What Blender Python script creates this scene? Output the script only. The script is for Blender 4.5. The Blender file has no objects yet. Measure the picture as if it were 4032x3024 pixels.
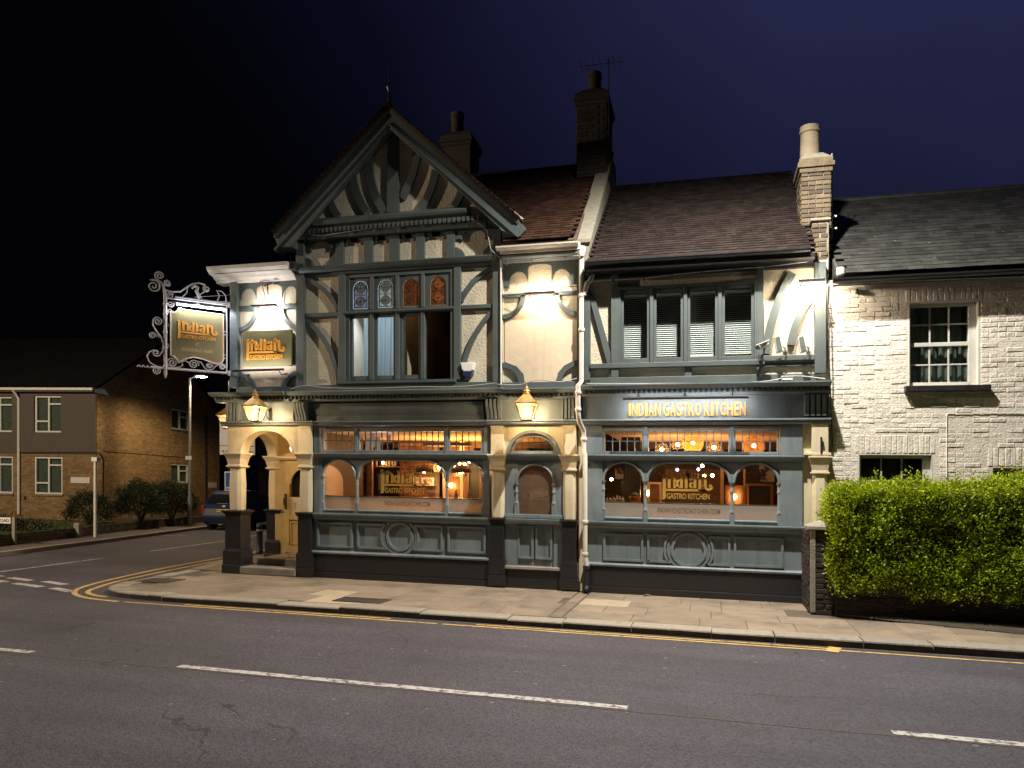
import bpy, bmesh, math, random
from mathutils import Vector
random.seed(11)
R = math.radians
SC = bpy.context.scene
COL = SC.collection

# ------------------------------------------------------------------ camera
# Whole scene is sheared vertically along x to fit the image's lines; SHEAR is its fall in metres per metre.
# Everything below is laid out on a level street first and sheared at the end.
SHEAR = 0.01755
cam_d = bpy.data.cameras.new('camera')
cam = bpy.data.objects.new('camera', cam_d)
COL.objects.link(cam)
cam.location = (0, -12.45, 1.8)
cam.rotation_euler = (R(90), 0, R(14.807))
cam_d.sensor_width = 36.0
cam_d.lens = 26.0
cam_d.shift_y = 0.1012
cam_d.clip_start = 0.1
cam_d.clip_end = 2000
SC.camera = cam

# ------------------------------------------------------------------ sky
W = bpy.data.worlds.new('World')
SC.world = W
W.use_nodes = True
nt = W.node_tree
nt.nodes.clear()
out = nt.nodes.new('ShaderNodeOutputWorld')
bg = nt.nodes.new('ShaderNodeBackground')
tc = nt.nodes.new('ShaderNodeTexCoord')
# the glow of the town on thin cloud, strongest to the north-east, fading smoothly all round
dot = nt.nodes.new('ShaderNodeVectorMath'); dot.operation = 'DOT_PRODUCT'
gd = Vector((0.32, 0.72, 0.80)).normalized()
dot.inputs[1].default_value = gd
nt.links.new(tc.outputs['Generated'], dot.inputs[0])
ns = nt.nodes.new('ShaderNodeTexNoise'); ns.inputs['Scale'].default_value = 3.0; ns.inputs['Detail'].default_value = 7
nt.links.new(tc.outputs['Generated'], ns.inputs['Vector'])
ad = nt.nodes.new('ShaderNodeMath'); ad.operation = 'MULTIPLY_ADD'
ad.inputs[1].default_value = 0.09
nt.links.new(ns.outputs['Fac'], ad.inputs[0]); nt.links.new(dot.outputs['Value'], ad.inputs[2])
rp = nt.nodes.new('ShaderNodeValToRGB'); rp.color_ramp.interpolation = 'B_SPLINE'
el = rp.color_ramp.elements
el[0].position = 0.64; el[0].color = (0.0005, 0.0006, 0.0011, 1)
el[1].position = 1.08; el[1].color = (0.0160, 0.0175, 0.0540, 1)
for p_, c_ in ((0.76, (0.0010, 0.0011, 0.0027, 1)), (0.84, (0.0024, 0.0026, 0.0085, 1)), (0.90, (0.0042, 0.0046, 0.0155, 1)), (0.97, (0.0088, 0.0096, 0.0310, 1)), (1.02, (0.0125, 0.0138, 0.0430, 1))):
    e_ = el.new(p_ - 0.04); e_.color = c_
el[len(el) - 1].position = 1.0
nt.links.new(ad.outputs[0], rp.inputs['Fac'])
nt.links.new(rp.outputs['Color'], bg.inputs['Color'])
bg.inputs['Strength'].default_value = 1.0
nt.links.new(bg.outputs[0], out.inputs['Surface'])

# ------------------------------------------------------------------ lights and exposure
def lamp(name, kind, loc, power, color, size=0.1, rot=None, sy=None, spot=None, blend=0.3):
    d = bpy.data.lights.new(name, kind)
    d.energy = power; d.color = color
    if kind == 'AREA':
        d.size = size
        if sy: d.shape = 'RECTANGLE'; d.size_y = sy
    else:
        d.shadow_soft_size = size
    if kind == 'SPOT':
        d.spot_size = R(spot); d.spot_blend = blend
    o = bpy.data.objects.new(name, d); COL.objects.link(o)
    o.location = loc
    if rot: o.rotation_euler = [R(a) for a in rot]
    return o

NEUTRAL = (1.0, 0.955, 0.86)
# tall street lamps: one over the road before the pub, one further down the main road, one in the side road
lamp('street_lamp_light', 'SPOT', (0.4, -2.72, 9.0), 5300, NEUTRAL, 0.10, rot=(0, 0, 0), spot=175, blend=1.0)
lamp('far_street_lamp_light', 'POINT', (-21.0, -5.0, 7.5), 4600, (1.0, 0.80, 0.56), 0.12)
lamp('side_road_lamp_light', 'SPOT', (-18.4, 11.7, 5.5), 650, (1.0, 0.74, 0.42), 0.12, rot=(0, 0, 0), spot=165, blend=0.4)

SC.view_settings.view_transform = 'Standard'
SC.view_settings.look = 'None'
SC.view_settings.exposure = 0.27
SC.view_settings.gamma = 1.0
SC.view_settings.use_curve_mapping = False
SC.render.engine = 'CYCLES'
SC.cycles.use_denoising = True
SC.cycles.max_bounces = 6
SC.cycles.transparent_max_bounces = 12
SC.cycles.sample_clamp_indirect = 4.0

# ------------------------------------------------------------------ materials
MATS = {}
def mat(name, col, rough=0.55, var=0.12, scale=3.0, bump=0.0, bscale=60.0, metal=0.0, rand=0.0, stain=None, spec=0.5, emit=None, streak=None):
    """Procedural paint / stone / metal: base colour varied by two noises, optional per-piece tone and relief."""
    m = bpy.data.materials.new(name); m.use_nodes = True
    n = m.node_tree.nodes; l = m.node_tree.links
    b = n['Principled BSDF']
    geo = n.new('ShaderNodeNewGeometry')
    nz = n.new('ShaderNodeTexNoise'); nz.inputs['Scale'].default_value = scale; nz.inputs['Detail'].default_value = 6
    l.new(geo.outputs['Position'], nz.inputs['Vector'])
    cr = n.new('ShaderNodeValToRGB')
    c0 = [max(0, c * (1 - var)) for c in col]; c1 = [min(1, c * (1 + var)) for c in col]
    cr.color_ramp.elements[0].position = 0.3; cr.color_ramp.elements[1].position = 0.7
    cr.color_ramp.elements[0].color = (*c0, 1); cr.color_ramp.elements[1].color = (*c1, 1)
    l.new(nz.outputs['Fac'], cr.inputs['Fac'])
    src = cr.outputs['Color']
    if stain:
        sn = n.new('ShaderNodeTexNoise'); sn.inputs['Scale'].default_value = stain[1]; sn.inputs['Detail'].default_value = 8; sn.inputs['Roughness'].default_value = 0.65
        l.new(geo.outputs['Position'], sn.inputs['Vector'])
        sr = n.new('ShaderNodeMapRange'); sr.inputs['From Min'].default_value = stain[2]; sr.inputs['From Max'].default_value = stain[3]
        l.new(sn.outputs['Fac'], sr.inputs['Value'])
        mx = n.new('ShaderNodeMix'); mx.data_type = 'RGBA'
        l.new(sr.outputs['Result'], mx.inputs['Factor']); l.new(src, mx.inputs['A'])
        mx.inputs['B'].default_value = (*stain[0], 1)
        src = mx.outputs['Result']
    if streak:                                            # rain streaks: noise drawn out down the wall
        sv = n.new('ShaderNodeVectorMath'); sv.operation = 'MULTIPLY'; sv.inputs[1].default_value = (7, 7, 0.55)
        l.new(geo.outputs['Position'], sv.inputs[0])
        sn = n.new('ShaderNodeTexNoise'); sn.inputs['Scale'].default_value = 1.6; sn.inputs['Detail'].default_value = 5; sn.inputs['Roughness'].default_value = 0.6
        l.new(sv.outputs[0], sn.inputs['Vector'])
        sr = n.new('ShaderNodeMapRange'); sr.inputs['From Min'].default_value = 0.52; sr.inputs['From Max'].default_value = 0.80; sr.inputs['To Max'].default_value = streak[1]
        l.new(sn.outputs['Fac'], sr.inputs['Value'])
        mx = n.new('ShaderNodeMix'); mx.data_type = 'RGBA'
        l.new(sr.outputs['Result'], mx.inputs['Factor']); l.new(src, mx.inputs['A']); mx.inputs['B'].default_value = (*streak[0], 1)
        src = mx.outputs['Result']
    if rand:
        oi = n.new('ShaderNodeObjectInfo')
        sm = n.new('ShaderNodeMath'); sm.operation = 'ADD'
        l.new(oi.outputs['Random'], sm.inputs[0]); l.new(geo.outputs['Random Per Island'], sm.inputs[1])
        fr = n.new('ShaderNodeMath'); fr.operation = 'FRACT'; l.new(sm.outputs[0], fr.inputs[0])
        mr = n.new('ShaderNodeMapRange'); mr.inputs['To Min'].default_value = 1 - rand; mr.inputs['To Max'].default_value = 1 + rand
        l.new(fr.outputs[0], mr.inputs['Value'])
        hs = n.new('ShaderNodeHueSaturation'); l.new(mr.outputs['Result'], hs.inputs['Value']); l.new(src, hs.inputs['Color'])
        hm = n.new('ShaderNodeMapRange'); hm.inputs['To Min'].default_value = 0.5 - rand * 0.03; hm.inputs['To Max'].default_value = 0.5 + rand * 0.03
        f2 = n.new('ShaderNodeMath'); f2.operation = 'MULTIPLY'; f2.inputs[1].default_value = 7.31; l.new(fr.outputs[0], f2.inputs[0])
        f3 = n.new('ShaderNodeMath'); f3.operation = 'FRACT'; l.new(f2.outputs[0], f3.inputs[0])
        l.new(f3.outputs[0], hm.inputs['Value']); l.new(hm.outputs['Result'], hs.inputs['Hue'])
        src = hs.outputs['Color']
    l.new(src, b.inputs['Base Color'])
    b.inputs['Roughness'].default_value = rough
    b.inputs['Metallic'].default_value = metal
    b.inputs['Specular IOR Level'].default_value = spec
    rr = n.new('ShaderNodeMapRange'); rr.inputs['To Min'].default_value = max(0.02, rough - 0.12); rr.inputs['To Max'].default_value = min(1, rough + 0.12)
    l.new(nz.outputs['Fac'], rr.inputs['Value']); l.new(rr.outputs['Result'], b.inputs['Roughness'])
    if bump:
        bn = n.new('ShaderNodeTexNoise'); bn.inputs['Scale'].default_value = bscale; bn.inputs['Detail'].default_value = 5
        l.new(geo.outputs['Position'], bn.inputs['Vector'])
        bp = n.new('ShaderNodeBump'); bp.inputs['Strength'].default_value = min(1, bump); bp.inputs['Distance'].default_value = 0.02 * max(1, bump)
        l.new(bn.outputs['Fac'], bp.inputs['Height']); l.new(bp.outputs['Normal'], b.inputs['Normal'])
    if emit:
        b.inputs['Emission Color'].default_value = (*emit[0], 1); b.inputs['Emission Strength'].default_value = emit[1]
    MATS[name] = m
    return m

def emitter(name, col, strength):
    m = bpy.data.materials.new(name); m.use_nodes = True
    n = m.node_tree.nodes; l = m.node_tree.links
    n.remove(n['Principled BSDF'])
    e = n.new('ShaderNodeEmission'); e.inputs['Color'].default_value = (*col, 1); e.inputs['Strength'].default_value = strength
    l.new(e.outputs[0], n['Material Output'].inputs['Surface'])
    MATS[name] = m
    return m

def glass(name, tint=(0.92, 0.95, 0.94), ior=1.45, rough=0.02):
    m = bpy.data.materials.new(name); m.use_nodes = True
    n = m.node_tree.nodes; l = m.node_tree.links
    n.remove(n['Principled BSDF'])
    t = n.new('ShaderNodeBsdfTransparent'); t.inputs['Color'].default_value = (*tint, 1)
    g = n.new('ShaderNodeBsdfGlossy'); g.inputs['Roughness'].default_value = rough
    lw_ = n.new('ShaderNodeLayerWeight'); lw_.inputs['Blend'].default_value = 0.5
    pw_ = n.new('ShaderNodeMath'); pw_.operation = 'POWER'; pw_.inputs[1].default_value = 4.0
    l.new(lw_.outputs['Facing'], pw_.inputs[0])
    f = n.new('ShaderNodeMapRange'); f.inputs['To Min'].default_value = 0.035; f.inputs['To Max'].default_value = 0.9
    l.new(pw_.outputs[0], f.inputs['Value'])
    geo = n.new('ShaderNodeNewGeometry')
    nz = n.new('ShaderNodeTexNoise'); nz.inputs['Scale'].default_value = 1.7; nz.inputs['Detail'].default_value = 1
    l.new(geo.outputs['Position'], nz.inputs['Vector'])
    bp = n.new('ShaderNodeBump'); bp.inputs['Strength'].default_value = 0.12; bp.inputs['Distance'].default_value = 0.02
    l.new(nz.outputs['Fac'], bp.inputs['Height']); l.new(bp.outputs['Normal'], g.inputs['Normal'])
    x = n.new('ShaderNodeMixShader')
    l.new(f.outputs[0], x.inputs['Fac']); l.new(t.outputs[0], x.inputs[1]); l.new(g.outputs[0], x.inputs[2])
    l.new(x.outputs[0], n['Material Output'].inputs['Surface'])
    MATS[name] = m
    return m

def film(name, col, mixt=0.5, transp=0.12, vary=0.0):
    """Etched or frosted film, also curtain net: part diffuse, part translucent, a little clear."""
    m = bpy.data.materials.new(name); m.use_nodes = True
    n = m.node_tree.nodes; l = m.node_tree.links
    n.remove(n['Principled BSDF'])
    d = n.new('ShaderNodeBsdfDiffuse'); d.inputs['Color'].default_value = (*col, 1)
    t = n.new('ShaderNodeBsdfTranslucent'); t.inputs['Color'].default_value = (*col, 1)
    c = n.new('ShaderNodeBsdfTransparent'); c.inputs['Color'].default_value = (0.9, 0.9, 0.9, 1)
    a = n.new('ShaderNodeMixShader'); a.inputs['Fac'].default_value = mixt
    l.new(d.outputs[0], a.inputs[1]); l.new(t.outputs[0], a.inputs[2])
    b = n.new('ShaderNodeMixShader'); b.inputs['Fac'].default_value = transp
    l.new(a.outputs[0], b.inputs[1]); l.new(c.outputs[0], b.inputs[2])
    if vary:
        geo = n.new('ShaderNodeNewGeometry')
        nz = n.new('ShaderNodeTexNoise'); nz.inputs['Scale'].default_value = 4; nz.inputs['Detail'].default_value = 7
        l.new(geo.outputs['Position'], nz.inputs['Vector'])
        mr = n.new('ShaderNodeMapRange'); mr.inputs['From Min'].default_value = 0.4; mr.inputs['From Max'].default_value = 0.65
        mr.inputs['To Min'].default_value = transp; mr.inputs['To Max'].default_value = transp + vary
        l.new(nz.outputs['Fac'], mr.inputs['Value']); l.new(mr.outputs['Result'], b.inputs['Fac'])
    l.new(b.outputs[0], n['Material Output'].inputs['Surface'])
    MATS[name] = m
    return m

TIMBER = mat('dimmed_timber_paint', (0.068, 0.083, 0.081), 0.5, 0.12, 2.5, 0.15, 45, stain=((0.06, 0.065, 0.055), 5.0, 0.58, 0.85))  # shopfront paint in a darker copy, dim upper light put into the colour
GREY = mat('grey_green_paint', (0.158, 0.188, 0.198), 0.42, 0.15, 2.5, 0.10, 45, stain=((0.10, 0.105, 0.09), 5.0, 0.60, 0.85), streak=((0.085, 0.085, 0.072), 0.75))
CREAM = mat('cream_masonry_paint', (0.58, 0.49, 0.33), 0.6, 0.06, 2.0, 0.10, 25, stain=((0.40, 0.33, 0.22), 3.0, 0.58, 0.85), streak=((0.30, 0.24, 0.15), 0.6))
ROUGHCAST = mat('cream_roughcast', (0.50, 0.44, 0.33), 0.85, 0.10, 4.0, 0.7, 26, stain=((0.33, 0.28, 0.20), 2.0, 0.58, 0.85))
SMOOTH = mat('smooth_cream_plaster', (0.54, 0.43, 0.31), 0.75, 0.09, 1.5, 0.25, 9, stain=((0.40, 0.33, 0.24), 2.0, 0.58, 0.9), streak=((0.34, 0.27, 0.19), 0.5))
GRANITE = mat('dark_granite', (0.019, 0.0175, 0.0185), 0.30, 0.85, 90, 0.05, 90)
WHITE = mat('white_paint', (0.72, 0.70, 0.64), 0.45, 0.06, 3, 0.05, 40)
PIPE = mat('cream_pipe_paint', (0.56, 0.52, 0.46), 0.4, 0.10, 6, 0.05, 50)
BLACKP = mat('black_paint', (0.016, 0.016, 0.018), 0.4, 0.2, 8)
STONE = mat('worn_step_stone', (0.17, 0.155, 0.13), 0.7, 0.25, 6, 0.4, 40)
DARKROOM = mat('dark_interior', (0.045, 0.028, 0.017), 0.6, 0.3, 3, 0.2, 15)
ROOMWALL = mat('brown_interior_wall', (0.15, 0.072, 0.032), 0.7, 0.2, 2, 0.2, 15)
CEILING = mat('interior_ceiling', (0.42, 0.30, 0.20), 0.8, 0.1, 2)
INBRICK = mat('warm_interior_brick', (0.16, 0.075, 0.035), 0.8, 0.3, 8, 0.4, 50, rand=0.4)
MURAL = mat('black_and_white_mural', (0.42, 0.38, 0.33), 0.7, 0.1, 6, stain=((0.03, 0.02, 0.02), 5, 0.46, 0.52))
WOOD = mat('varnished_wood', (0.16, 0.075, 0.03), 0.4, 0.3, 6, 0.15, 20)
YELLOWDOOR = mat('ochre_door_paint', (0.40, 0.29, 0.12), 0.45, 0.12, 4, 0.1, 40)
BRASS = mat('polished_brass', (0.72, 0.42, 0.14), 0.28, 0.1, 6, metal=0.55)
GOLD = mat('gold_letter', (0.58, 0.26, 0.038), 0.38, 0.05, 4)
FADEDGOLD = mat('faded_gold_letter', (0.42, 0.26, 0.09), 0.6, 0.1, 6)
WINGOLD = mat('window_gold_leaf', (0.34, 0.19, 0.035), 0.45, 0.15, 5)
OLIVE = mat('olive_sign_board', (0.135, 0.118, 0.055), 0.42, 0.06, 2)
IRON = mat('grey_painted_iron', (0.34, 0.32, 0.33), 0.4, 0.10, 12)
DARKMETAL = mat('dark_metal', (0.045, 0.042, 0.045), 0.4, 0.2, 10, metal=0.3)
BROWNLET = mat('brown_film_letter', (0.16, 0.10, 0.055), 0.7, 0.1, 8)
GLASS = glass('window_glass')
FROST = film('frosted_film', (0.70, 0.61, 0.56), 0.45, 0.05)
ETCHED = film('etched_door_glass', (0.20, 0.145, 0.10), 0.5, 0.04, 0.30)
LANTERNGLASS = film('lantern_glass', (0.55, 0.42, 0.28), 0.6, 0.90)
CURTAIN = film('curtain_net', (0.55, 0.60, 0.60), 0.5, 0.05)
BLIND = mat('white_blind_slat', (0.62, 0.62, 0.60), 0.55, 0.05, 3)
REDTILE = mat('red_clay_tile', (0.036, 0.017, 0.011), 0.85, 0.3, 6, 0.4, 60, rand=0.35, spec=0.12)
BROWNTILE = mat('brown_clay_tile', (0.019, 0.013, 0.011), 0.85, 0.3, 6, 0.4, 60, rand=0.35, spec=0.12)
ROOFDARK = mat('dark_roof_covering', (0.010, 0.009, 0.009), 0.95, 0.3, 6, 0.3, 30, spec=0.08)
KERBGRIMESHADE = mat('grimy_shaded_kerb_face', (0.060, 0.050, 0.042), 0.85, 0.35, 9, 0.5, 30)  # kerb grime and the shade of the kerb face put into one colour
SLATE = mat('weathered_slate', (0.027, 0.026, 0.023), 0.6, 0.3, 5, 0.5, 40, rand=0.40, stain=((0.20, 0.20, 0.17), 11, 0.66, 0.72))
WHITEBRICK = mat('white_painted_brick', (0.61, 0.555, 0.48), 0.7, 0.10, 4, 0.65, 28, rand=0.05, stain=((0.33, 0.30, 0.25), 6, 0.58, 0.80), streak=((0.36, 0.33, 0.27), 0.6))
WHITEMORTAR = mat('white_painted_mortar', (0.60, 0.545, 0.47), 0.8, 0.08, 5, 0.6, 40)
STOCKBRICK = mat('yellow_stock_brick', (0.098, 0.072, 0.042), 0.85, 0.25, 9, 0.5, 50, rand=0.45)
MORTAR = mat('grey_mortar', (0.20, 0.18, 0.14), 0.9, 0.15, 10, 0.4, 80)
BUFFBRICK = mat('buff_brick', (0.24, 0.145, 0.060), 0.85, 0.2, 6, 0.4, 50, rand=0.30)
BUFFMORTAR = mat('buff_mortar', (0.22, 0.17, 0.10), 0.9, 0.1, 10)
PIERBRICK = mat('near_black_brick', (0.030, 0.020, 0.015), 0.85, 0.3, 9, 0.5, 60, rand=0.35)  # very dark brick for pier, low wall and rear chimneys
DARKBRICK = mat('dark_red_brick', (0.075, 0.045, 0.032), 0.85, 0.3, 9, 0.5, 60, rand=0.35)
DARKMORTAR = mat('dark_mortar', (0.06, 0.05, 0.042), 0.9, 0.2, 10, 0.3, 60)
RENDER = mat('grey_render', (0.105, 0.085, 0.072), 0.9, 0.10, 5, 0.5, 60)
SASHPAINT = mat('aged_sash_paint', (0.50, 0.48, 0.43), 0.5, 0.08, 3, 0.1, 40)
UPVC = mat('white_window_frame', (0.70, 0.69, 0.64), 0.4, 0.04, 3)
NETDARK = mat('dim_net_curtain', (0.085, 0.10, 0.08), 0.8, 0.25, 14)
SLAB = mat('paving_slab', (0.232, 0.178, 0.126), 0.75, 0.12, 3.5, 0.30, 50, rand=0.11, stain=((0.11, 0.09, 0.066), 1.3, 0.48, 0.74))
PALESLAB = mat('pale_paving_slab', (0.38, 0.30, 0.20), 0.75, 0.10, 5, 0.25, 50, rand=0.06, stain=((0.22, 0.18, 0.13), 4, 0.6, 0.8))
JOINT = mat('sandy_joint', (0.10, 0.08, 0.06), 0.95, 0.2, 12, 0.4, 80)
KERB = mat('granite_kerb', (0.27, 0.235, 0.19), 0.7, 0.18, 30, 0.40, 35, rand=0.12, stain=((0.10, 0.085, 0.07), 3, 0.58, 0.75))
FARPAV = mat('asphalt_pavement', (0.095, 0.078, 0.068), 0.85, 0.15, 5, 0.4, 90)
CAST = mat('cast_iron_cover', (0.060, 0.050, 0.045), 0.5, 0.2, 20, 0.6, 120, metal=0.2)
YELLOW = mat('yellow_line_paint', (0.56, 0.36, 0.10), 0.7, 0.12, 9, 0.2, 60, stain=((0.13, 0.09, 0.055), 13, 0.53, 0.64))
ROADWHITE = mat('worn_white_line', (0.48, 0.45, 0.42), 0.7, 0.10, 9, 0.2, 60, stain=((0.075, 0.07, 0.07), 16, 0.50, 0.60))
GRASS = mat('grass_blade', (0.055, 0.085, 0.018), 0.7, 0.35, 3, rand=0.3)
SOIL = mat('soil', (0.05, 0.04, 0.025), 0.95, 0.3, 6, 0.5, 30)
LEAF = mat('privet_leaf', (0.285, 0.355, 0.008), 0.62, 0.30, 2.2, rand=0.40)
SHRUB = mat('dark_shrub_leaf', (0.022, 0.034, 0.010), 0.6, 0.35, 3, rand=0.4)
TWIG = mat('hedge_twig', (0.045, 0.032, 0.02), 0.9, 0.3, 12)
CARBLUE = mat('blue_car_paint', (0.004, 0.010, 0.050), 0.35, 0.05, 2, spec=0.3)
CARGLASS = mat('dark_car_glass', (0.010, 0.011, 0.013), 0.12, 0.1, 2)
TYRE = mat('black_rubber', (0.015, 0.015, 0.015), 0.85, 0.2, 20)
PLATEY = mat('yellow_number_plate', (0.75, 0.48, 0.03), 0.5, 0.02, 5)
REDLAMP = mat('red_lamp_lens', (0.35, 0.03, 0.03), 0.3, 0.1, 6)
SIGNWHITE = mat('white_sign_face', (0.74, 0.72, 0.68), 0.5, 0.03, 3)
SIGNRED = mat('red_sign_ink', (0.55, 0.02, 0.02), 0.5, 0.05, 3)
SIGNBLUE = mat('blue_sign_face', (0.015, 0.11, 0.48), 0.5, 0.05, 3)
SIGNBLACK = mat('black_sign_ink', (0.02, 0.02, 0.02), 0.5, 0.05, 3)
NAVY = mat('navy_plastic', (0.02, 0.02, 0.08), 0.4, 0.05, 3)
CABLE = mat('grey_cable', (0.30, 0.28, 0.25), 0.6, 0.1, 9)
CLAYPOT = mat('buff_chimney_pot', (0.21, 0.165, 0.105), 0.8, 0.15, 5, 0.3, 30)
CONCRETE = mat('weathered_concrete', (0.26, 0.23, 0.18), 0.9, 0.2, 5, 0.5, 40)
LEAD = mat('lead_came', (0.035, 0.035, 0.035), 0.5, 0.1, 9)

COLUMN = mat('galvanised_column', (0.13, 0.13, 0.13), 0.5, 0.1, 8)
def leafy(m, k=0.4):
    n = m.node_tree.nodes; l = m.node_tree.links; b = n['Principled BSDF']
    t = n.new('ShaderNodeBsdfTranslucent'); x = n.new('ShaderNodeMixShader'); x.inputs['Fac'].default_value = k
    src = b.inputs['Base Color'].links[0].from_socket
    l.new(src, t.inputs['Color'])
    l.new(b.outputs[0], x.inputs[1]); l.new(t.outputs[0], x.inputs[2]); l.new(x.outputs[0], n['Material Output'].inputs['Surface'])
leafy(LEAF, 0.38); leafy(SHRUB, 0.3)
def cracks(m):
    # fine cracks and dark drips in the surfacing, only here and there
    n = m.node_tree.nodes; l = m.node_tree.links; b = n['Principled BSDF']
    old = b.inputs['Base Color'].links[0].from_socket
    geo = n.new('ShaderNodeNewGeometry')
    w = n.new('ShaderNodeTexNoise'); w.inputs['Scale'].default_value = 1.8; w.inputs['Detail'].default_value = 5; l.new(geo.outputs['Position'], w.inputs['Vector'])
    a = n.new('ShaderNodeVectorMath'); a.operation = 'MULTIPLY_ADD'; a.inputs[1].default_value = (0.7, 0.7, 0); l.new(w.outputs['Color'], a.inputs[0]); l.new(geo.outputs['Position'], a.inputs[2])
    v = n.new('ShaderNodeTexVoronoi'); v.feature = 'DISTANCE_TO_EDGE'; v.inputs['Scale'].default_value = 0.38; l.new(a.outputs[0], v.inputs['Vector'])
    lt = n.new('ShaderNodeMath'); lt.operation = 'LESS_THAN'; lt.inputs[1].default_value = 0.0032; l.new(v.outputs['Distance'], lt.inputs[0])
    k = n.new('ShaderNodeTexNoise'); k.inputs['Scale'].default_value = 0.35; l.new(geo.outputs['Position'], k.inputs['Vector'])
    g = n.new('ShaderNodeMath'); g.operation = 'GREATER_THAN'; g.inputs[1].default_value = 0.50; l.new(k.outputs['Fac'], g.inputs[0])
    mu = n.new('ShaderNodeMath'); mu.operation = 'MULTIPLY'; l.new(lt.outputs[0], mu.inputs[0]); l.new(g.outputs[0], mu.inputs[1])
    d = n.new('ShaderNodeTexNoise'); d.inputs['Scale'].default_value = 1.1; d.inputs['Detail'].default_value = 3; l.new(geo.outputs['Position'], d.inputs['Vector'])
    dr = n.new('ShaderNodeMapRange'); dr.inputs['From Min'].default_value = 0.60; dr.inputs['From Max'].default_value = 0.74; dr.inputs['To Max'].default_value = 0.45; l.new(d.outputs['Fac'], dr.inputs['Value'])
    mxx = n.new('ShaderNodeMath'); mxx.operation = 'MAXIMUM'; l.new(mu.outputs[0], mxx.inputs[0]); l.new(dr.outputs['Result'], mxx.inputs[1])
    mx = n.new('ShaderNodeMix'); mx.data_type = 'RGBA'; mx.inputs['B'].default_value = (0.027, 0.024, 0.028, 1)
    l.new(mxx.outputs[0], mx.inputs['Factor']); l.new(old, mx.inputs['A']); l.new(mx.outputs['Result'], b.inputs['Base Color'])
def asphalt():
    m = mat('asphalt', (0.050, 0.0445, 0.055), 0.80, 0.20, 0.6, 0.0)
    n = m.node_tree.nodes; l = m.node_tree.links
    b = n['Principled BSDF']
    geo = n.new('ShaderNodeNewGeometry')
    v = n.new('ShaderNodeTexVoronoi'); v.inputs['Scale'].default_value = 85
    l.new(geo.outputs['Position'], v.inputs['Vector'])
    old = b.inputs['Base Color'].links[0].from_socket
    # aggregate: each chip its own tone
    sep = n.new('ShaderNodeSeparateColor'); l.new(v.outputs['Color'], sep.inputs['Color'])
    mr = n.new('ShaderNodeMapRange'); mr.inputs['To Min'].default_value = 0.45; mr.inputs['To Max'].default_value = 1.7
    l.new(sep.outputs['Red'], mr.inputs['Value'])
    # wheel tracks and worn bands along the road
    st = n.new('ShaderNodeVectorMath'); st.operation = 'MULTIPLY'; st.inputs[1].default_value = (0.12, 0.9, 1)
    l.new(geo.outputs['Position'], st.inputs[0])
    nz = n.new('ShaderNodeTexNoise'); nz.inputs['Scale'].default_value = 1.0; nz.inputs['Detail'].default_value = 6; nz.inputs['Roughness'].default_value = 0.6
    l.new(st.outputs[0], nz.inputs['Vector'])
    m2 = n.new('ShaderNodeMapRange'); m2.inputs['From Min'].default_value = 0.3; m2.inputs['From Max'].default_value = 0.7
    m2.inputs['To Min'].default_value = 0.64; m2.inputs['To Max'].default_value = 1.34
    l.new(nz.outputs['Fac'], m2.inputs['Value'])
    mm = n.new('ShaderNodeMath'); mm.operation = 'MULTIPLY'; l.new(mr.outputs['Result'], mm.inputs[0]); l.new(m2.outputs['Result'], mm.inputs[1])
    # pale flecks: flattened gum and chips
    v2 = n.new('ShaderNodeTexVoronoi'); v2.inputs['Scale'].default_value = 2.6
    l.new(geo.outputs['Position'], v2.inputs['Vector'])
    lt = n.new('ShaderNodeMath'); lt.operation = 'LESS_THAN'; lt.inputs[1].default_value = 0.055; l.new(v2.outputs['Distance'], lt.inputs[0])
    hs = n.new('ShaderNodeHueSaturation'); l.new(mm.outputs[0], hs.inputs['Value']); l.new(old, hs.inputs['Color'])
    mx = n.new('ShaderNodeMix'); mx.data_type = 'RGBA'; mx.inputs['B'].default_value = (0.16, 0.15, 0.14, 1)
    l.new(lt.outputs[0], mx.inputs['Factor']); l.new(hs.outputs['Color'], mx.inputs['A'])
    l.new(mx.outputs['Result'], b.inputs['Base Color'])
    bp = n.new('ShaderNodeBump'); bp.inputs['Strength'].default_value = 0.6; bp.inputs['Distance'].default_value = 0.008
    l.new(v.outputs['Distance'], bp.inputs['Height']); l.new(bp.outputs['Normal'], b.inputs['Normal'])
    return m
ASPHALT = asphalt(); cracks(ASPHALT)
def gum(m):
    # flattened chewing gum and spots trodden into the flags
    n = m.node_tree.nodes; l = m.node_tree.links; b = n['Principled BSDF']
    old = b.inputs['Base Color'].links[0].from_socket
    geo = n.new('ShaderNodeNewGeometry')
    for sc, lim, c in ((3.1, 0.06, (0.07, 0.06, 0.05, 1)), (2.3, 0.05, (0.36, 0.32, 0.27, 1))):
        v = n.new('ShaderNodeTexVoronoi'); v.inputs['Scale'].default_value = sc; l.new(geo.outputs['Position'], v.inputs['Vector'])
        lt = n.new('ShaderNodeMath'); lt.operation = 'LESS_THAN'; lt.inputs[1].default_value = lim; l.new(v.outputs['Distance'], lt.inputs[0])
        mx = n.new('ShaderNodeMix'); mx.data_type = 'RGBA'; mx.inputs['B'].default_value = c
        l.new(lt.outputs[0], mx.inputs['Factor']); l.new(old, mx.inputs['A']); old = mx.outputs['Result']
    l.new(old, b.inputs['Base Color'])
gum(SLAB)

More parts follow.
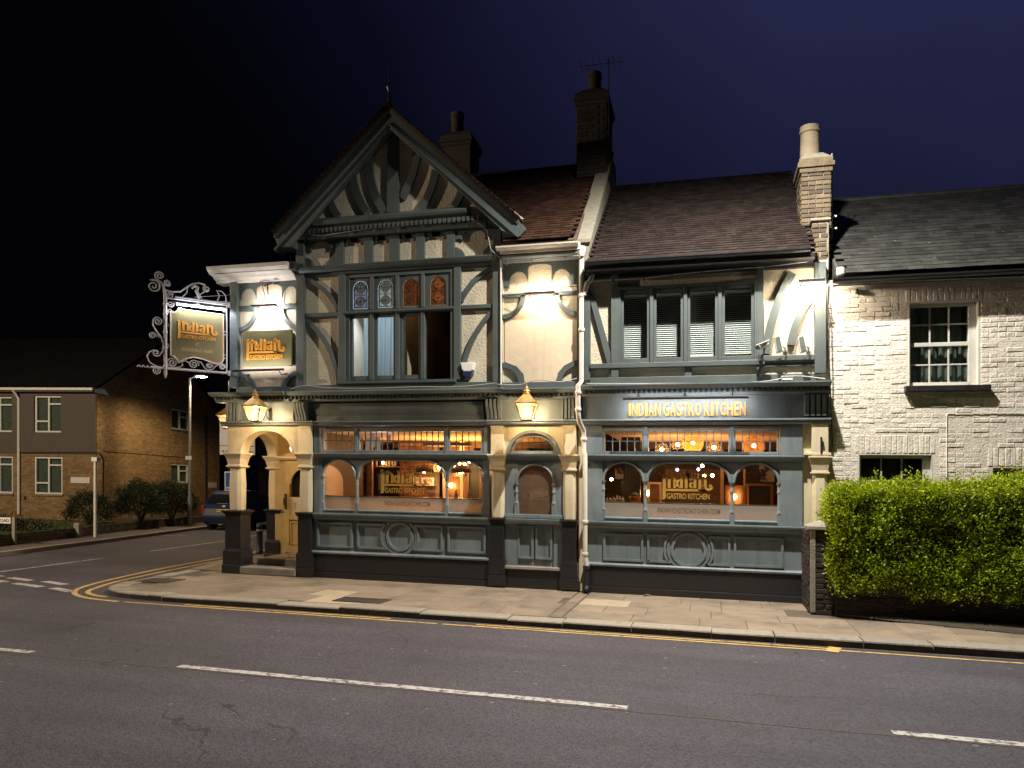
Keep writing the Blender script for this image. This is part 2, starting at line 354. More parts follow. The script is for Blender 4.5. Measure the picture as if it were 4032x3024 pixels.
# ------------------------------------------------------------------ geometry helpers
class MB:
    def __init__(s): s.v = []; s.f = []
    def add(s, vs, fs):
        k = len(s.v); s.v += [tuple(v) for v in vs]; s.f += [tuple(i + k for i in f) for f in fs]; return s
    def box(s, x0, x1, y0, y1, z0, z1):
        return s.add([(x0, y0, z0), (x1, y0, z0), (x1, y1, z0), (x0, y1, z0), (x0, y0, z1), (x1, y0, z1), (x1, y1, z1), (x0, y1, z1)],
                     [(0, 3, 2, 1), (4, 5, 6, 7), (0, 1, 5, 4), (1, 2, 6, 5), (2, 3, 7, 6), (3, 0, 4, 7)])
    def poly(s, pts, y0, y1):            # polygon in x,z given depth
        n = len(pts)
        return s.add([(x, y0, z) for x, z in pts] + [(x, y1, z) for x, z in pts],
                     [tuple(range(n)), tuple(range(2 * n - 1, n - 1, -1))] + [(i, i + n, (i + 1) % n + n, (i + 1) % n) for i in range(n)])
    def xprof(s, pts, x0, x1):           # profile in y,z run along x
        n = len(pts)
        return s.add([(x0, y, z) for y, z in pts] + [(x1, y, z) for y, z in pts],
                     [tuple(range(n)), tuple(range(2 * n - 1, n - 1, -1))] + [(i, (i + 1) % n, (i + 1) % n + n, i + n) for i in range(n)])
    def yprof(s, pts, y0, y1):           # profile in x,z run along y
        return s.poly(pts, y0, y1)
    def arc(s, cx, cz, r0, r1, a0, a1, y0, y1, n=16, sq=1.0):
        A = [R(a0 + (a1 - a0) * i / n) for i in range(n + 1)]
        pts = [(cx + r1 * math.cos(a), cz + sq * r1 * math.sin(a)) for a in A] + [(cx + r0 * math.cos(a), cz + sq * r0 * math.sin(a)) for a in reversed(A)]
        k = 2 * (n + 1)
        vs = [(x, y0, z) for x, z in pts] + [(x, y1, z) for x, z in pts]
        fs = []
        for i in range(n):
            a, b, c, d = i, i + 1, k - 2 - i, k - 1 - i
            fs += [(a, b, c, d), (d + k, c + k, b + k, a + k), (a, a + k, b + k, b), (c, c + k, d + k, d)]
        fs += [(0, k - 1, 2 * k - 1, k), (n, n + k, n + 1 + k, n + 1)]
        return s.add(vs, fs)
    def tube(s, pts, r, n=8, cap=True):
        pts = [Vector(p) for p in pts]; m = len(pts)
        rs = r if isinstance(r, (list, tuple)) else [r] * m
        vs = []; prev = None
        for i, p in enumerate(pts):
            t = (pts[min(i + 1, m - 1)] - pts[max(i - 1, 0)])
            if t.length < 1e-9: t = Vector((0, 0, 1))
            t.normalize()
            if prev is None:
                a = t.orthogonal().normalized()
            else:
                a = prev - t * prev.dot(t)
                a = a.normalized() if a.length > 1e-6 else t.orthogonal().normalized()
            prev = a; b = t.cross(a)
            for k in range(n):
                q = 2 * math.pi * k / n
                vs.append(p + (a * math.cos(q) + b * math.sin(q)) * rs[i])
        fs = [(i * n + k, i * n + (k + 1) % n, (i + 1) * n + (k + 1) % n, (i + 1) * n + k) for i in range(m - 1) for k in range(n)]
        if cap: fs += [tuple(range(n - 1, -1, -1)), tuple(range((m - 1) * n, m * n))]
        return s.add(vs, fs)
    def lathe(s, prof, c, n=16, cap=True, start=0.0):
        vs = []
        for r, z in prof:
            for k in range(n):
                q = start + 2 * math.pi * k / n
                vs.append((c[0] + r * math.cos(q), c[1] + r * math.sin(q), c[2] + z))
        m = len(prof)
        fs = [(i * n + k, i * n + (k + 1) % n, (i + 1) * n + (k + 1) % n, (i + 1) * n + k) for i in range(m - 1) for k in range(n)]
        if cap: fs += [tuple(range(n - 1, -1, -1)), tuple(range((m - 1) * n, m * n))]
        return s.add(vs, fs)
    def ball(s, c, r, n=10, m=6):
        return s.lathe([(max(0.0005, r * math.sin(math.pi * i / m)), -r * math.cos(math.pi * i / m)) for i in range(m + 1)], c, n)
    def beam(s, p, q, w, d):             # bar of section w (in plane) by d from p to q
        p, q = Vector(p), Vector(q); t = (q - p).normalized()
        up = Vector((0, 1, 0)) if abs(t.y) < 0.9 else Vector((0, 0, 1))
        a = t.cross(up).normalized() * w / 2; b = t.cross(a).normalized() * d / 2
        return s.add([p - a - b, p + a - b, p + a + b, p - a + b, q - a - b, q + a - b, q + a + b, q - a + b],
                     [(0, 3, 2, 1), (4, 5, 6, 7), (0, 1, 5, 4), (1, 2, 6, 5), (2, 3, 7, 6), (3, 0, 4, 7)])
    def map(s, fn): s.v = [tuple(fn(*v)) for v in s.v]; return s
    def mesh(s, name, m, smooth=False):
        me = bpy.data.meshes.new(name); me.from_pydata(s.v, [], s.f)
        bm = bmesh.new(); bm.from_mesh(me); bmesh.ops.recalc_face_normals(bm, faces=bm.faces)
        bm.to_mesh(me); bm.free()
        me.materials.append(m)
        if smooth: me.shade_smooth()
        return me
    def build(s, name, m, parent=None, bevel=0.0, smooth=False, **kw):
        o = bpy.data.objects.new(name, s.mesh(name, m, smooth)); COL.objects.link(o)
        place(o, parent)
        if bevel:
            b = o.modifiers.new('edge', 'BEVEL'); b.width = bevel; b.segments = 2; b.limit_method = 'ANGLE'; b.angle_limit = R(40)
        if smooth:
            try: o.data.set_sharp_from_angle(angle=R(40))
            except Exception: pass
        for k, v in kw.items(): o[k] = v
        return o

def place(o, parent):
    if parent is None: return
    o.parent = parent
    w = Vector((0, 0, 0)); p = parent
    while p is not None: w += p.location; p = p.parent
    o.location = -w

def thing(name, label, cat, loc=(0, 0, 0), group=None):
    o = bpy.data.objects.new(name, None); o.empty_display_size = 0.2
    COL.objects.link(o); o.location = loc
    o['label'] = label; o['category'] = cat
    if group: o['group'] = group
    return o

def one(name, mb, m, label, cat, group=None, **kw):     # a thing made of a single mesh
    o = mb.build(name, m, None, **kw); o['label'] = label; o['category'] = cat
    if group: o['group'] = group
    return o

def struct(name, mb, m, **kw):
    o = mb.build(name, m, None, **kw); o['kind'] = 'structure'; return o

def copy_child(src, parent, loc):                        # another of an alike piece, sharing its mesh
    c = src.copy(); COL.objects.link(c); c.parent = parent; c.location = loc; return c

def world_loc(p):
    w = Vector((0, 0, 0))
    while p is not None: w += p.location; p = p.parent
    return w

def pieces(name, meshes, parent, spots, limit, m, key):
    """Alike pieces: the ones that show largest become parts one by one, the rest one joined part."""
    spots = sorted(spots, key=key)
    base = world_loc(parent)
    for i, (p, k) in enumerate(spots[:limit]):
        o = bpy.data.objects.new(name, meshes[k]); COL.objects.link(o)
        o.parent = parent; o.location = Vector(p) - base
    rest = spots[limit:]
    if rest:
        mb = MB()
        for p, k in rest:
            me = meshes[k]
            mb.add([(v.co.x + p[0], v.co.y + p[1], v.co.z + p[2]) for v in me.vertices], [tuple(f.vertices) for f in me.polygons])
        mb.build(name + 's', m, parent, kind='stuff')

def dist_key(sp):
    p = sp[0]; return (p[0] - 0) ** 2 + (p[1] + 12.45) ** 2 + (p[2] - 1.8) ** 2

def brick_meshes(name, m, U, N, L, H, depth, proud, nvar=8, rough=0.004):
    """Brick faces with a chamfered arris, a little out of true; origin at the middle of the face."""
    U = Vector(U).normalized(); N = Vector(N).normalized(); Z = Vector((0, 0, 1)); res = []
    for _ in range(nvar):
        e = [random.uniform(-rough, rough) for _ in range(6)]
        a, h = L / 2, H / 2; c = min(0.007, H * 0.12)
        def P(u, z, n): return tuple(U * u + Z * z + N * (n + e[0] + u * e[1] * 6 + z * e[2] * 10))
        vs = [P(-a, -h, -depth), P(a, -h, -depth), P(a, h, -depth), P(-a, h, -depth),
              P(-a, -h, proud - c), P(a, -h + e[3], proud - c), P(a, h + e[4], proud - c), P(-a, h, proud - c),
              P(-a + c, -h + c, proud), P(a - c, -h + c + e[3], proud), P(a - c, h - c + e[4], proud), P(-a + c, h - c, proud)]
        fs = [(8, 9, 10, 11), (4, 5, 9, 8), (5, 6, 10, 9), (6, 7, 11, 10), (7, 4, 8, 11), (0, 1, 5, 4), (1, 2, 6, 5), (2, 3, 7, 6), (3, 0, 4, 7)]
        me = MB().add(vs, fs).mesh(name, m); res.append(me)
    return res

def brick_wall(name, parent, O, U, N, w, z0, z1, ok, m, L=0.215, H=0.065, J=0.010, limit=300, proud=0.008, rough=0.004, bond=True):
    U = Vector(U).normalized(); O = Vector(O)
    me = brick_meshes(name, m, U, N, L, H, 0.03, proud, 6, rough)
    hd = brick_meshes(name, m, U, N, (L - J) / 2, H, 0.03, proud, 6, rough)
    spots = []; row = 0; z = z0 + H / 2
    while z < z1 + 0.001:
        u = -(L + J) / 2 if row % 2 else 0.0
        flem = bond and row % 4 == 3
        while u < w:
            l = (L - J) / 2 if flem else L
            a, b = u, u + l
            if a < -0.001 or b > w + 0.001:
                a2, b2 = max(a, 0), min(b, w)
                if b2 - a2 > 0.06 and b2 - a2 < 0.17:
                    c = (a2 + b2) / 2
                    if ok(c, z): p = O + U * c; spots.append(((p.x, p.y, p.z + z), 6 + random.randrange(6)))
            else:
                c = (a + b) / 2
                if ok(c, z) and (ok(a + 0.02, z) and ok(b - 0.02, z)):
                    p = O + U * c; spots.append(((p.x, p.y, p.z + z), (6 if flem else 0) + random.randrange(6)))
                elif not flem:
                    for c2 in (a + l * 0.24, b - l * 0.24):
                        if ok(c2, z) and ok(c2 - 0.045, z) and ok(c2 + 0.045, z):
                            p = O + U * c2; spots.append(((p.x, p.y, p.z + z), 6 + random.randrange(6)))
            u += l + J
        row += 1; z += H + J
    pieces(name, me + hd, parent, spots, limit, m, dist_key)

def tile_roof(name, parent, x0, x1, ye, ze, run, slope, m, tw=0.165, gauge=0.10, th=0.014, ok=lambda x, t: True, limit=300, jitter=0.006):
    """Courses of tiles laid up a slope that rises towards +y from the eave at (ye, ze)."""
    a = math.atan(slope); ca, sa = math.cos(a), math.sin(a)
    meshes = []
    for _ in range(6):
        e = [random.uniform(-jitter, jitter) for _ in range(4)]
        L = gauge * 1.45; g = 0.004
        def P(x, t, n): return (x, t * ca - n * sa, t * sa + n * ca)
        vs = []
        for n_ in (0.0, th):
            vs += [P(-tw / 2 + g / 2, 0 + e[0], n_ + th), P(tw / 2 - g / 2, 0 + e[1], n_ + th + e[3] * 0.6), P(tw / 2 - g / 2, L, n_), P(-tw / 2 + g / 2, L, n_)]
        meshes.append(MB().add(vs, [(0, 3, 2, 1), (4, 5, 6, 7), (0, 1, 5, 4), (1, 2, 6, 5), (2, 3, 7, 6), (3, 0, 4, 7)]).mesh(name, m))
    spots = []; t = 0.0; row = 0
    while t < run:
        x = x0 + tw / 2 + (tw / 2 if row % 2 else 0)
        while x < x1 - tw * 0.3:
            if ok(x, t): spots.append(((x, ye + t * ca, ze + t * sa), random.randrange(6)))
            x += tw
        t += gauge; row += 1
    pieces(name, meshes, parent, spots, limit, m, dist_key)

_font_cache = {}
def glyphs(txt, bold=0.0):
    if (txt, bold) in _font_cache: return _font_cache[(txt, bold)]
    cu = bpy.data.curves.new('lettering', 'FONT'); cu.body = txt; cu.offset = bold; cu.resolution_u = 3
    ob = bpy.data.objects.new('lettering', cu); COL.objects.link(ob)
    dg = bpy.context.evaluated_depsgraph_get()
    me = bpy.data.meshes.new_from_object(ob.evaluated_get(dg))
    vs = [(v.co.x, v.co.y) for v in me.vertices]; fs = [tuple(p.vertices) for p in me.polygons]
    bpy.data.objects.remove(ob); bpy.data.curves.remove(cu); bpy.data.meshes.remove(me)
    _font_cache[(txt, bold)] = (vs, fs)
    return vs, fs

def lettering(mb, txt, u0, u1, v0, v1, put, depth=0.0, bold=0.012):
    """Letters of txt filling the box u0..u1, v0..v1; put(u, v, d) gives the point d in front of the face."""
    vs, fs = glyphs(txt, bold)
    if not vs: return mb
    ax, bx = min(v[0] for v in vs), max(v[0] for v in vs); ay, by = min(v[1] for v in vs), max(v[1] for v in vs)
    q = [(u0 + (x - ax) / (bx - ax) * (u1 - u0), v0 + (y - ay) / (by - ay) * (v1 - v0)) for x, y in vs]
    mb.add([put(u, v, depth) for u, v in q], fs)
    if depth > 0.004:                                    # sides of raised letters
        cnt = {}
        for f in fs:
            for i in range(len(f)):
                e = (f[i], f[(i + 1) % len(f)]); k = tuple(sorted(e)); cnt[k] = None if k in cnt else e
        for e in cnt.values():
            if e:
                (a, b) = e
                mb.add([put(*q[a], 0), put(*q[b], 0), put(*q[b], depth), put(*q[a], depth)], [(0, 1, 2, 3)])
    return mb

def logo(mb, u0, u1, v0, v1, put, depth, tail=True):
    """The word 'indian' in tall joined letters: long first stem, bar under the word, curled last leg."""
    W_, H_ = 405.0, 232.0
    def X(x): return u0 + x / W_ * (u1 - u0)
    def Z(z): return v0 + z / H_ * (v1 - v0)
    def pl(pts):
        n = len(pts); d = depth
        vs = [put(X(x), Z(z), 0) for x, z in pts] + [put(X(x), Z(z), d) for x, z in pts]
        mb.add(vs, [tuple(range(n)), tuple(range(2 * n - 1, n - 1, -1))] + [(i, i + n, (i + 1) % n + n, (i + 1) % n) for i in range(n)])
    def bx(a, b, c, d): pl([(a, c), (b, c), (b, d), (a, d)])
    def arc(cx, cz, r0, r1, a0, a1, n=8, sx=1.0):
        A = [R(a0 + (a1 - a0) * i / n) for i in range(n + 1)]
        for i in range(n):
            pl([(cx + sx * r1 * math.cos(A[i]), cz + r1 * math.sin(A[i])), (cx + sx * r1 * math.cos(A[i + 1]), cz + r1 * math.sin(A[i + 1])),
                (cx + sx * r0 * math.cos(A[i + 1]), cz + r0 * math.sin(A[i + 1])), (cx + sx * r0 * math.cos(A[i]), cz + r0 * math.sin(A[i]))])
    # first i: long stem with flag and foot
    bx(4, 32, 12, 205); arc(14, 214, 0, 16, 20, 200); arc(12, 12, 0, 16, 180, 360)
    # n
    bx(48, 72, 100, 212); pl([(40, 205), (72, 212), (66, 228)]); arc(86, 178, 6, 30, 0, 180); bx(94, 116, 100, 178)
    # d
    arc(142, 142, 10, 34, 90, 270); bx(138, 150, 100, 112); bx(142, 152, 166, 176); bx(150, 174, 100, 214); pl([(148, 214), (174, 206), (152, 232)])
    # i
    bx(188, 212, 100, 196); pl([(184, 196), (212, 196), (196, 222)])
    # a
    arc(254, 168, 8, 30, 20, 170); bx(260, 284, 100, 178); arc(250, 128, 8, 28, 70, 290); bx(250, 262, 100, 110); bx(250, 262, 142, 152)
    # last n with curled leg
    bx(300, 324, 70, 214); pl([(298, 214), (324, 208), (314, 230)]); arc(338, 180, 6, 30, 0, 180); bx(344, 368, 112, 182); arc(383, 116, 14, 36, 180, 360); arc(398, 122, 0, 14, 0, 360)
    # bar beneath
    bx(30, 324, 72, 92)
    lettering(mb, 'GASTRO KITCHEN', X(38), X(390), Z(2), Z(54), put, depth, 0.02)
    return mb
# ================================================================== GROUND, ROAD, PAVEMENTS
RZ = -0.095
struct('ground', MB().add([(-400, -200, -0.5), (300, -200, -0.5), (300, 500, -0.5), (-400, 500, -0.5)], [(0, 1, 2, 3)]), SOIL)
road = struct('road', MB().add([(-70, -40, RZ), (60, -40, RZ), (60, 90, RZ), (-70, 90, RZ)], [(0, 1, 2, 3)]), ASPHALT)

def strip(pts, w, z=RZ + 0.004):
    mb = MB(); P = [Vector((x, y, 0)) for x, y in pts]; vs = []
    for i, p in enumerate(P):
        t = (P[min(i + 1, len(P) - 1)] - P[max(i - 1, 0)]).normalized(); n = Vector((-t.y, t.x, 0)) * w / 2
        vs += [(p.x - n.x, p.y - n.y, z), (p.x + n.x, p.y + n.y, z)]
    return mb.add(vs, [(2 * i, 2 * i + 1, 2 * i + 3, 2 * i + 2) for i in range(len(P) - 1)])

def smooth_path(pts, n=6):
    res = []
    for i in range(len(pts) - 1):
        p0, p1, p2, p3 = (Vector(pts[max(i - 1, 0)]), Vector(pts[i]), Vector(pts[i + 1]), Vector(pts[min(i + 2, len(pts) - 1)]))
        for k in range(n):
            t = k / n
            q = 0.5 * ((2 * p1) + (-p0 + p2) * t + (2 * p0 - 5 * p1 + 4 * p2 - p3) * t * t + (-p0 + 3 * p1 - 3 * p2 + p3) * t ** 3)
            res.append(tuple(q))
    return res + [tuple(pts[-1])]

def wob(x0, x1, y, a=0.012, st=0.5):
    n = max(2, int((x1 - x0) / st)); return [(x0 + (x1 - x0) * i / n, y + random.uniform(-a, a)) for i in range(n + 1)]
# double yellow lines along the main road and round the corner
strip(wob(-7.6, -4.25, -2.955), 0.052).build('yellow_line', YELLOW, road)
strip(wob(-3.0, 1.40, -2.965), 0.052).build('yellow_line', YELLOW, road)
strip(wob(-8.6, -3.52, -3.075), 0.055).build('yellow_line', YELLOW, road)
strip(wob(-3.44, 1.40, -3.085), 0.055).build('yellow_line', YELLOW, road)
strip([(1.48, -2.88), (1.40, -3.16)], 0.15, RZ + 0.008).build('yellow_line', YELLOW, road)
strip(wob(1.50, 9.0, -3.05), 0.052).build('yellow_line', YELLOW, road)
strip(smooth_path([(-14.6, 24), (-11.9, 8.2), (-11.6, 5.35), (-11.36, 3.12), (-11.15, 1.09), (-10.78, -0.77), (-10.44, -1.91), (-10.06, -2.54), (-9.46, -2.93), (-8.7, -3.07)]), 0.085).build('yellow_line', YELLOW, road)
strip(smooth_path([(-14.2, 24), (-11.55, 8.2), (-11.2, 4.7), (-10.99, 2.62), (-10.73, 0.57), (-10.42, -1.16), (-10.12, -2.02), (-9.87, -2.46), (-9.46, -2.71), (-9.2, -2.76)]), 0.080).build('yellow_line', YELLOW, road)
strip([(-16.2, 1.35), (-16.75, 4.0), (-17.0, 5.6)], 0.06).build('yellow_line', YELLOW, road)
# white lines
for a, b in ((-11.6, -7.02), (-5.16, -0.66), (1.40, 5.6)):
    strip(wob(a, b, -6.085, 0.006), 0.105).build('centre_line', ROADWHITE, road)
for p in (((-13.35, -2.4), (-13.67, 1.80)), ((-13.96, 3.66), (-14.36, 7.33)), ((-14.82, 9.3), (-15.5, 13.2)), ((-15.9, 15.4), (-16.7, 19.4))):
    strip(p, 0.085).build('side_road_line', ROADWHITE, road)
for p in (((-12.53, -1.55), (-11.85, -1.72)), ((-11.55, -1.71), (-10.90, -1.91)), ((-11.79, -2.09), (-11.02, -2.27)), ((-10.77, -2.29), (-10.12, -2.52)), ((-12.75, -1.86), (-12.08, -2.02)), ((-13.4, -1.34), (-12.8, -1.49))):
    strip(p, 0.16).build('give_way_mark', ROADWHITE, road)
for p in (((-17.55, 8.3), (-16.9, 8.75)), ((-17.5, 10.6), (-16.9, 11.3))):
    strip(p, 0.09).build('parking_bay_line', ROADWHITE, road)
strip(wob(-8.3, 8.5, -2.885, 0.012), 0.06, RZ + 0.003).build('channel_grit', FARPAV, road)
# a joint in the surfacing beside the centre line, and patches
strip(wob(-14, 9, -6.17, 0.012), 0.025, RZ + 0.003).build('surface_joint', JOINT, road)

# ---- pub pavement: bed, flags, kerb stones
pav = struct('pavement', MB().add([(-9.25, -2.5, -0.012), (-8.6, -2.56, -0.012), (9, -2.56, -0.012), (9, 1.2, -0.012), (-9.0, 1.0, -0.012), (-9.7, 8, -0.012), (-12.0, 24, -0.012), (-13.2, 24, -0.012), (-11.0, 4.2, -0.012), (-10.22, 1.99, -0.012), (-9.74, 0.18, -0.012), (-9.52, -1.5, -0.012)], [tuple(range(12))]), JOINT)
def slab_mesh(w, d, m):
    e = [random.uniform(-0.004, 0.004) for _ in range(4)]; c = 0.006; g = 0.006
    a, b = w / 2 - g / 2, d / 2 - g / 2
    vs = [(-a, -b, -0.05), (a, -b, -0.05), (a, b, -0.05), (-a, b, -0.05), (-a, -b, -c + e[0]), (a, -b, -c + e[1]), (a, b, -c + e[2]), (-a, b, -c + e[3]),
          (-a + c, -b + c, e[0]), (a - c, -b + c, e[1]), (a - c, b - c, e[2]), (-a + c, b - c, e[3])]
    return MB().add(vs, [(8, 9, 10, 11), (4, 5, 9, 8), (5, 6, 10, 9), (6, 7, 11, 10), (7, 4, 8, 11), (0, 1, 5, 4), (1, 2, 6, 5), (2, 3, 7, 6), (3, 0, 4, 7)]).mesh('paving_slab', m)
rows = [(-2.55, 0.60), (-1.95, 0.60), (-1.35, 0.62), (-0.73, 0.46), (-0.27, 0.42)]
cache = {}
def slab(x, y, w, d, m=None, name='paving_slab'):
    m = m or SLAB; k = (round(w, 2), round(d, 2), m.name, random.randrange(3))
    if k not in cache: cache[k] = slab_mesh(w, d, m)
    o = bpy.data.objects.new(name, cache[k]); COL.objects.link(o); o.parent = pav; o.location = (x, y, 0)
pale = [(-3.48, -1.1), (-2.40, -2.2), (-1.77, -1.1), (-6.1, -1.7), (-5.2, -2.2), (-8.3, -1.6)]
for r, (y0, d) in enumerate(rows):
    x = -9.42 + 0.30 * (r % 2) + (0.12 if r == 0 else 0)
    while x < 7.5:
        w = random.choice((0.60, 0.60, 0.75, 0.90, 0.45))
        cx, cy = x + w / 2, y0 + d / 2
        gully = (-2.14 < cx + w / 2 and cx - w / 2 < -1.90)
        if gully and w > 0.25:
            w = max(0.0, -2.12 - x)
            if w > 0.12: slab(x + w / 2, cy, w, d)
            x = -1.90; continue
        if cx > 1.45 and cy > -1.1: x += w; continue
        m = PALESLAB if any(abs(cx - a) < 0.34 and abs(cy - b) < 0.3 for a, b in pale) else None
        slab(cx, cy, w, d, m); x += w
y = -2.55
while y < -0.05:                                      # the rain gully from the downpipe to the kerb
    slab(-2.01, y + 0.22, 0.17, 0.42, None, 'gully_stone'); y += 0.44
y = 0.2
while y < 9:                                          # flags along the side road
    xl = -9.80 - 0.24 * max(0, y); 
    for k in range(2):
        xx = xl + 0.32 + 0.6 * k
        if xx < -9.12 - 0.11 * y or xx < -9.3: slab(xx, y + 0.3, 0.58, 0.58)
    y += 0.6
def kerb_stone(p, q, w=0.30, h=0.30, top=0.0):
    p, q = Vector((*p, 0)), Vector((*q, 0)); t = (q - p); L = t.length; t.normalize(); n = Vector((-t.y, t.x, 0)); c = 0.022
    e = random.uniform(-0.012, 0.012)
    prof = [(0, -h), (w, -h), (w, top + e), (c, top + e), (c * 0.3, top + e - c * 0.3), (0, top + e - c)]
    g = 0.006; vs = []
    for s_ in (g, L - g):
        for a, z in prof: v = p + t * s_ + n * a; vs.append((v.x, v.y, z))
    k = len(prof)
    MB().add(vs, [tuple(range(k)), tuple(range(2 * k - 1, k - 1, -1))] + [(i, (i + 1) % k, (i + 1) % k + k, i + k) for i in range(k - 1)]).build('kerb_stone', KERB, pav)
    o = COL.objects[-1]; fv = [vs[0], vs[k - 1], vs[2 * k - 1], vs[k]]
    MB().add(fv, [(0, 1, 2, 3)]).build('kerb_face', KERBGRIMESHADE, o)
x = -8.1
while x < 8:
    L = random.choice((0.9, 1.0, 1.25, 0.75)); kerb_stone((x, -2.85 + random.uniform(-.016, .016)), (x + L, -2.85 + random.uniform(-.016, .016))); x += L
cpath = smooth_path([(-13.6, 24), (-11.3, 5.3), (-10.52, 1.99), (-10.04, 0.18), (-9.82, -1.4), (-9.62, -2.25), (-9.1, -2.68), (-8.1, -2.85)], 3)
for a, b in zip(cpath[:-1], cpath[1:]): kerb_stone(a, b)
# covers in the pavement
def cover(x, y, w, d, label):
    t = thing('inspection_cover', label, 'manhole cover', (x, y, 0), 'iron covers in the pavement')
    f = MB(); f.box(x - w / 2, x + w / 2, y - d / 2, y - d / 2 + 0.03, -0.02, 0.012).box(x - w / 2, x + w / 2, y + d / 2 - 0.03, y + d / 2, -0.02, 0.012)
    f.box(x - w / 2, x - w / 2 + 0.03, y - d / 2 + 0.03, y + d / 2 - 0.03, -0.02, 0.012).box(x + w / 2 - 0.03, x + w / 2, y - d / 2 + 0.03, y + d / 2 - 0.03, -0.02, 0.012)
    f.build('cover_frame', CAST, t)
    p = MB().box(x - w / 2 + 0.03, x + w / 2 - 0.03, y - d / 2 + 0.03, y + d / 2 - 0.03, -0.02, 0.006)
    i = 0
    while x - w / 2 + 0.08 + i * 0.06 < x + w / 2 - 0.08:
        xx = x - w / 2 + 0.08 + i * 0.06; p.box(xx, xx + 0.02, y - d / 2 + 0.06, y + d / 2 - 0.06, 0.0062, 0.011); i += 1
    p.build('cover_plate', CAST, t)
cover(-5.06, -2.2, 0.78, 0.40, 'dark rectangular iron cover in the pavement below the first shop window')
cover(-9.30, -1.45, 0.62, 0.52, 'iron inspection cover in the pavement at the street corner')
# litter
one('fallen_leaf', MB().add([(-1.05, -0.10, 0.012), (-0.98, -0.16, 0.03), (-0.88, -0.11, 0.014), (-0.96, -0.06, 0.022)], [(0, 1, 2, 3)]).add([(-1.05, -0.10, 0.011), (-0.98, -0.16, 0.029), (-0.88, -0.11, 0.013), (-0.96, -0.06, 0.0)], [(0, 3, 2, 1)]), PALESLAB, 'pale curled leaf on the pavement against the right shopfront plinth', 'leaf')

# ---- the far pavement across the side road, lawn and garden wall
fk = [(-14.6, -4.2), (-15.4, -1.4), (-16.0, 1.22), (-16.39, 3.0), (-16.86, 5.17), (-17.6, 8.24), (-18.2, 10.84), (-20.6, 24), (-23.5, 40)]
gw = [(-16.6, -1.6), (-17.2, 1.2), (-17.68, 3.18), (-18.16, 5.41), (-18.85, 7.6), (-19.95, 12.6), (-22.4, 24), (-25.5, 40)]
fp = [(x - 0.14, y, 0.0) for x, y in fk] + [(x - 0.25, y, 0.0) for x, y in reversed(gw)]
farpav = struct('far_pavement', MB().add(fp, [tuple(range(len(fp)))]), FARPAV)
def far_kerb(p, q):
    p, q = Vector((*p, 0)), Vector((*q, 0)); t = (q - p).normalized(); n = Vector((-t.y, t.x, 0))
    mb = MB(); vs = [(*(p + t * 0.006).xy, RZ - .1), (*(q - t * 0.006).xy, RZ - .1), (*(q - t * 0.006 + n * 0.15).xy, RZ - .1), (*(p + t * 0.006 + n * 0.15).xy, RZ - .1)]
    vs += [(a, b, 0.006) for a, b, c in vs]
    mb.add(vs, [(0, 3, 2, 1), (4, 5, 6, 7), (0, 1, 5, 4), (1, 2, 6, 5), (2, 3, 7, 6), (3, 0, 4, 7)]).build('kerb_stone', KERB, farpav)
for a, b in zip(fk[:-1], fk[1:]):
    n = max(1, int(math.hypot(b[0] - a[0], b[1] - a[1]) / 1.0))
    for i in range(n):
        far_kerb((a[0] + (b[0] - a[0]) * i / n, a[1] + (b[1] - a[1]) * i / n), (a[0] + (b[0] - a[0]) * (i + 1) / n, a[1] + (b[1] - a[1]) * (i + 1) / n))
lw = [(x - 0.2, y, 0.16) for x, y in gw] + [(-60, 40, 0.9), (-60, -2, 0.8)]
struct('lawn', MB().add(lw, [tuple(range(len(lw)))]), SOIL)
def lawn_z(x, y):                                      # the bank rises a little towards the house
    return 0.17
g = MB()
for _ in range(15000):
    y = random.uniform(1.0, 9.2); xr = -17.35 - 0.235 * (y - 1.0) - 0.25
    x = random.uniform(max(-25, xr - 5.5), xr); z = 0.165
    a = random.uniform(0, 6.28); w = 0.012; h = random.uniform(0.04, 0.12); dx, dy = math.cos(a) * w, math.sin(a) * w
    g.add([(x - dx, y - dy, z), (x + dx, y + dy, z), (x + random.uniform(-.04, .04), y + random.uniform(-.04, .04), z + h)], [(0, 1, 2)])
o = g.build('grass', GRASS); o['kind'] = 'stuff'
# low rubble-brick garden wall in the far pavement's edge
t = thing('garden_wall', 'low mossy brick garden wall along the far side of the side road', 'wall', (-18.2, 5.4, 0))
for (ax, ay), (bx_, by_) in zip(gw[:-1], gw[1:]):
    if by_ > 26: break
    d = Vector((bx_ - ax, by_ - ay, 0)); L = d.length; d.normalize(); nn = Vector((d.y, -d.x, 0))
    p = Vector((ax, ay, 0)); mb = MB()
    q = [p - nn * 0.01, p + d * L - nn * 0.01, p + d * L - nn * 0.2, p - nn * 0.2]
    mb.add([(v.x, v.y, -0.05) for v in q] + [(v.x, v.y, 0.27) for v in q], [(0, 3, 2, 1), (4, 5, 6, 7), (0, 1, 5, 4), (1, 2, 6, 5), (2, 3, 7, 6), (3, 0, 4, 7)]).build('wall_core', DARKMORTAR, t)
    if 0 < by_ < 14:
        brick_wall('brick', t, p, d, nn, L, 0.0, 0.29, lambda u, z: True, STOCKBRICK, limit=60, rough=0.006)
# ================================================================== THE PUB
pub = thing('corner_pub', 'two-storey corner pub with grey-green shopfront, timbered gable and cream plaster panels', 'pub', (-3.6, 0, 0))  # positions on the pub and in the street unprojected beforehand from image pixels

# ---- carcass
def shell(name, m, *boxes, parent=None, bevel=0.0, **kw):
    mb = MB()
    for b in boxes: mb.box(*b)
    return mb.build(name, m, parent or pub, bevel, **kw)

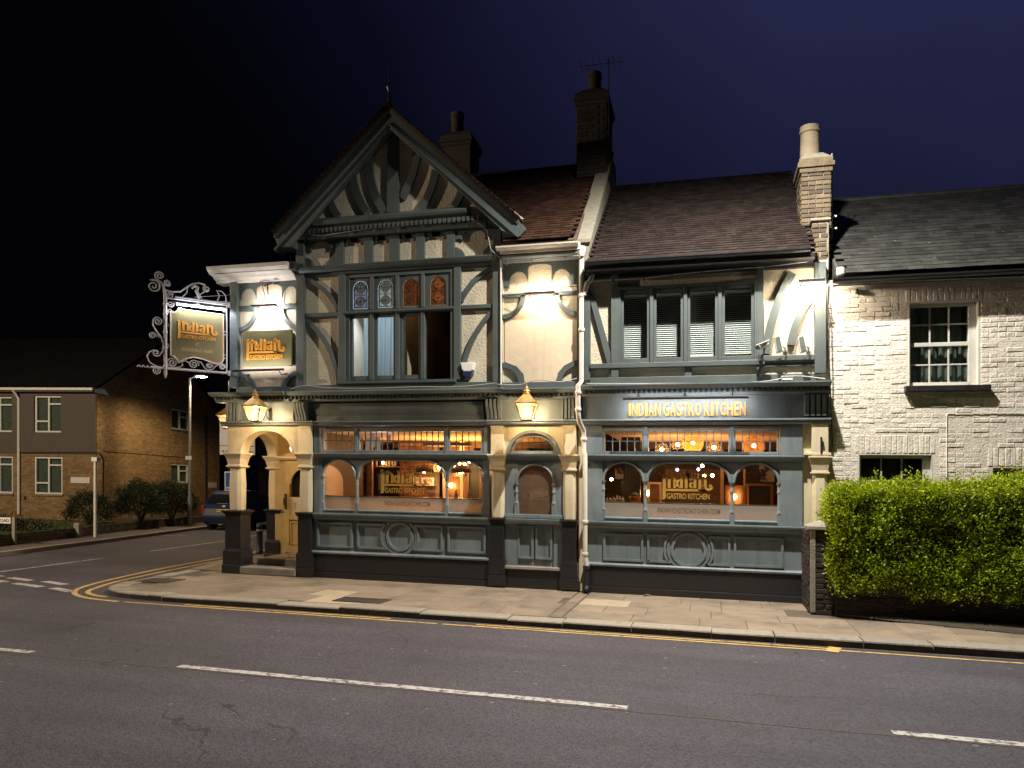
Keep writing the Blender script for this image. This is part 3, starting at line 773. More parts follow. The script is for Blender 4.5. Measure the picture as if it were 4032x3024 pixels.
def holed(mb, x0, x1, z0, z1, holes, y0, y1):
    xs = sorted({x0, x1, *[h[0] for h in holes], *[h[1] for h in holes]}); zs = sorted({z0, z1, *[h[2] for h in holes], *[h[3] for h in holes]})
    xs = [v for v in xs if x0 <= v <= x1]; zs = [v for v in zs if z0 <= v <= z1]
    for i in range(len(xs) - 1):
        for j in range(len(zs) - 1):
            cx, cz = (xs[i] + xs[i + 1]) / 2, (zs[j] + zs[j + 1]) / 2
            if not any(h[0] < cx < h[1] and h[2] < cz < h[3] for h in holes):
                mb.box(xs[i], xs[i + 1], y0, y1, zs[j], zs[j + 1])
    return mb
# upper walls of roughcast
holed(MB(), -8.86, -7.36, 3.45, 5.66, [], 0.09, 0.30).build('plaster_wall', ROUGHCAST, pub)
holed(MB(), -7.36, -3.47, 3.45, 6.42, [(-6.46, -4.36, 3.64, 5.62)], 0.035, 0.30).build('plaster_wall', ROUGHCAST, pub)
holed(MB(), -3.47, -2.02, 3.45, 5.80, [], 0.09, 0.30).build('plaster_wall', ROUGHCAST, pub)
holed(MB(), -2.02, 1.83, 3.45, 5.42, [(-1.44, 0.76, 3.86, 5.12)], 0.06, 0.30).build('plaster_wall', ROUGHCAST, pub)
MB().poly([(-7.75, 6.42), (-3.08, 6.42), (-5.57, 8.42)], 0.035, 0.25).build('gable_wall', ROUGHCAST, pub)
# side and back walls
shell('side_wall', ROUGHCAST, (-8.92, -8.80, 0.30, 6.2, 3.45, 5.66)); shell('side_wall', ROUGHCAST, (1.70, 1.83, 0.30, 6.2, 0.0, 5.42))
shell('back_wall', DARKBRICK, (-8.92, 1.83, 6.0, 6.2, 0.0, 5.6))

# ---- upper timbers: posts, rails, curved braces (each its own piece)
def rail(x0, x1, z0, z1, y0=-0.03, y1=0.05, name='timber_rail'): shell(name, TIMBER, (x0, x1, y0, y1, z0, z1), bevel=0.006)
def post(x0, x1, z0, z1, y0=-0.04, y1=0.06): shell('timber_post', TIMBER, (x0, x1, y0, y1, z0, z1), bevel=0.006)
def sweep(c0, c1, w, y0, y1, bow, n=10, name='timber_brace', par=None):
    """curved brace from c0 to c1 (x,z), bowed sideways, width w"""
    a, b = Vector(c0), Vector(c1); t = b - a; nrm = Vector((-t.y, t.x)).normalized(); L = []; Rr = []
    for i in range(n + 1):
        s = i / n; p = a + t * s + nrm * bow * 4 * s * (1 - s)
        tt = t + nrm * bow * 4 * (1 - 2 * s); m = Vector((-tt.y, tt.x)).normalized() * w / 2
        L.append(tuple(p + m)); Rr.append(tuple(p - m))
    mb = MB()
    for i in range(n): mb.poly([L[i], L[i + 1], Rr[i + 1], Rr[i]], y0, y1)
    k = MB()
    vs = [(x, y0, z) for x, z in L] + [(x, y0, z) for x, z in Rr] + [(x, y1, z) for x, z in L] + [(x, y1, z) for x, z in Rr]
    m = n + 1; fs = []
    for i in range(n):
        fs += [(i, i + 1, m + i + 1, m + i), (2 * m + i, 3 * m + i, 3 * m + i + 1, 2 * m + i + 1), (i, 2 * m + i, 2 * m + i + 1, i + 1), (m + i, m + i + 1, 3 * m + i + 1, 3 * m + i)]
    fs += [(0, m, 3 * m, 2 * m), (n, 2 * m + n, 3 * m + n, m + n)]
    k.add(vs, fs); return k.build(name, TIMBER, par or pub)
# left bay
post(-8.925, -8.77, 3.58, 5.62, -0.03, 0.10)
rail(-8.77, -7.47, 3.48, 3.585, -0.01, 0.10)
rail(-8.77, -8.43, 5.06, 5.16, 0.03, 0.10); rail(-7.79, -7.47, 5.06, 5.16, 0.03, 0.10)
def ring(cx, cz, r0, r1, a0, a1, y0=0.03, y1=0.095): MB().arc(cx, cz, r0, r1, a0, a1, y0, y1, 12).build('timber_quadrant', TIMBER, pub)
ring(-8.80, 5.10, 0.36, 0.44, 270, 360); ring(-7.44, 5.10, 0.36, 0.44, 180, 270)
ring(-8.78, 3.50, 0.29, 0.37, 10, 90); ring(-7.44, 3.50, 0.30, 0.38, 90, 170)
# smooth centre panel of the left bay
MB().poly([(-8.42, 5.60), (-8.38, 5.0), (-8.46, 4.86), (-8.72, 4.70), (-8.72, 3.95), (-8.50, 3.80), (-8.40, 3.59), (-7.80, 3.59), (-7.74, 3.80), (-7.52, 3.93), (-7.52, 4.64), (-7.76, 4.84), (-7.82, 5.0), (-7.78, 5.60)], 0.075, 0.10).build('smooth_panel', SMOOTH, pub)
# gable bay
post(-7.475, -7.31, 3.58, 6.25, -0.06, 0.06); post(-3.625, -3.475, 3.58, 6.25, -0.06, 0.06)
post(-6.61, -6.47, 3.64, 5.63); post(-4.345, -4.225, 3.64, 5.63)
rail(-7.31, -3.625, 5.635, 5.69); rail(-7.31, -6.61, 4.865, 4.94); rail(-4.225, -3.625, 4.885, 4.955)
rail(-7.50, -3.46, 3.46, 3.59, -0.05, 0.05)
MB().xprof([(0.03, 5.69), (-0.06, 5.69), (-0.10, 5.72), (-0.13, 5.77), (-0.13, 5.79), (0.03, 5.80)], -7.40, -3.55).build('storey_moulding', TIMBER, pub)
sweep((-7.30, 5.60), (-6.62, 4.96), 0.085, -0.015, 0.045, 0.09); sweep((-7.30, 4.84), (-6.615, 3.66), 0.085, -0.015, 0.045, 0.13)
sweep((-4.235, 5.03), (-3.60, 5.60), 0.085, -0.015, 0.045, 0.09); sweep((-4.215, 3.66), (-3.61, 4.86), 0.085, -0.015, 0.045, 0.13)
# bay over the small door
post(-2.15, -2.02, 3.58, 5.60, 0.0, 0.10)
rail(-3.47, -2.15, 3.46, 3.575, 0.0, 0.10)
rail(-3.475, -3.07, 5.06, 5.13, 0.03, 0.10); rail(-2.55, -2.15, 5.06, 5.13, 0.03, 0.10); rail(-3.07, -2.55, 5.10, 5.135, 0.05, 0.10)
ring(-3.47, 5.10, 0.33, 0.41, 270, 360); ring(-2.13, 5.10, 0.33, 0.41, 180, 270)
ring(-3.47, 3.55, 0.29, 0.38, 0, 90); ring(-2.13, 3.55, 0.29, 0.38, 90, 180)
MB().poly([(-3.10, 5.055), (-3.14, 4.88), (-3.25, 4.76), (-3.44, 4.70), (-3.44, 3.95), (-3.22, 3.86), (-3.10, 3.72), (-3.08, 3.58), (-2.52, 3.58), (-2.50, 3.72), (-2.38, 3.86), (-2.16, 3.95), (-2.16, 4.70), (-2.35, 4.76), (-2.46, 4.88), (-2.50, 5.055)], 0.07, 0.10).build('smooth_panel', SMOOTH, pub)
# scalloped heads
def scallop(x0, x1, ztop, lobes, y0, y1, name='scalloped_board'):
    pts = [(x0, ztop)]
    for i, (xa, xb, za, zb) in enumerate(lobes):
        cx = (xa + xb) / 2; r = (xb - xa) / 2
        pts.append((xa, za))
        for k in range(1, 10):
            a = math.pi * (1 - k / 10); pts.append((cx + r * math.cos(a), za + (zb - za) * math.sin(a)))
        pts.append((xb, za))
    pts.append((x1, ztop)); MB().poly(pts, y0, y1).build(name, TIMBER, pub)
scallop(-3.47, -2.15, 5.70, [(-3.44, -3.36, 5.24, 5.25), (-3.36, -3.02, 5.30, 5.52), (-3.02, -2.60, 5.56, 5.63), (-2.60, -2.26, 5.30, 5.52), (-2.26, -2.18, 5.24, 5.25)], 0.05, 0.10)
scallop(-8.77, -7.47, 5.62, [(-8.74, -8.40, 5.28, 5.50), (-8.40, -7.84, 5.46, 5.56), (-7.84, -7.50, 5.28, 5.50)], 0.05, 0.10)
# right bay
post(-2.02, -1.92, 3.58, 5.36, -0.02, 0.07); post(-1.565, -1.44, 3.62, 5.36, -0.03, 0.07); post(0.76, 0.865, 3.62, 5.36, -0.03, 0.07); post(1.625, 1.79, 3.62, 5.36, -0.05, 0.07)
rail(-1.92, 1.625, 3.475, 3.62, -0.04, 0.06)
rail(-1.92, 0.88, 3.775, 3.855, -0.05, 0.06, 'window_sill'); rail(0.865, 1.625, 3.835, 3.92, -0.03, 0.06); rail(0.865, 1.625, 3.745, 3.775, 0.01, 0.06)
shell('eaves_rail', BLACKP, (-1.92, 1.79, -0.02, 0.06, 5.30, 5.36))
shell('timber_post', TIMBER, (-1.60, -1.46, 0.0, 0.06, 3.62, 3.775), bevel=0.004); shell('timber_post', TIMBER, (-0.36, -0.25, 0.0, 0.06, 3.62, 3.775), bevel=0.004)
MB().poly([(-1.92, 5.02), (-1.85, 5.02), (-1.565, 4.0), (-1.565, 3.855), (-1.63, 3.855), (-1.92, 4.93)], -0.01, 0.065).build('timber_brace', TIMBER, pub)
sweep((0.90, 3.95), (1.30, 5.22), 0.125, -0.02, 0.065, 0.07); sweep((1.28, 4.08), (1.56, 4.80), 0.115, -0.02, 0.065, 0.05)
# ---- gable: barge boards, collar cornice, struts and studs
pk, fl, fr_ = (-5.495, 8.435), (-7.783, 6.332), (-3.10, 6.255)
sl = (8.435 - 6.332) / (7.783 - 5.495); sr = (8.435 - 6.255) / (5.495 - 3.10)
MB().poly([pk, fl, (-7.70, 6.126), (-7.453, 6.120), (pk[0], 8.125)], -0.28, -0.23).build('barge_board', TIMBER, pub, 0.006)
MB().poly([pk, (pk[0], 8.125), (-3.45, 6.20), (-3.404, 6.13), (-3.09, 6.01), (-2.96, 6.127), (-3.10, 6.255)], -0.28, -0.23).build('barge_board', TIMBER, pub, 0.006)
for a, b in ((fl, pk), (pk, fr_)):                    # roll mouldings on the barge boards
    s_ = 1 if a is fl else -1
    m_ = sl if a is fl else -sr
    for dz, w_ in ((-0.02, 0.035), (-0.255, 0.03)):
        MB().beam((a[0], -0.295, a[1] + dz), (b[0], -0.295, b[1] + dz), w_, 0.03).build('barge_moulding', TIMBER, pub)
    MB().add([(a[0], -0.27, a[1] - 0.27), (b[0], -0.27, b[1] - 0.27), (b[0], 0.03, b[1] - 0.27), (a[0], 0.03, a[1] - 0.27)], [(0, 1, 2, 3)]).build('verge_soffit', TIMBER, pub)
    g_ = MB(); q = Vector((b[0] - a[0], b[1] - a[1])); nn = Vector((-q.y, q.x)).normalized()
    k = [(a[0], a[1]), (b[0], b[1]), (b[0], b[1] + 0.07), (a[0], a[1] + 0.07)]
    g_.poly(k, -0.32, 6.0); g_.build('roof_slope', DARKBRICK, pub)
    n_ = int(q.length / 0.11)
    tl = MB()
    for i in range(n_):                                # tile edges stepping up the verge
        c = Vector(a) + q * (i + 0.5) / n_; d = q.normalized() * 0.085
        tl.poly([(c.x - d.x, c.y - d.y + 0.072), (c.x + d.x, c.y + d.y + 0.072), (c.x + d.x, c.y + d.y + 0.088), (c.x - d.x, c.y - d.y + 0.105)] if s_ > 0 else
                [(c.x - d.x, c.y - d.y + 0.072), (c.x + d.x, c.y + d.y + 0.072), (c.x + d.x, c.y + d.y + 0.105), (c.x - d.x, c.y - d.y + 0.088)], -0.37, -0.05)
    tl.build('verge_tiles', BROWNTILE, pub, kind='stuff')
MB().lathe([(0.05, 0), (0.05, .06), (0.09, .10), (0.03, .16), (0.02, .35), (0.05, .42), (0.012, .50), (0.01, .75)], (-5.495, -0.25, 8.43), 10).build('roof_finial', DARKMETAL, pub)
# kneeler boxes at the feet of the rakes
shell('eaves_box', TIMBER, (-7.70, -7.43, -0.225, 0.03, 6.12, 6.28), (-3.40, -3.10, -0.225, 0.03, 6.03, 6.19), bevel=0.004)
MB().xprof([(0.03, 6.47), (-0.10, 6.47), (-0.13, 6.50), (-0.20, 6.53), (-0.22, 6.57), (-0.20, 6.60), (-0.14, 6.64), (-0.03, 6.70), (0.03, 6.71)], -7.06, -4.06).build('collar_cornice', TIMBER, pub)
MB().xprof([(0.03, 6.30), (-0.10, 6.30), (-0.12, 6.33), (-0.13, 6.47), (0.03, 6.47)], -7.20, -3.74).build('collar_beam', TIMBER, pub)
dn = None
def dentils(x0, x1, pitch, w, y0, y1, z0, z1):
    n = int((x1 - x0) / pitch); src = None; base = world_loc(pub)
    for i in range(n + 1):
        x = x0 + i * pitch
        if src is None:
            me = MB().box(-w / 2, w / 2, y0, y1, z0, z1).mesh('dentil', TIMBER); src = me
        o = bpy.data.objects.new('dentil', src); COL.objects.link(o); o.parent = pub; o.location = Vector((x, 0, 0)) - base
dentils(-7.12, -3.84, 0.088, 0.048, -0.18, -0.12, 6.385, 6.465)
# king post, struts
MB().poly([(-5.635, 6.70), (-5.40, 6.70), (-5.42, 8.06), (-5.62, 8.06)], -0.04, 0.04).build('timber_post', TIMBER, pub)
for (a, b, w_, bow) in (((-5.68, 6.72), (-5.99, 7.80), 0.15, 0.11), ((-6.02, 6.72), (-6.33, 7.44), 0.14, 0.05), ((-6.62, 6.72), (-6.80, 7.05), 0.13, 0.02),
                        ((-5.36, 6.95), (-5.06, 7.72), 0.14, -0.05), ((-5.00, 6.72), (-4.70, 7.40), 0.14, -0.05), ((-4.36, 6.72), (-4.20, 7.03), 0.13, -0.02)):
    sweep(a, b, w_, -0.025, 0.04, bow)
# studs and valance boards under the collar
for a, b in ((-6.675, -6.507), (-6.099, -5.922), (-5.597, -5.399), (-5.073, -4.911), (-4.491, -4.343)): post(a, b, 5.80, 6.30, -0.025, 0.045)
for a, b, side in ((-7.31, -6.675, 1), (-6.507, -6.099, 0), (-5.922, -5.597, 0), (-5.399, -5.073, 0), (-4.911, -4.491, 0), (-4.343, -3.64, 1)):
    w_ = b - a; c = (a + b) / 2
    scallop(a, b, 6.32, [(a + 0.005, a + 0.07, 6.17, 6.19), (a + 0.07, a + w_ * 0.34, 6.22, 6.27), (a + w_ * 0.30, b - w_ * 0.30, 6.27, 6.345 if False else 6.30), (b - w_ * 0.34, b - 0.07, 6.22, 6.27), (b - 0.07, b - 0.005, 6.17, 6.19)] if not side else
            [(a + 0.005, a + w_ * 0.2, 6.10, 6.14), (a + w_ * 0.2, b - w_ * 0.2, 6.16, 6.29), (b - w_ * 0.2, b - 0.005, 6.10, 6.14)], -0.005, 0.04)
    if side:
        for cx, a0, a1 in ((a, 0, 90), (b, 90, 180)): MB().arc(cx, 5.80, 0.0, 0.19, a0, a1, -0.01, 0.045, 8).build('timber_quadrant', TIMBER, pub)

# ---- eaves cornices and gutters
MB().xprof([(0.20, 5.60), (-0.02, 5.60), (-0.05, 5.64), (-0.10, 5.66), (-0.14, 5.70), (-0.24, 5.72), (-0.32, 5.78), (-0.34, 5.84), (0.20, 5.85)], -9.22, -7.50).build('eaves_cornice', PIPE, pub)
MB().xprof([(-0.9, 5.72), (-0.9, 5.86), (6.2, 6.25), (6.2, 5.6)], -9.1, -7.4).map(lambda x, y, z: (x, max(y, -0.25), z)).build('flat_roof', DARKMETAL, pub)
MB().xprof([(0.20, 5.66), (-0.02, 5.66), (-0.05, 5.70), (-0.16, 5.71), (-0.16, 5.74), (0.20, 5.76)], -3.45, -2.05).build('eaves_board', GREY, pub)
def gutter(x0, x1, y, z, m, name='gutter', r=0.06):
    A = [R(180 + 180 * i / 8) for i in range(9)]
    pts = [(y + r * math.cos(a), z + r * math.sin(a)) for a in A] + [(y + (r - .008) * math.cos(a), z + (r - .008) * math.sin(a)) for a in reversed(A)]
    return MB().xprof(pts, x0, x1).build(name, m, pub)
gutter(-3.50, -2.08, -0.25, 5.86, PIPE, r=0.065); shell('fascia_board', PIPE, (-3.46, -2.06, -0.185, -0.165, 5.76, 5.88))
MB().xprof([(0.10, 5.36), (-0.22, 5.36), (-0.26, 5.38), (-0.26, 5.44), (0.10, 5.46)], -1.94, 1.60).build('eaves_soffit', BLACKP, pub)
gutter(-1.95, 1.52, -0.33, 5.50, DARKMETAL, r=0.062)
# ---- main cornice over the shopfront with dentils
CP = [(0.06, 3.30), (-0.10, 3.30), (-0.12, 3.325), (-0.13, 3.395), (-0.27, 3.40), (-0.31, 3.425), (-0.34, 3.445), (-0.34, 3.465), (-0.30, 3.47), (0.06, 3.49)]
for a, b, dy, dz in ((-9.14, -7.55, -0.06, -0.025), (-7.55, -3.38, 0.0, -0.02), (-3.38, -2.14, 0.0, -0.035), (-2.05, 1.83, 0.0, 0.0)):
    MB().xprof([(y + dy, z + dz) for y, z in CP], a, b).build('shopfront_cornice', GREY, pub)
    dentils(a + 0.06, b - 0.04, 0.082, 0.042, -0.20 + dy, -0.125 + dy, 3.335 + dz, 3.392 + dz)
# ---- frieze boards and string course
shell('fascia', GREY, (-9.02, -7.55, -0.02, 0.25, 2.90, 3.29), bevel=0.004); shell('fascia', GREY, (-7.55, -3.50, 0.05, 0.25, 2.90, 3.29))
MB().xprof([(0.05, 2.90), (-0.01, 2.92), (-0.01, 3.02), (-0.06, 3.12), (-0.06, 3.24), (0.05, 3.25)], -7.08, -3.80).build('fascia_board', GREY, pub)
shell('fascia', GREY, (-3.50, -2.10, -0.02, 0.25, 2.90, 3.28)); shell('fascia', GREY, (-2.05, 1.83, -0.01, 0.25, 2.87, 3.31))
SP = [(0.20, 2.83), (-0.05, 2.83), (-0.08, 2.85), (-0.08, 2.875), (-0.12, 2.89), (-0.12, 2.915), (0.20, 2.925)]
for a, b in ((-9.06, -7.10), (-7.10, -3.72), (-3.72, -2.12), (-2.05, 1.85)):
    MB().xprof([(y - (0.03 if a in (-9.06, -3.72) else 0), z) for y, z in SP], a, b).build('string_course', GREY, pub)
# corbels: four S-curved ribs each
def corbel(x0, x1, zb=2.93, zt=3.27, straight=False, rake=0.0):
    c = shell('corbel', GREY, (x0, x1, -0.05, 0.05, zb, zt))
    prof = [(-0.05, zb), (-0.09, zb), (-0.10, zb + 0.06), (-0.15, zb + 0.17), (-0.19, zb + 0.24), (-0.19, zt), (-0.05, zt)] if not straight else [(-0.05, zb), (-0.13, zb), (-0.13, zt), (-0.05, zt)]
    n = 4; w = (x1 - x0) / (2 * n - 1) * 1.0
    for i in range(n):
        a = x0 + (x1 - x0 - w * 1.3) / (n - 1) * i
        MB().xprof(prof, a, a + w * 1.3).build('rib', GREY, c)
    return c
corbel(-8.94, -8.66, straight=True); corbel(-7.46, -7.24); corbel(-3.72, -3.46); corbel(-2.40, -2.18, straight=True); corbel(1.47, 1.78, 2.95, 3.28, straight=True)

# ---- pillars: granite pedestal, smooth shaft, moulded capital, block above
def pillar(x, w, y=0.0, base=0.0, block=True, ptop=1.20, top=2.83, pw=None, d=None, cw=None):
    pw = pw or w * 1.35; cw = cw or w * 1.42; d = d or w; hw = w / 2
    def blk(mb, ww, dd, z0, z1): mb.box(x - ww / 2, x + ww / 2, y - dd / 2, y + dd / 2, z0, z1)
    p = MB(); blk(p, pw * 1.16, pw * 1.16, base - 0.03, base + 0.17); blk(p, pw * 1.08, pw * 1.08, base + 0.17, base + 0.44)
    blk(p, pw * 0.98, pw * 0.98, base + 0.44, base + 0.47); blk(p, pw * 0.92, pw * 0.92, base + 0.47, ptop - 0.07); blk(p, pw * 1.05, pw * 1.05, ptop - 0.07, ptop - 0.03); blk(p, pw * 1.2, pw * 1.2, ptop - 0.03, ptop + 0.012)
    p.build('pedestal', GRANITE, pub, 0.012)
    s = MB(); ch = w * 0.22
    def ring8(z, k): a = hw * k; c = ch * k; return [(x - a + c, y - a, z), (x + a - c, y - a, z), (x + a, y - a + c, z), (x + a, y + a - c, z), (x + a - c, y + a, z), (x - a + c, y + a, z), (x - a, y + a - c, z), (x - a, y - a + c, z)]
    zs = [(ptop + 0.012, 0.94), (ptop + 0.3, 1.0), (1.72, 1.0), (2.03, 0.92)]
    vs = []
    for z, k in zs: vs += ring8(z, k)
    fs = [(i * 8 + k, i * 8 + (k + 1) % 8, i * 8 + 8 + (k + 1) % 8, i * 8 + 8 + k) for i in range(len(zs) - 1) for k in range(8)]
    s.add(vs, fs + [tuple(range(7, -1, -1)), tuple(range(24, 32))]); s.build('pillar_shaft', CREAM, pub, 0.01)
    c = MB()
    for k0, k1, z0, z1 in ((1.02, 1.10, 2.03, 2.045), (1.16, 1.16, 2.045, 2.075), (1.02, 1.0, 2.075, 2.10), (0.98, 1.12, 2.10, 2.20), (1.12, 1.30, 2.20, 2.26), (1.34, 1.42, 2.26, 2.29), (1.46, 1.46, 2.29, 2.32)):
        a, b = hw * k0, hw * k1
        c.add([(x - a, y - a, z0), (x + a, y - a, z0), (x + a, y + a, z0), (x - a, y + a, z0), (x - b, y - b, z1), (x + b, y - b, z1), (x + b, y + b, z1), (x - b, y + b, z1)],
              [(0, 3, 2, 1), (4, 5, 6, 7), (0, 1, 5, 4), (1, 2, 6, 5), (2, 3, 7, 6), (3, 0, 4, 7)])
    c.build('capital', CREAM, pub, 0.006)
    if block:
        shell('pillar_block', CREAM, (x - hw * 1.0, x + hw * 1.0, y - hw, y + hw, 2.32, top), bevel=0.006)
pillar(-8.82, 0.27, 0.08, block=False, pw=0.37)
pillar(-7.285, 0.26, 0.05, pw=0.30)
pillar(-9.06, 0.30, 1.80, base=0.05, block=False, ptop=1.16, pw=0.34)
pillar(-3.545, 0.235, 0.06, base=0.05, pw=0.27); pillar(-2.275, 0.235, 0.06, base=0.05, pw=0.27)
pillar(1.70, 0.24, 0.05, base=0.02, pw=0.26)

# ---- corner porch: arches, inner walls, ochre door, steps
def arch_face(x0, x1, zt, cx, r, zs, y0, y1, sq=1.0, n=24):
    pts = [(x0, zt), (x1, zt), (x1, zs)] + [(cx + r * math.cos(math.pi * i / n), zs + sq * r * math.sin(math.pi * i / n)) for i in range(n + 1)] + [(x0, zs)]
    return MB().poly(pts, y0, y1)
arch_face(-8.955, -7.415, 2.83, -8.115, 0.545, 2.32, -0.05, 0.20, 0.78).build('porch_arch', CREAM, pub)
MB().arc(-8.115, 2.32, 0.545, 0.575, 0, 180, -0.062, -0.05, 24, 0.78).build('arch_moulding', CREAM, pub)
arch_face(0.10, 2.0, 2.83, 0.95, 0.62, 2.30, -0.11, 0.11, 0.72).map(lambda x, y, z: (-8.83 - 0.13 * x + y, x, z)).build('porch_arch', CREAM, pub)
shell('side_fascia', GREY, (-9.05, -8.86, 0.25, 6.0, 2.83, 3.29))
shell('porch_ceiling', CREAM, (-9.0, -7.1, 0.1, 2.4, 2.83, 2.86))
shell('porch_wall', YELLOWDOOR, (-9.00, -8.745, 1.64, 1.9, 0.2, 2.83), (-8.745, -7.82, 1.64, 1.9, 2.26, 2.83), (-7.82, -7.15, 1.64, 1.9, 0.2, 2.83))
shell('porch_wall', CREAM, (-7.16, -7.13, 0.18, 1.64, 0.2, 2.83))
MB().xprof([(1.66, 2.24), (1.58, 2.24), (1.55, 2.28), (1.55, 2.31), (1.66, 2.32)], -8.95, -7.16).build('porch_moulding', CREAM, pub)
door = shell('door', YELLOWDOOR, (-8.74, -8.625, 1.58, 1.64, 0.27, 2.22), (-7.90, -7.82, 1.58, 1.64, 0.27, 2.22), (-8.625, -7.90, 1.58, 1.64, 2.12, 2.22), (-8.625, -7.90, 1.58, 1.64, 0.97, 1.08), (-8.625, -7.90, 1.58, 1.64, 0.27, 0.42), (-8.625, -7.90, 1.61, 1.635, 0.42, 0.97))
arch_face(-8.625, -7.90, 2.12, -8.262, 0.335, 1.72, 1.585, 1.635).build('door_rail', YELLOWDOOR, door)
MB().box(-8.625, -7.90, 1.615, 1.622, 1.08, 2.12).build('door_glass', GLASS, door)
MB().box(-8.625, -7.90, 1.611, 1.6145, 1.08, 1.45).build('frosted_film', FROST, door)
MB().box(-8.725, -8.675, 1.555, 1.58, 1.20, 1.52).lathe([(0.03, 0), (0.03, 0.14)], (-8.70, 1.52, 1.28), 8).build('door_handle', DARKMETAL, door, 0.004)
for a, b in ((-8.61, -8.285), (-8.24, -7.92)):
    m_ = MB(); m_.box(a, b, 1.592, 1.61, 0.44, 0.47).box(a, b, 1.592, 1.61, 0.90, 0.93).box(a, a + 0.03, 1.592, 1.61, 0.47, 0.90).box(b - 0.03, b, 1.592, 1.61, 0.47, 0.90)
    m_.build('panel_moulding', YELLOWDOOR, door)
shell('porch_step', STONE, (-8.62, -7.44, -0.16, 0.22, 0.0, 0.145), bevel=0.02); shell('porch_step', STONE, (-8.50, -7.30, 0.2205, 1.66, 0.0, 0.285), bevel=0.02)
# ---- flank wall beyond the porch
shell('side_wall', GREY, (-9.30, -9.10, 1.98, 6.0, 0.0, 2.83))
# ---- shop windows
def colonnette(x, zb, zt, y, par, half=0):
    w = 0.075
    mb = MB(); mb.box(x - w / 2, x + w / 2, y - 0.03, y + 0.05, zb, zb + 0.19)
    mb.build('column_base', GREY, par, 0.008)
    MB().lathe([(0.040, 0.19), (0.040, 0.205), (0.030, 0.225), (0.027, 0.25), (0.024, zt - zb - 0.17), (0.034, zt - zb - 0.16), (0.034, zt - zb - 0.14), (0.025, zt - zb - 0.12), (0.027, zt - zb - 0.045), (0.042, zt - zb - 0.03), (0.044, zt - zb)], (x, y, zb), 10).build('colonnette', GREY, par, smooth=True)

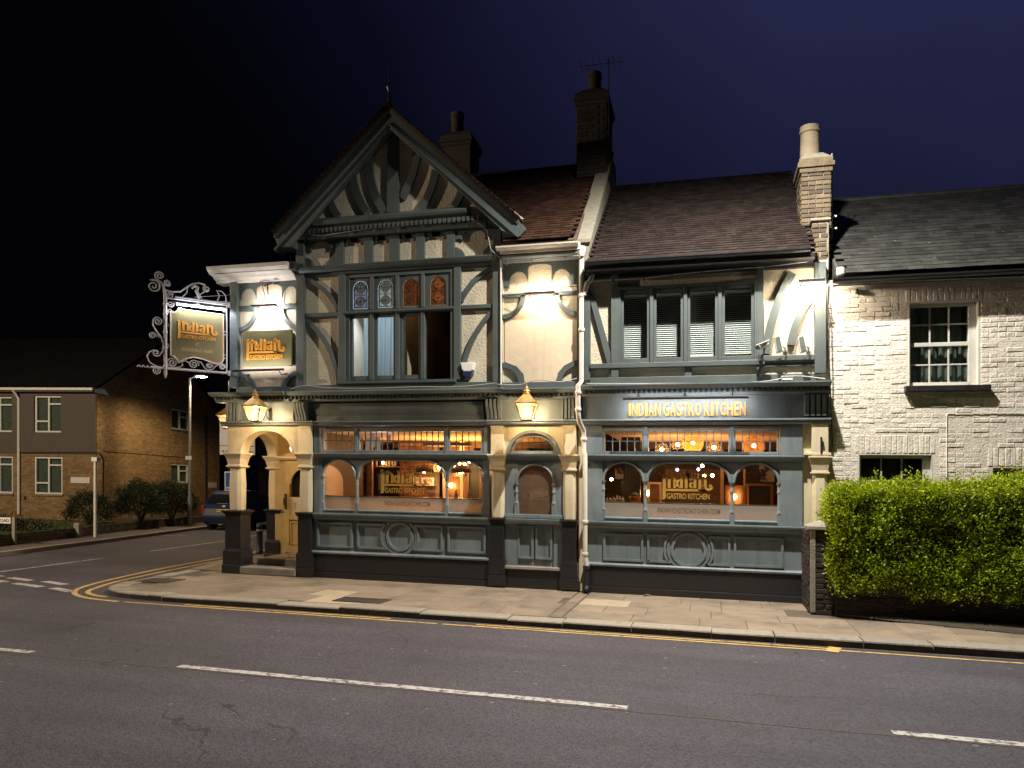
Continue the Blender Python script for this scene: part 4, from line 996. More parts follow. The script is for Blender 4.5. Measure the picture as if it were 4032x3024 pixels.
def shop_window(x0, x1, cols, jl, jr, text_x, logo_x, label, cream_hood=False):
    win = MB().xprof([(0.12, 2.232), (-0.02, 2.232), (-0.03, 2.262), (-0.07, 2.29), (-0.09, 2.305), (-0.09, 2.32), (0.02, 2.335), (0.12, 2.335)], x0 - 0.02, x1 + 0.02).build('shop_window', GREY, pub)
    win['label'] = label
    for a, b in ((x0, jl), (jr, x1)): MB().box(a, b, -0.005, 0.20, 1.2125, 2.231).box(a, b, -0.005, 0.20, 2.336, 2.83).build('jamb', GREY, win, 0.004)
    zt = 1.892
    # transom with ledge
    # arcade of arches between colonnettes
    c = [jl] + cols + [jr]; pts = [(jl, 2.232), (jr, 2.232), (jr, zt)]
    arches = []
    for a, b in reversed(list(zip(c[:-1], c[1:]))):
        a2, b2 = a + (0.032 if a != jl else 0.012), b - (0.032 if b != jr else 0.012)
        wide = b2 - a2 > 1.0; rz = 0.315; rx = 0.36 if wide else (b2 - a2) / 2
        pts.append((b2, zt)); A = []
        for k in range(0, 13): t = math.pi / 2 * k / 12; A.append((b2 - rx + rx * math.cos(t), zt + rz * math.sin(t)))
        for k in range(0, 13): t = math.pi / 2 * (1 + k / 12); A.append((a2 + rx + rx * math.cos(t), zt + rz * math.sin(t)))
        pts += A; arches.append(A)
    pts.append((jl, zt)); MB().poly(pts, 0.02, 0.075).build('arcade', GREY, win)
    for A in arches:                                   # roll along each arch
        L = [(x, 0.008, z) for x, z in A]
        MB().tube([(x, 0.012, z) for x, z in A], 0.022, 6).build('arch_moulding', GREY, win, smooth=True)
    for x in cols: colonnette(x, 1.21, zt, 0.03, win)
    colonnette(jl + 0.01, 1.21, zt, 0.03, win); colonnette(jr - 0.01, 1.21, zt, 0.03, win)
    # bottom rail
    for a, b in zip(c[:-1], c[1:]):
        MB().xprof([(0.09, 1.212), (0.01, 1.212), (0.01, 1.25), (-0.012, 1.256), (-0.012, 1.272), (0.045, 1.285), (0.09, 1.285)], a + 0.04, b - 0.04).build('bottom_rail', GREY, win)
        MB().box(a + 0.01, b - 0.01, 0.060, 0.064, 1.285, 2.22).build('pane', GLASS, win)
        MB().box(a + 0.012, b - 0.012, 0.0655, 0.0675, 1.286, 1.515).build('frosted_film', FROST, win)
        MB().box(a + 0.03, b - 0.03, 0.070, 0.16, 1.515, 1.535).build('inner_ledge', WOOD, win)
    # fanlight row
    zb, zf = 2.385, 2.725
    for i, (a, b) in enumerate(zip(c[:-1], c[1:])):
        a2, b2 = (a + 0.02 if i == 0 else a + 0.03), (b - 0.02 if i == len(c) - 2 else b - 0.03)
        f = MB(); f.box(a2, b2, 0.0, 0.07, 2.336, zb).box(a2, b2, 0.0, 0.07, zf, 2.775).box(a2, a2 + 0.025, 0.0, 0.07, zb, zf).box(b2 - 0.025, b2, 0.0, 0.07, zb, zf)
        f.build('fanlight_frame', GREY, win, 0.004)
        n = max(4, int((b2 - a2) / 0.112)); W_ = b2 - a2 - 0.05
        for k in range(1, n): x = a2 + 0.025 + W_ * k / n; MB().box(x - 0.0065, x + 0.0065, 0.025, 0.045, zb, zf).build('glazing_bar', BARMAT[0], win)
        MB().box(a2 + 0.025, b2 - 0.025, 0.026, 0.044, zb + 0.165, zb + 0.178).build('glazing_bar', BARMAT[0], win)
        MB().box(a2 + 0.025, b2 - 0.025, 0.033, 0.036, zb, zf).build('pane', GLASS, win)
    for x in cols: MB().box(x - 0.032, x + 0.032, -0.015, 0.07, 2.336, 2.80).build('mullion', GREY, win, 0.006)
    # lettering on the glass
    put = lambda u, v, d: (u, 0.0585 - d, v)
    m_ = MB(); lettering(m_, 'INDIANGASTROKITCHEN.COM', text_x[0], text_x[1], 1.375, 1.455, put, 0.0, 0.015); m_.build('web_lettering', BROWNLET, win)
    m_ = MB(); logo(m_, logo_x[0], logo_x[1], 1.60, 2.03, put, 0.0025); m_.build('gold_lettering', WINGOLD, win)
    # stall riser below
    sr = MB().box(x0 - 0.02, x1 + 0.02, 0.03, 0.20, 0.44, 1.12).build('stall_riser', GREY, pub)
    MB().xprof([(0.06, 1.09), (0.00, 1.09), (-0.02, 1.12), (-0.02, 1.135), (-0.07, 1.16), (-0.10, 1.185), (-0.10, 1.205), (0.06, 1.2115)], x0 - 0.03, x1 + 0.03).build('sill_moulding', GREY, sr)
    MB().xprof([(0.10, 0.44), (-0.01, 0.44), (-0.04, 0.455), (-0.045, 0.48), (-0.02, 0.50), (0.03, 0.51)], x0 - 0.02, x1 + 0.02).build('foot_moulding', GREY, sr)
    MB().box(x0 - 0.02, x1 + 0.02, -0.012, 0.20, 0.11, 0.438).build('plinth', GRANITE, pub, 0.01)
    MB().box(x0 - 0.02, x1 + 0.02, -0.045, 0.20, -0.06, 0.11).build('plinth', GRANITE, pub, 0.012)
    for zz in (0.398, 0.418): MB().box(x0 - 0.02, x1 + 0.02, -0.019, -0.012, zz, zz + 0.008).build('plinth_bead', GRANITE, pub)
    return win, sr
BARMAT = [LEAD]
def panel(sr, pts, y=0.03):                            # raised moulding round a panel outline
    n = len(pts)
    mb = MB()
    for i in range(n):
        a, b = Vector(pts[i]), Vector(pts[(i + 1) % n]); t = (b - a); t.normalize(); nn = Vector((-t.y, t.x)) * 0.018
        e = t * 0.009
        mb.poly([tuple(a - nn - e), tuple(b - nn + e), tuple(b + nn + e), tuple(a + nn - e)], y - 0.036 - 0.001 * (i % 2), y + 0.001)
    mb.build('panel_moulding', GREY, sr)
def roundel(sr, cx, cz, r0, r1):
    MB().arc(cx, cz, r1 - 0.035, r1, 0, 360, 0.004, 0.031, 40).build('ring_moulding', GREY, sr)
    MB().arc(cx, cz, r0 + 0.02, r1 - 0.035, 0, 360, 0.018, 0.031, 40).build('ring_band', GREY, sr)
    MB().arc(cx, cz, r0 - 0.025, r0 + 0.02, 0, 360, -0.006, 0.031, 40).build('ring_moulding', GREY, sr)
def arcpts(cx, cz, r, a0, a1, n=8): return [(cx + r * math.cos(R(a0 + (a1 - a0) * i / n)), cz + r * math.sin(R(a0 + (a1 - a0) * i / n))) for i in range(n + 1)]
win1, sr1 = shop_window(-7.13, -3.70, [-6.26, -4.50], -6.97, -3.81, (-5.72, -4.83), (-5.80, -4.92), 'first shop window from the corner, between porch and small door')
cx, cz, r1 = -5.40, 0.815, 0.335
panel(sr1, [(-7.05, 0.59), (-6.36, 0.59), (-6.36, 1.02), (-7.05, 1.02)]); panel(sr1, [(-4.46, 0.59), (-3.79, 0.59), (-3.79, 1.02), (-4.46, 1.02)])
panel(sr1, [(-6.23, 0.59)] + [(-5.66, 0.59)] + arcpts(cx, cz, 0.36, 219, 148)[0:] + [(-5.69, 1.02), (-6.23, 1.02)])
panel(sr1, [(-5.14, 0.59), (-4.59, 0.59), (-4.59, 1.02), (-5.11, 1.02)] + arcpts(cx, cz, 0.36, 32, -39))
roundel(sr1, cx, cz, 0.245, r1)
BARMAT[0] = GREY
win2, sr2 = shop_window(-1.99, 1.45, [-1.00, 0.385], -1.715, 1.115, (-0.80, 0.20), (-0.73, 0.06), 'right-hand shop window under the INDIAN GASTRO KITCHEN fascia')
cx, cz = -0.30, 0.77
panel(sr2, [(-1.68, 0.565), (-1.05, 0.565), (-1.05, 0.985), (-1.68, 0.985)]); panel(sr2, [(0.43, 0.555), (1.15, 0.555), (1.15, 1.0), (0.43, 1.0)])
panel(sr2, [(-0.95, 0.565), (-0.585, 0.565)] + arcpts(cx, cz, 0.385, 213, 146) + [(-0.63, 0.99), (-0.95, 0.99)])
panel(sr2, [(-0.01, 0.55), (0.34, 0.55), (0.34, 0.99), (0.03, 0.99)] + arcpts(cx, cz, 0.385, 33, -35))
roundel(sr2, cx, cz, 0.265, 0.35)
shell('end_wall', CREAM, (1.45, 1.83, 0.07, 0.25, 0.0, 2.87)); shell('end_ledge', CREAM, (1.46, 1.86, -0.08, 0.10, 2.335, 2.375), bevel=0.006)
shell('end_wall', CREAM, (-2.13, -2.0, 0.06, 0.25, 0.0, 2.87))
shell('frieze_hook', BLACKP, (1.70, 1.725, -0.10, -0.075, 2.36, 2.62), (1.715, 1.75, -0.11, -0.075, 2.50, 2.545))

# ---- small door between the windows
sd = shell('side_door', GREY, (-3.42, -3.20, 0.03, 0.20, 0.38, 2.232), (-2.56, -2.40, 0.03, 0.20, 0.38, 2.232), bevel=0.004)
arch_face(-3.43, -2.39, 2.83, -2.915, 0.46, 2.335, 0.0, 0.20, 0.86).build('door_arch_wall', CREAM, sd)
MB().arc(-2.915, 2.335, 0.415, 0.475, 0, 180, -0.015, 0.06, 24, 0.86).build('arch_moulding', GREY, sd)
MB().arc(-2.915, 2.345, 0.355, 0.40, 0, 180, 0.05, 0.09, 24, 0.80).build('fanlight_frame', GREY, sd)
MB().box(-3.33, -2.50, 0.03, 0.10, 2.335, 2.385).build('fanlight_frame', GREY, sd)
MB().poly(arcpts(-2.915, 2.385, 0.40, 0, 180, 20), 0.075, 0.079).map(lambda x, y, z: (x, y, 2.385 + (z - 2.385) * 0.82)).build('pane', GLASS, sd)
for i in range(-3, 4):
    x = -2.915 + i * 0.105; h = 0.36 * 0.80 * math.sqrt(max(0, 1 - (i * 0.105 / 0.37) ** 2))
    MB().box(x - 0.004, x + 0.004, 0.066, 0.086, 2.385, 2.385 + h).build('glazing_bar', LEAD, sd)
MB().box(-3.26, -2.57, 0.067, 0.085, 2.51, 2.518).build('glazing_bar', LEAD, sd)
MB().xprof([(0.10, 2.232), (0.0, 2.232), (-0.01, 2.27), (-0.06, 2.30), (-0.07, 2.33), (0.10, 2.336)], -3.43, -2.40).build('transom', GREY, sd)
arch_face(-3.20, -2.56, 2.232, -2.885, 0.318, 1.82, 0.045, 0.10).build('door_panel_arch', GREY, sd)
MB().tube([(x, 0.03, z) for x, z in arcpts(-2.885, 1.82, 0.33, 0, 180, 20)], 0.02, 6).build('arch_moulding', GREY, sd, smooth=True)
colonnette(-3.215, 1.28, 1.82, 0.035, sd); colonnette(-2.555, 1.28, 1.82, 0.035, sd)
MB().box(-3.20, -2.57, 0.070, 0.076, 1.28, 2.16).build('etched_glass', ETCHED, sd)
MB().box(-3.42, -2.40, -0.03, 0.15, 1.215, 1.285).build('sill_moulding', GREY, sd, 0.008)
m_ = MB(); logo(m_, -2.98, -2.62, 1.53, 1.72, lambda u, v, d: (u, 0.0685 - d, v), 0.001); m_.build('gold_lettering', BROWNLET, sd)
MB().xprof([(0.06, 1.10), (-0.03, 1.12), (-0.08, 1.16), (-0.09, 1.20), (0.06, 1.2145)], -3.42, -2.40).build('sill_moulding', GREY, sd)
MB().box(-3.20, -2.56, 0.06, 0.10, 0.386, 1.12).build('door_panel', GREY, sd)
panel(sd, [(-3.18, 0.53), (-2.93, 0.53), (-2.93, 1.07), (-3.18, 1.07)], 0.06); panel(sd, [(-2.86, 0.53), (-2.60, 0.53), (-2.60, 1.08), (-2.86, 1.08)], 0.06)
MB().box(-3.42, -2.40, -0.06, 0.12, 0.33, 0.385).build('door_sill', CONCRETE, sd, 0.01)
MB().box(-3.42, -2.40, -0.01, 0.14, -0.05, 0.325).build('door_plinth', GRANITE, pub, 0.01)

# ---- upper windows
uw = shell('oriel_window', TIMBER, (-6.47, -6.40, -0.01, 0.12, 3.66, 5.62), (-4.42, -4.345, -0.01, 0.12, 3.66, 5.62), (-6.40, -4.42, -0.01, 0.12, 5.56, 5.62), bevel=0.004)
MB().xprof([(0.12, 4.885), (-0.03, 4.885), (-0.06, 4.90), (-0.06, 4.93), (-0.02, 4.945), (0.12, 4.955)], -6.47, -4.35).build('transom', TIMBER, uw)
MB().xprof([(0.12, 3.585), (-0.07, 3.585), (-0.10, 3.60), (-0.10, 3.645), (0.12, 3.665)], -6.62, -4.30).build('window_sill', TIMBER, uw)
STAINED = []
for nm, c in (('lilac_glass', (0.33, 0.30, 0.36)), ('clear_leaded_glass', (0.50, 0.50, 0.44)), ('pale_leaded_glass', (0.62, 0.68, 0.64)), ('amber_glass', (0.75, 0.30, 0.05)), ('orange_glass', (0.42, 0.14, 0.03)), ('honey_glass', (0.85, 0.50, 0.16))):
    STAINED.append(film(nm, c, 0.75, 0.06))
LIL, CLR, PAL, AMB, ORA, HON = STAINED
xs = [-6.40, -5.945, -5.44, -4.945, -4.42]
for i in range(4):
    a, b = xs[i], xs[i + 1]
    if i: MB().box(a - 0.035, a + 0.035, -0.02, 0.10, 3.665, 4.885).build('mullion', TIMBER, uw, 0.008); MB().box(a - 0.03, a + 0.03, -0.02, 0.10, 4.956, 5.56).build('mullion', TIMBER, uw, 0.008)
    a2, b2 = a + (0.035 if i else 0), b - (0.035 if i < 3 else 0)
    # lower casement
    if i < 3:
        s_ = 0.055; zz0, zz1 = 3.67, 4.88
        MB().box(a2, b2, 0.02, 0.07, zz0, zz0 + 0.08).box(a2, b2, 0.02, 0.07, zz1 - 0.06, zz1).box(a2, a2 + s_, 0.02, 0.07, zz0 + 0.08, zz1 - 0.06).box(b2 - s_, b2, 0.02, 0.07, zz0 + 0.08, zz1 - 0.06).build('casement', TIMBER, uw, 0.004)
        g0, g1 = a2 + s_, b2 - s_
    else: g0, g1 = a2, b2
    MB().box(g0, g1, 0.045, 0.049, 3.68, 4.88).build('pane', GLASS, uw)
    # upper light: arched stained glass in a solid board
    cx = (a2 + b2) / 2; r = 0.155; zs = 5.355
    pts = [(a2, 5.56), (b2, 5.56), (b2, 4.956), (a2, 4.956)]
    A = arcpts(cx, zs, r, 0, 180, 14)
    bd = MB()
    bd.poly([(a2, 4.956), (cx - r, 4.956), (cx - r, zs)] + [p for p in reversed(A)][1:7] + [(cx, zs + r), (cx, 5.56), (a2, 5.56)], 0.02, 0.06)
    bd.poly([(b2, 4.956), (b2, 5.56), (cx, 5.56), (cx, zs + r)] + [p for p in reversed(A)][8:] + [(cx + r, zs), (cx + r, 4.956)], 0.02, 0.06)
    bd.box(cx - r, cx + r, 0.02, 0.06, 4.956, 4.985)
    bd.build('fanlight_board', TIMBER, uw)
    warm = i >= 2
    rim, field, disc, diam = ((PAL, LIL, CLR, PAL) if i == 0 else (PAL, CLR, CLR, PAL) if i == 1 else (HON, ORA, ORA, AMB) if i == 2 else (HON, ORA, AMB, HON))
    st_ = MB().poly([(cx + 0.12, 5.02), (cx + 0.12, zs)] + arcpts(cx, zs, 0.12, 0, 180, 14) + [(cx - 0.12, 5.02)], 0.042, 0.046).build('stained_pane', field, uw)
    # white margin strip
    rimb = MB().arc(cx, zs, 0.135, r, 0, 180, 0.036, 0.044, 16).box(cx - r, cx - 0.135, 0.036, 0.044, 4.985, zs).box(cx + 0.135, cx + r, 0.036, 0.044, 4.985, zs).box(cx - 0.135, cx + 0.135, 0.036, 0.044, 4.985, 5.005)
    rimb.build('margin_glass', rim, st_)
    MB().arc(cx, zs, 0.118, 0.135, 0, 180, 0.032, 0.044, 16).box(cx - 0.135, cx - 0.118, 0.032, 0.044, 5.005, zs).box(cx + 0.118, cx + 0.135, 0.032, 0.044, 5.005, zs).box(cx - 0.118, cx + 0.118, 0.032, 0.044, 5.005, 5.022).build('lead_came', LEAD, st_)
    for zc in (5.13, 5.37):
        MB().poly([(cx - 0.118, zc), (cx, zc - 0.115), (cx + 0.118, zc), (cx, zc + 0.115)], 0.038, 0.0415).build('diamond_glass', diam, st_)
        MB().poly(arcpts(cx, zc, 0.078, 0, 360, 20)[:-1], 0.034, 0.0375).build('disc_glass', disc, st_)
        l_ = MB().arc(cx, zc, 0.074, 0.081, 0, 360, 0.030, 0.0335, 20).box(cx - 0.078, cx + 0.078, 0.030, 0.0335, zc - 0.002, zc + 0.002).box(cx - 0.002, cx + 0.002, 0.030, 0.0335, zc - 0.078, zc + 0.078)
        for p, q in (((-0.118, 0), (0, -0.115)), ((0, -0.115), (0.118, 0)), ((0.118, 0), (0, 0.115)), ((0, 0.115), (-0.118, 0))): l_.beam((cx + p[0], 0.036, zc + p[1]), (cx + q[0], 0.036, zc + q[1]), 0.006, 0.004)
        l_.build('lead_came', LEAD, st_)
        MB().ball((cx, 0.03, zc), 0.014, 8, 5).build('glass_jewel', DARKMETAL, st_, smooth=True)
    MB().box(cx - 0.118, cx + 0.118, 0.036, 0.040, 5.237, 5.243).box(cx - 0.118, cx + 0.118, 0.036, 0.040, 5.257, 5.263).build('lead_came', LEAD, st_)
# casements of the right bay
rw = shell('casement_window', TIMBER, (-1.44, -1.405, -0.03, 0.12, 3.856, 5.13), (0.725, 0.76, -0.03, 0.12, 3.856, 5.13), (-1.405, 0.725, -0.03, 0.12, 5.09, 5.13), bevel=0.004)
xs = [-1.405, -0.895, -0.35, 0.195, 0.725]
for i in range(4):
    a, b = xs[i], xs[i + 1]
    if i: MB().box(a - 0.03, a + 0.03, -0.035, 0.10, 3.857, 5.089).build('mullion', TIMBER, rw, 0.008)
    a2, b2 = a + (0.032 if i else 0.002), b - (0.032 if i < 3 else 0.002); s_ = 0.045
    MB().box(a2, b2, 0.0, 0.05, 3.858, 3.935).box(a2, b2, 0.0, 0.05, 5.03, 5.088).box(a2, a2 + s_, 0.0, 0.05, 3.935, 5.03).box(b2 - s_, b2, 0.0, 0.05, 3.935, 5.03).build('casement', TIMBER, rw, 0.004)
    MB().box(a2 + s_, b2 - s_, 0.024, 0.028, 3.935, 5.03).build('pane', GLASS, rw)
    bl = thing('venetian_blind', ('white venetian blind in the leftmost casement over the right shop window', 'white venetian blind in the second casement from the drainpipe, right bay', 'white venetian blind with raised tilted bottom, third casement of right bay', 'white venetian blind hanging short of the sill, casement nearest the floodlights')[i], 'blind', ((a + b) / 2, 0.26, 5.03), 'blinds in the four casements of the right bay')
    z0 = (3.955, 3.965, 3.99, 4.015)[i]; tilt = (0.0, 0.0, 0.05, 0.03)[i]
    MB().box(a2 + s_ - 0.02, b2 - s_ + 0.02, 0.24, 0.28, 5.02, 5.06).build('head_rail', WHITE, bl)
    z = 5.0; n = 0
    while z > z0 + 0.02:
        k = tilt * max(0, (4.3 - z)) * 2
        MB().add([(a2 + s_ - 0.02, 0.246, z - 0.012), (b2 - s_ + 0.02, 0.246, z - 0.012 + k * 0.2), (b2 - s_ + 0.02, 0.268, z + 0.012 + k * 0.2), (a2 + s_ - 0.02, 0.268, z + 0.012)], [(0, 1, 2, 3)]).build('slat', BLIND, bl)
        z -= 0.034
    MB().box(a2 + s_ - .02, b2 - s_ + .02, 0.245, 0.27, z0 - 0.01, z0 + 0.012).build('bottom_rail', WHITE, bl)
# curtains behind the gable casements
def curtain(x0, x1, y, z0, z1, label, folds, lean=0.0, amp=0.035):
    n = 60; vs = []
    for j in range(9):
        z = z1 + (z0 - z1) * j / 8
        for i in range(n + 1):
            t = i / n; x = x0 + (x1 - x0) * t + lean * (j / 8) ** 2 * (0.3 + 0.7 * t)
            vs.append((x, y + amp * math.sin(t * folds * 6.28 + 0.5 * math.sin(t * 9) + j * 0.05), z))
    mb = MB().add(vs, [(j * (n + 1) + i, j * (n + 1) + i + 1, (j + 1) * (n + 1) + i + 1, (j + 1) * (n + 1) + i) for j in range(8) for i in range(n)])
    return one('curtain', mb, CURTAIN, label, 'curtain', 'pale curtains in the gable window', smooth=True)
curtain(-6.22, -5.97, 0.22, 3.70, 4.93, 'pale blue-lit curtain bunched in the left casement of the gable', 3)
curtain(-5.93, -5.42, 0.22, 3.70, 4.93, 'pale curtain hanging in folds in the second gable casement', 5, -0.03)
# ---- rooms behind the upper windows
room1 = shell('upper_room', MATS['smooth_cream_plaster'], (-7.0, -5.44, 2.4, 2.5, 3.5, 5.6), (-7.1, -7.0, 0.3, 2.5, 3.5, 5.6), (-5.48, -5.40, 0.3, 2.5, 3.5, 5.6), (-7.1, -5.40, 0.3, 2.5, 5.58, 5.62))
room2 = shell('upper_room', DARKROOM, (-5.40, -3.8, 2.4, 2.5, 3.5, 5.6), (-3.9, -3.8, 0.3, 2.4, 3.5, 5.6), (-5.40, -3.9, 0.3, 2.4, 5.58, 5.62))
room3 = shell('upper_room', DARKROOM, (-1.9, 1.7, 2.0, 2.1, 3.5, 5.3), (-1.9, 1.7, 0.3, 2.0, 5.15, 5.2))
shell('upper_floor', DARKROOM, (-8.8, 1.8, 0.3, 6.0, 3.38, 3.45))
# ---- roofs
def slope_base(x0, x1, y0, z0, y1, z1, m=BROWNTILE):
    mb = MB().xprof([(y0, z0), (y1, z1), (6.2, z1 - (6.2 - y1) * 0.75), (6.2, z0 - 0.2), (y0 + 0.3, z0 - 0.05)], x0, x1); return mb.build('roof', m, pub)
r1 = slope_base(-3.45, -2.14, -0.20, 5.92, 3.2, 8.60, DARKBRICK); slope_base(-5.3, -3.45, 0.55, 6.51, 3.2, 8.60, DARKBRICK)
tile_roof('roof_tile', r1, -5.2, -2.14, -0.25, 5.935, 4.35, 0.788, REDTILE, 0.165, 0.115, 0.016,
          ok=lambda x, t: x > -3.36 or (t > 1.0 and 5.935 + t * 0.618 > 6.15 + (-3.06 - x) * 0.91), limit=300)
r2 = slope_base(-1.95, 1.62, -0.20, 5.46, 2.95, 7.86, DARKBRICK)
tile_roof('roof_tile', r2, -1.93, 1.60, -0.30, 5.50, 4.10, 0.762, BROWNTILE, 0.165, 0.105, 0.014, limit=300)
# parapet between the two roofs
pw = MB().poly([(0, 0)] * 3, 0, 0) if False else MB()
pw.xprof([(0.05, 5.45), (0.05, 5.95), (0.30, 6.18), (3.2, 8.78), (3.9, 8.78), (3.9, 5.4)], -2.13, -1.95).build('parapet_wall', MORTAR, pub)
MB().xprof([(0.0, 5.93), (0.0, 5.99), (0.28, 6.24), (3.2, 8.86), (3.2, 8.79), (0.30, 6.19)], -2.17, -1.91).build('parapet_coping', MORTAR, pub)
# chimneys: middle one dark over the parapet, one behind the gable, the lit one by the white house
def chimney(x0, x1, y0, y1, z0, z1, m_b, m_m, pots, label, corb=True, bricks=True, limit=120, m_p=None):
    c = MB().box(x0 + 0.008, x1 - 0.008, y0 + 0.008, y1 - 0.008, z0, z1).build('chimney', m_m, pub); c['label'] = label
    if bricks:
        brick_wall('brick', c, (x0, y0, 0), (1, 0, 0), (0, -1, 0), x1 - x0, z0, z1 - 0.02, lambda u, z: True, m_b, limit=limit, rough=0.005)
        brick_wall('brick', c, (x0, y1, 0), (0, -1, 0), (-1, 0, 0), y1 - y0, z0, z1 - 0.02, lambda u, z: True, m_b, limit=limit // 2, rough=0.005)
        brick_wall('brick', c, (x1, y0, 0), (0, 1, 0), (1, 0, 0), y1 - y0, z0, z1 - 0.02, lambda u, z: True, m_b, limit=limit // 2, rough=0.005)
    if corb:
        for k, (e, za, zb) in enumerate(((0.03, z1, z1 + 0.075), (0.06, z1 + 0.08, z1 + 0.155), (0.035, z1 + 0.16, z1 + 0.235))):
            MB().box(x0 - e, x1 + e, y0 - e, y1 + e, za, zb).build('oversailing_course', m_b, c, 0.008)
        MB().add([(x0 - .02, y0 - .02, z1 + .236), (x1 + .02, y0 - .02, z1 + .236), (x1 + .02, y1 + .02, z1 + .236), (x0 - .02, y1 + .02, z1 + .236), (x0 + .1, y0 + .1, z1 + .36), (x1 - .1, y0 + .1, z1 + .36), (x1 - .1, y1 - .1, z1 + .36), (x0 + .1, y1 - .1, z1 + .36)],
                 [(4, 5, 6, 7), (0, 1, 5, 4), (1, 2, 6, 5), (2, 3, 7, 6), (3, 0, 4, 7)]).build('flaunching', m_m, c)
    for (px, py, pr, ph) in pots:
        MB().lathe([(pr * 1.05, 0), (pr * 1.05, 0.05), (pr, 0.07), (pr * 0.93, ph - 0.12), (pr * 1.06, ph - 0.10), (pr * 1.06, ph - 0.06), (pr, ph - 0.05), (pr * 1.02, ph), (pr * 0.8, ph), (pr * 0.75, ph - 0.2)], (px, py, z1 + (0.30 if corb else 0)), 14, cap=False).build('chimney_pot', m_p or CLAYPOT, c, smooth=True)
    return c
chimney(-2.55, -1.95, 2.3, 3.2, 8.0, 9.45, PIERBRICK, PIERBRICK, [(-2.25, 2.75, 0.14, 0.55)], 'dark brick chimney standing over the parapet between the roofs', limit=60, m_p=PIERBRICK)
chimney(-5.75, -5.10, 3.2, 3.9, 7.5, 9.35, PIERBRICK, PIERBRICK, [(-5.5, 3.5, 0.15, 0.55)], 'dark chimney behind the gable', bricks=False, m_p=PIERBRICK)
chR = chimney(1.49, 1.935, 0.50, 1.10, 5.35, 6.98, STOCKBRICK, MORTAR, [(1.655, 0.80, 0.155, 0.58)], 'lit yellow brick chimney beside the white house', limit=110)
low = MB().box(1.628, 1.872, 0.258, 0.50, 5.15, 6.10).build('party_wall_pier', MORTAR, pub)
brick_wall('brick', low, (1.62, 0.25, 0), (1, 0, 0), (0, -1, 0), 0.26, 5.16, 6.08, lambda u, z: True, STOCKBRICK, limit=60, rough=0.007)
MB().box(1.60, 1.90, 0.22, 0.52, 6.10, 6.14).build('coping_slab', CONCRETE, low, 0.01)
t = thing('tv_aerial', 'thin metal aerial pole with small bracket on the right side of the lit chimney', 'aerial', (1.98, 0.7, 6.0))
MB().tube([(1.985, 0.7, 5.95), (1.985, 0.7, 7.35)], 0.012, 6).build('pole', CABLE, t)
MB().box(1.93, 2.06, 0.69, 0.71, 6.10, 6.125).box(1.97, 2.0, 0.69, 0.71, 6.125, 6.32).box(1.985, 2.06, 0.69, 0.71, 6.30, 6.325).build('bracket', WHITE, t)
t = thing('tv_aerial', 'thin dark aerial on the middle chimney above the parapet', 'aerial', (-1.98, 2.3, 8.6))
MB().tube([(-1.9, 2.25, 8.6), (-1.9, 2.25, 10.3)], 0.012, 6).build('pole', DARKMETAL, t)
MB().tube([(-2.5, 2.25, 10.2), (-1.6, 2.25, 10.2)], 0.008, 5).build('boom', DARKMETAL, t)
for i in range(7): MB().tube([(-2.45 + .13 * i, 2.0, 10.2), (-2.45 + .13 * i, 2.5, 10.2)], 0.005, 4).build('element', DARKMETAL, t)
# ---- downpipes and gable pipe
def pipe(pts, r, m, name='downpipe', par=None):
    o = MB().tube(pts, r, 10).build(name, m, par or pub, smooth=True); return o
dp = pipe([(-2.06, -0.06, 5.78), (-2.06, -0.06, 3.56), (-2.06, -0.40, 3.44), (-2.06, -0.40, 3.0), (-2.05, -0.36, 2.86), (-2.01, -0.13, 2.72), (-2.01, -0.12, 2.40), (-1.985, -0.15, 2.30), (-1.985, -0.15, 0.62), (-1.96, -0.15, 0.50), (-1.955, -0.15, 0.44)], 0.042, PIPE)
for z, y in ((4.98, -0.06), (4.40, -0.06), (3.30, -0.40), (3.02, -0.40), (2.55, -0.125), (1.16, -0.15), (0.62, -0.15)):
    MB().lathe([(0.05, 0), (0.056, 0.01), (0.056, 0.05), (0.05, 0.06)], (-2.06 if z > 2.9 else -2.01 if z > 2.4 else -1.985, y, z), 12).build('collar', PIPE, dp, smooth=True)
MB().lathe([(0.05, 0.02), (0.05, 0.40), (0.065, 0.40), (0.065, 0.46)], (-1.955, -0.15, 0.0), 12).tube([(-1.955, -0.15, 0.10), (-1.955, -0.24, 0.04)], 0.052, 10).build('drain_shoe', BLACKP, dp, smooth=True)
MB().lathe([(0.05, 0), (0.08, 0.10), (0.085, 0.16)], (-2.06, -0.10, 5.66), 10).build('hopper', PIPE, dp, smooth=True)
pipe([(-1.86, 0.02, 5.42), (-1.92, -0.05, 5.25), (-1.96, -0.08, 5.20), (-2.02, -0.06, 5.02)], 0.045, PIPE)
pipe([(-3.47, -0.085, 5.70), (-3.465, -0.085, 3.52)], 0.014, PIPE, 'conduit')
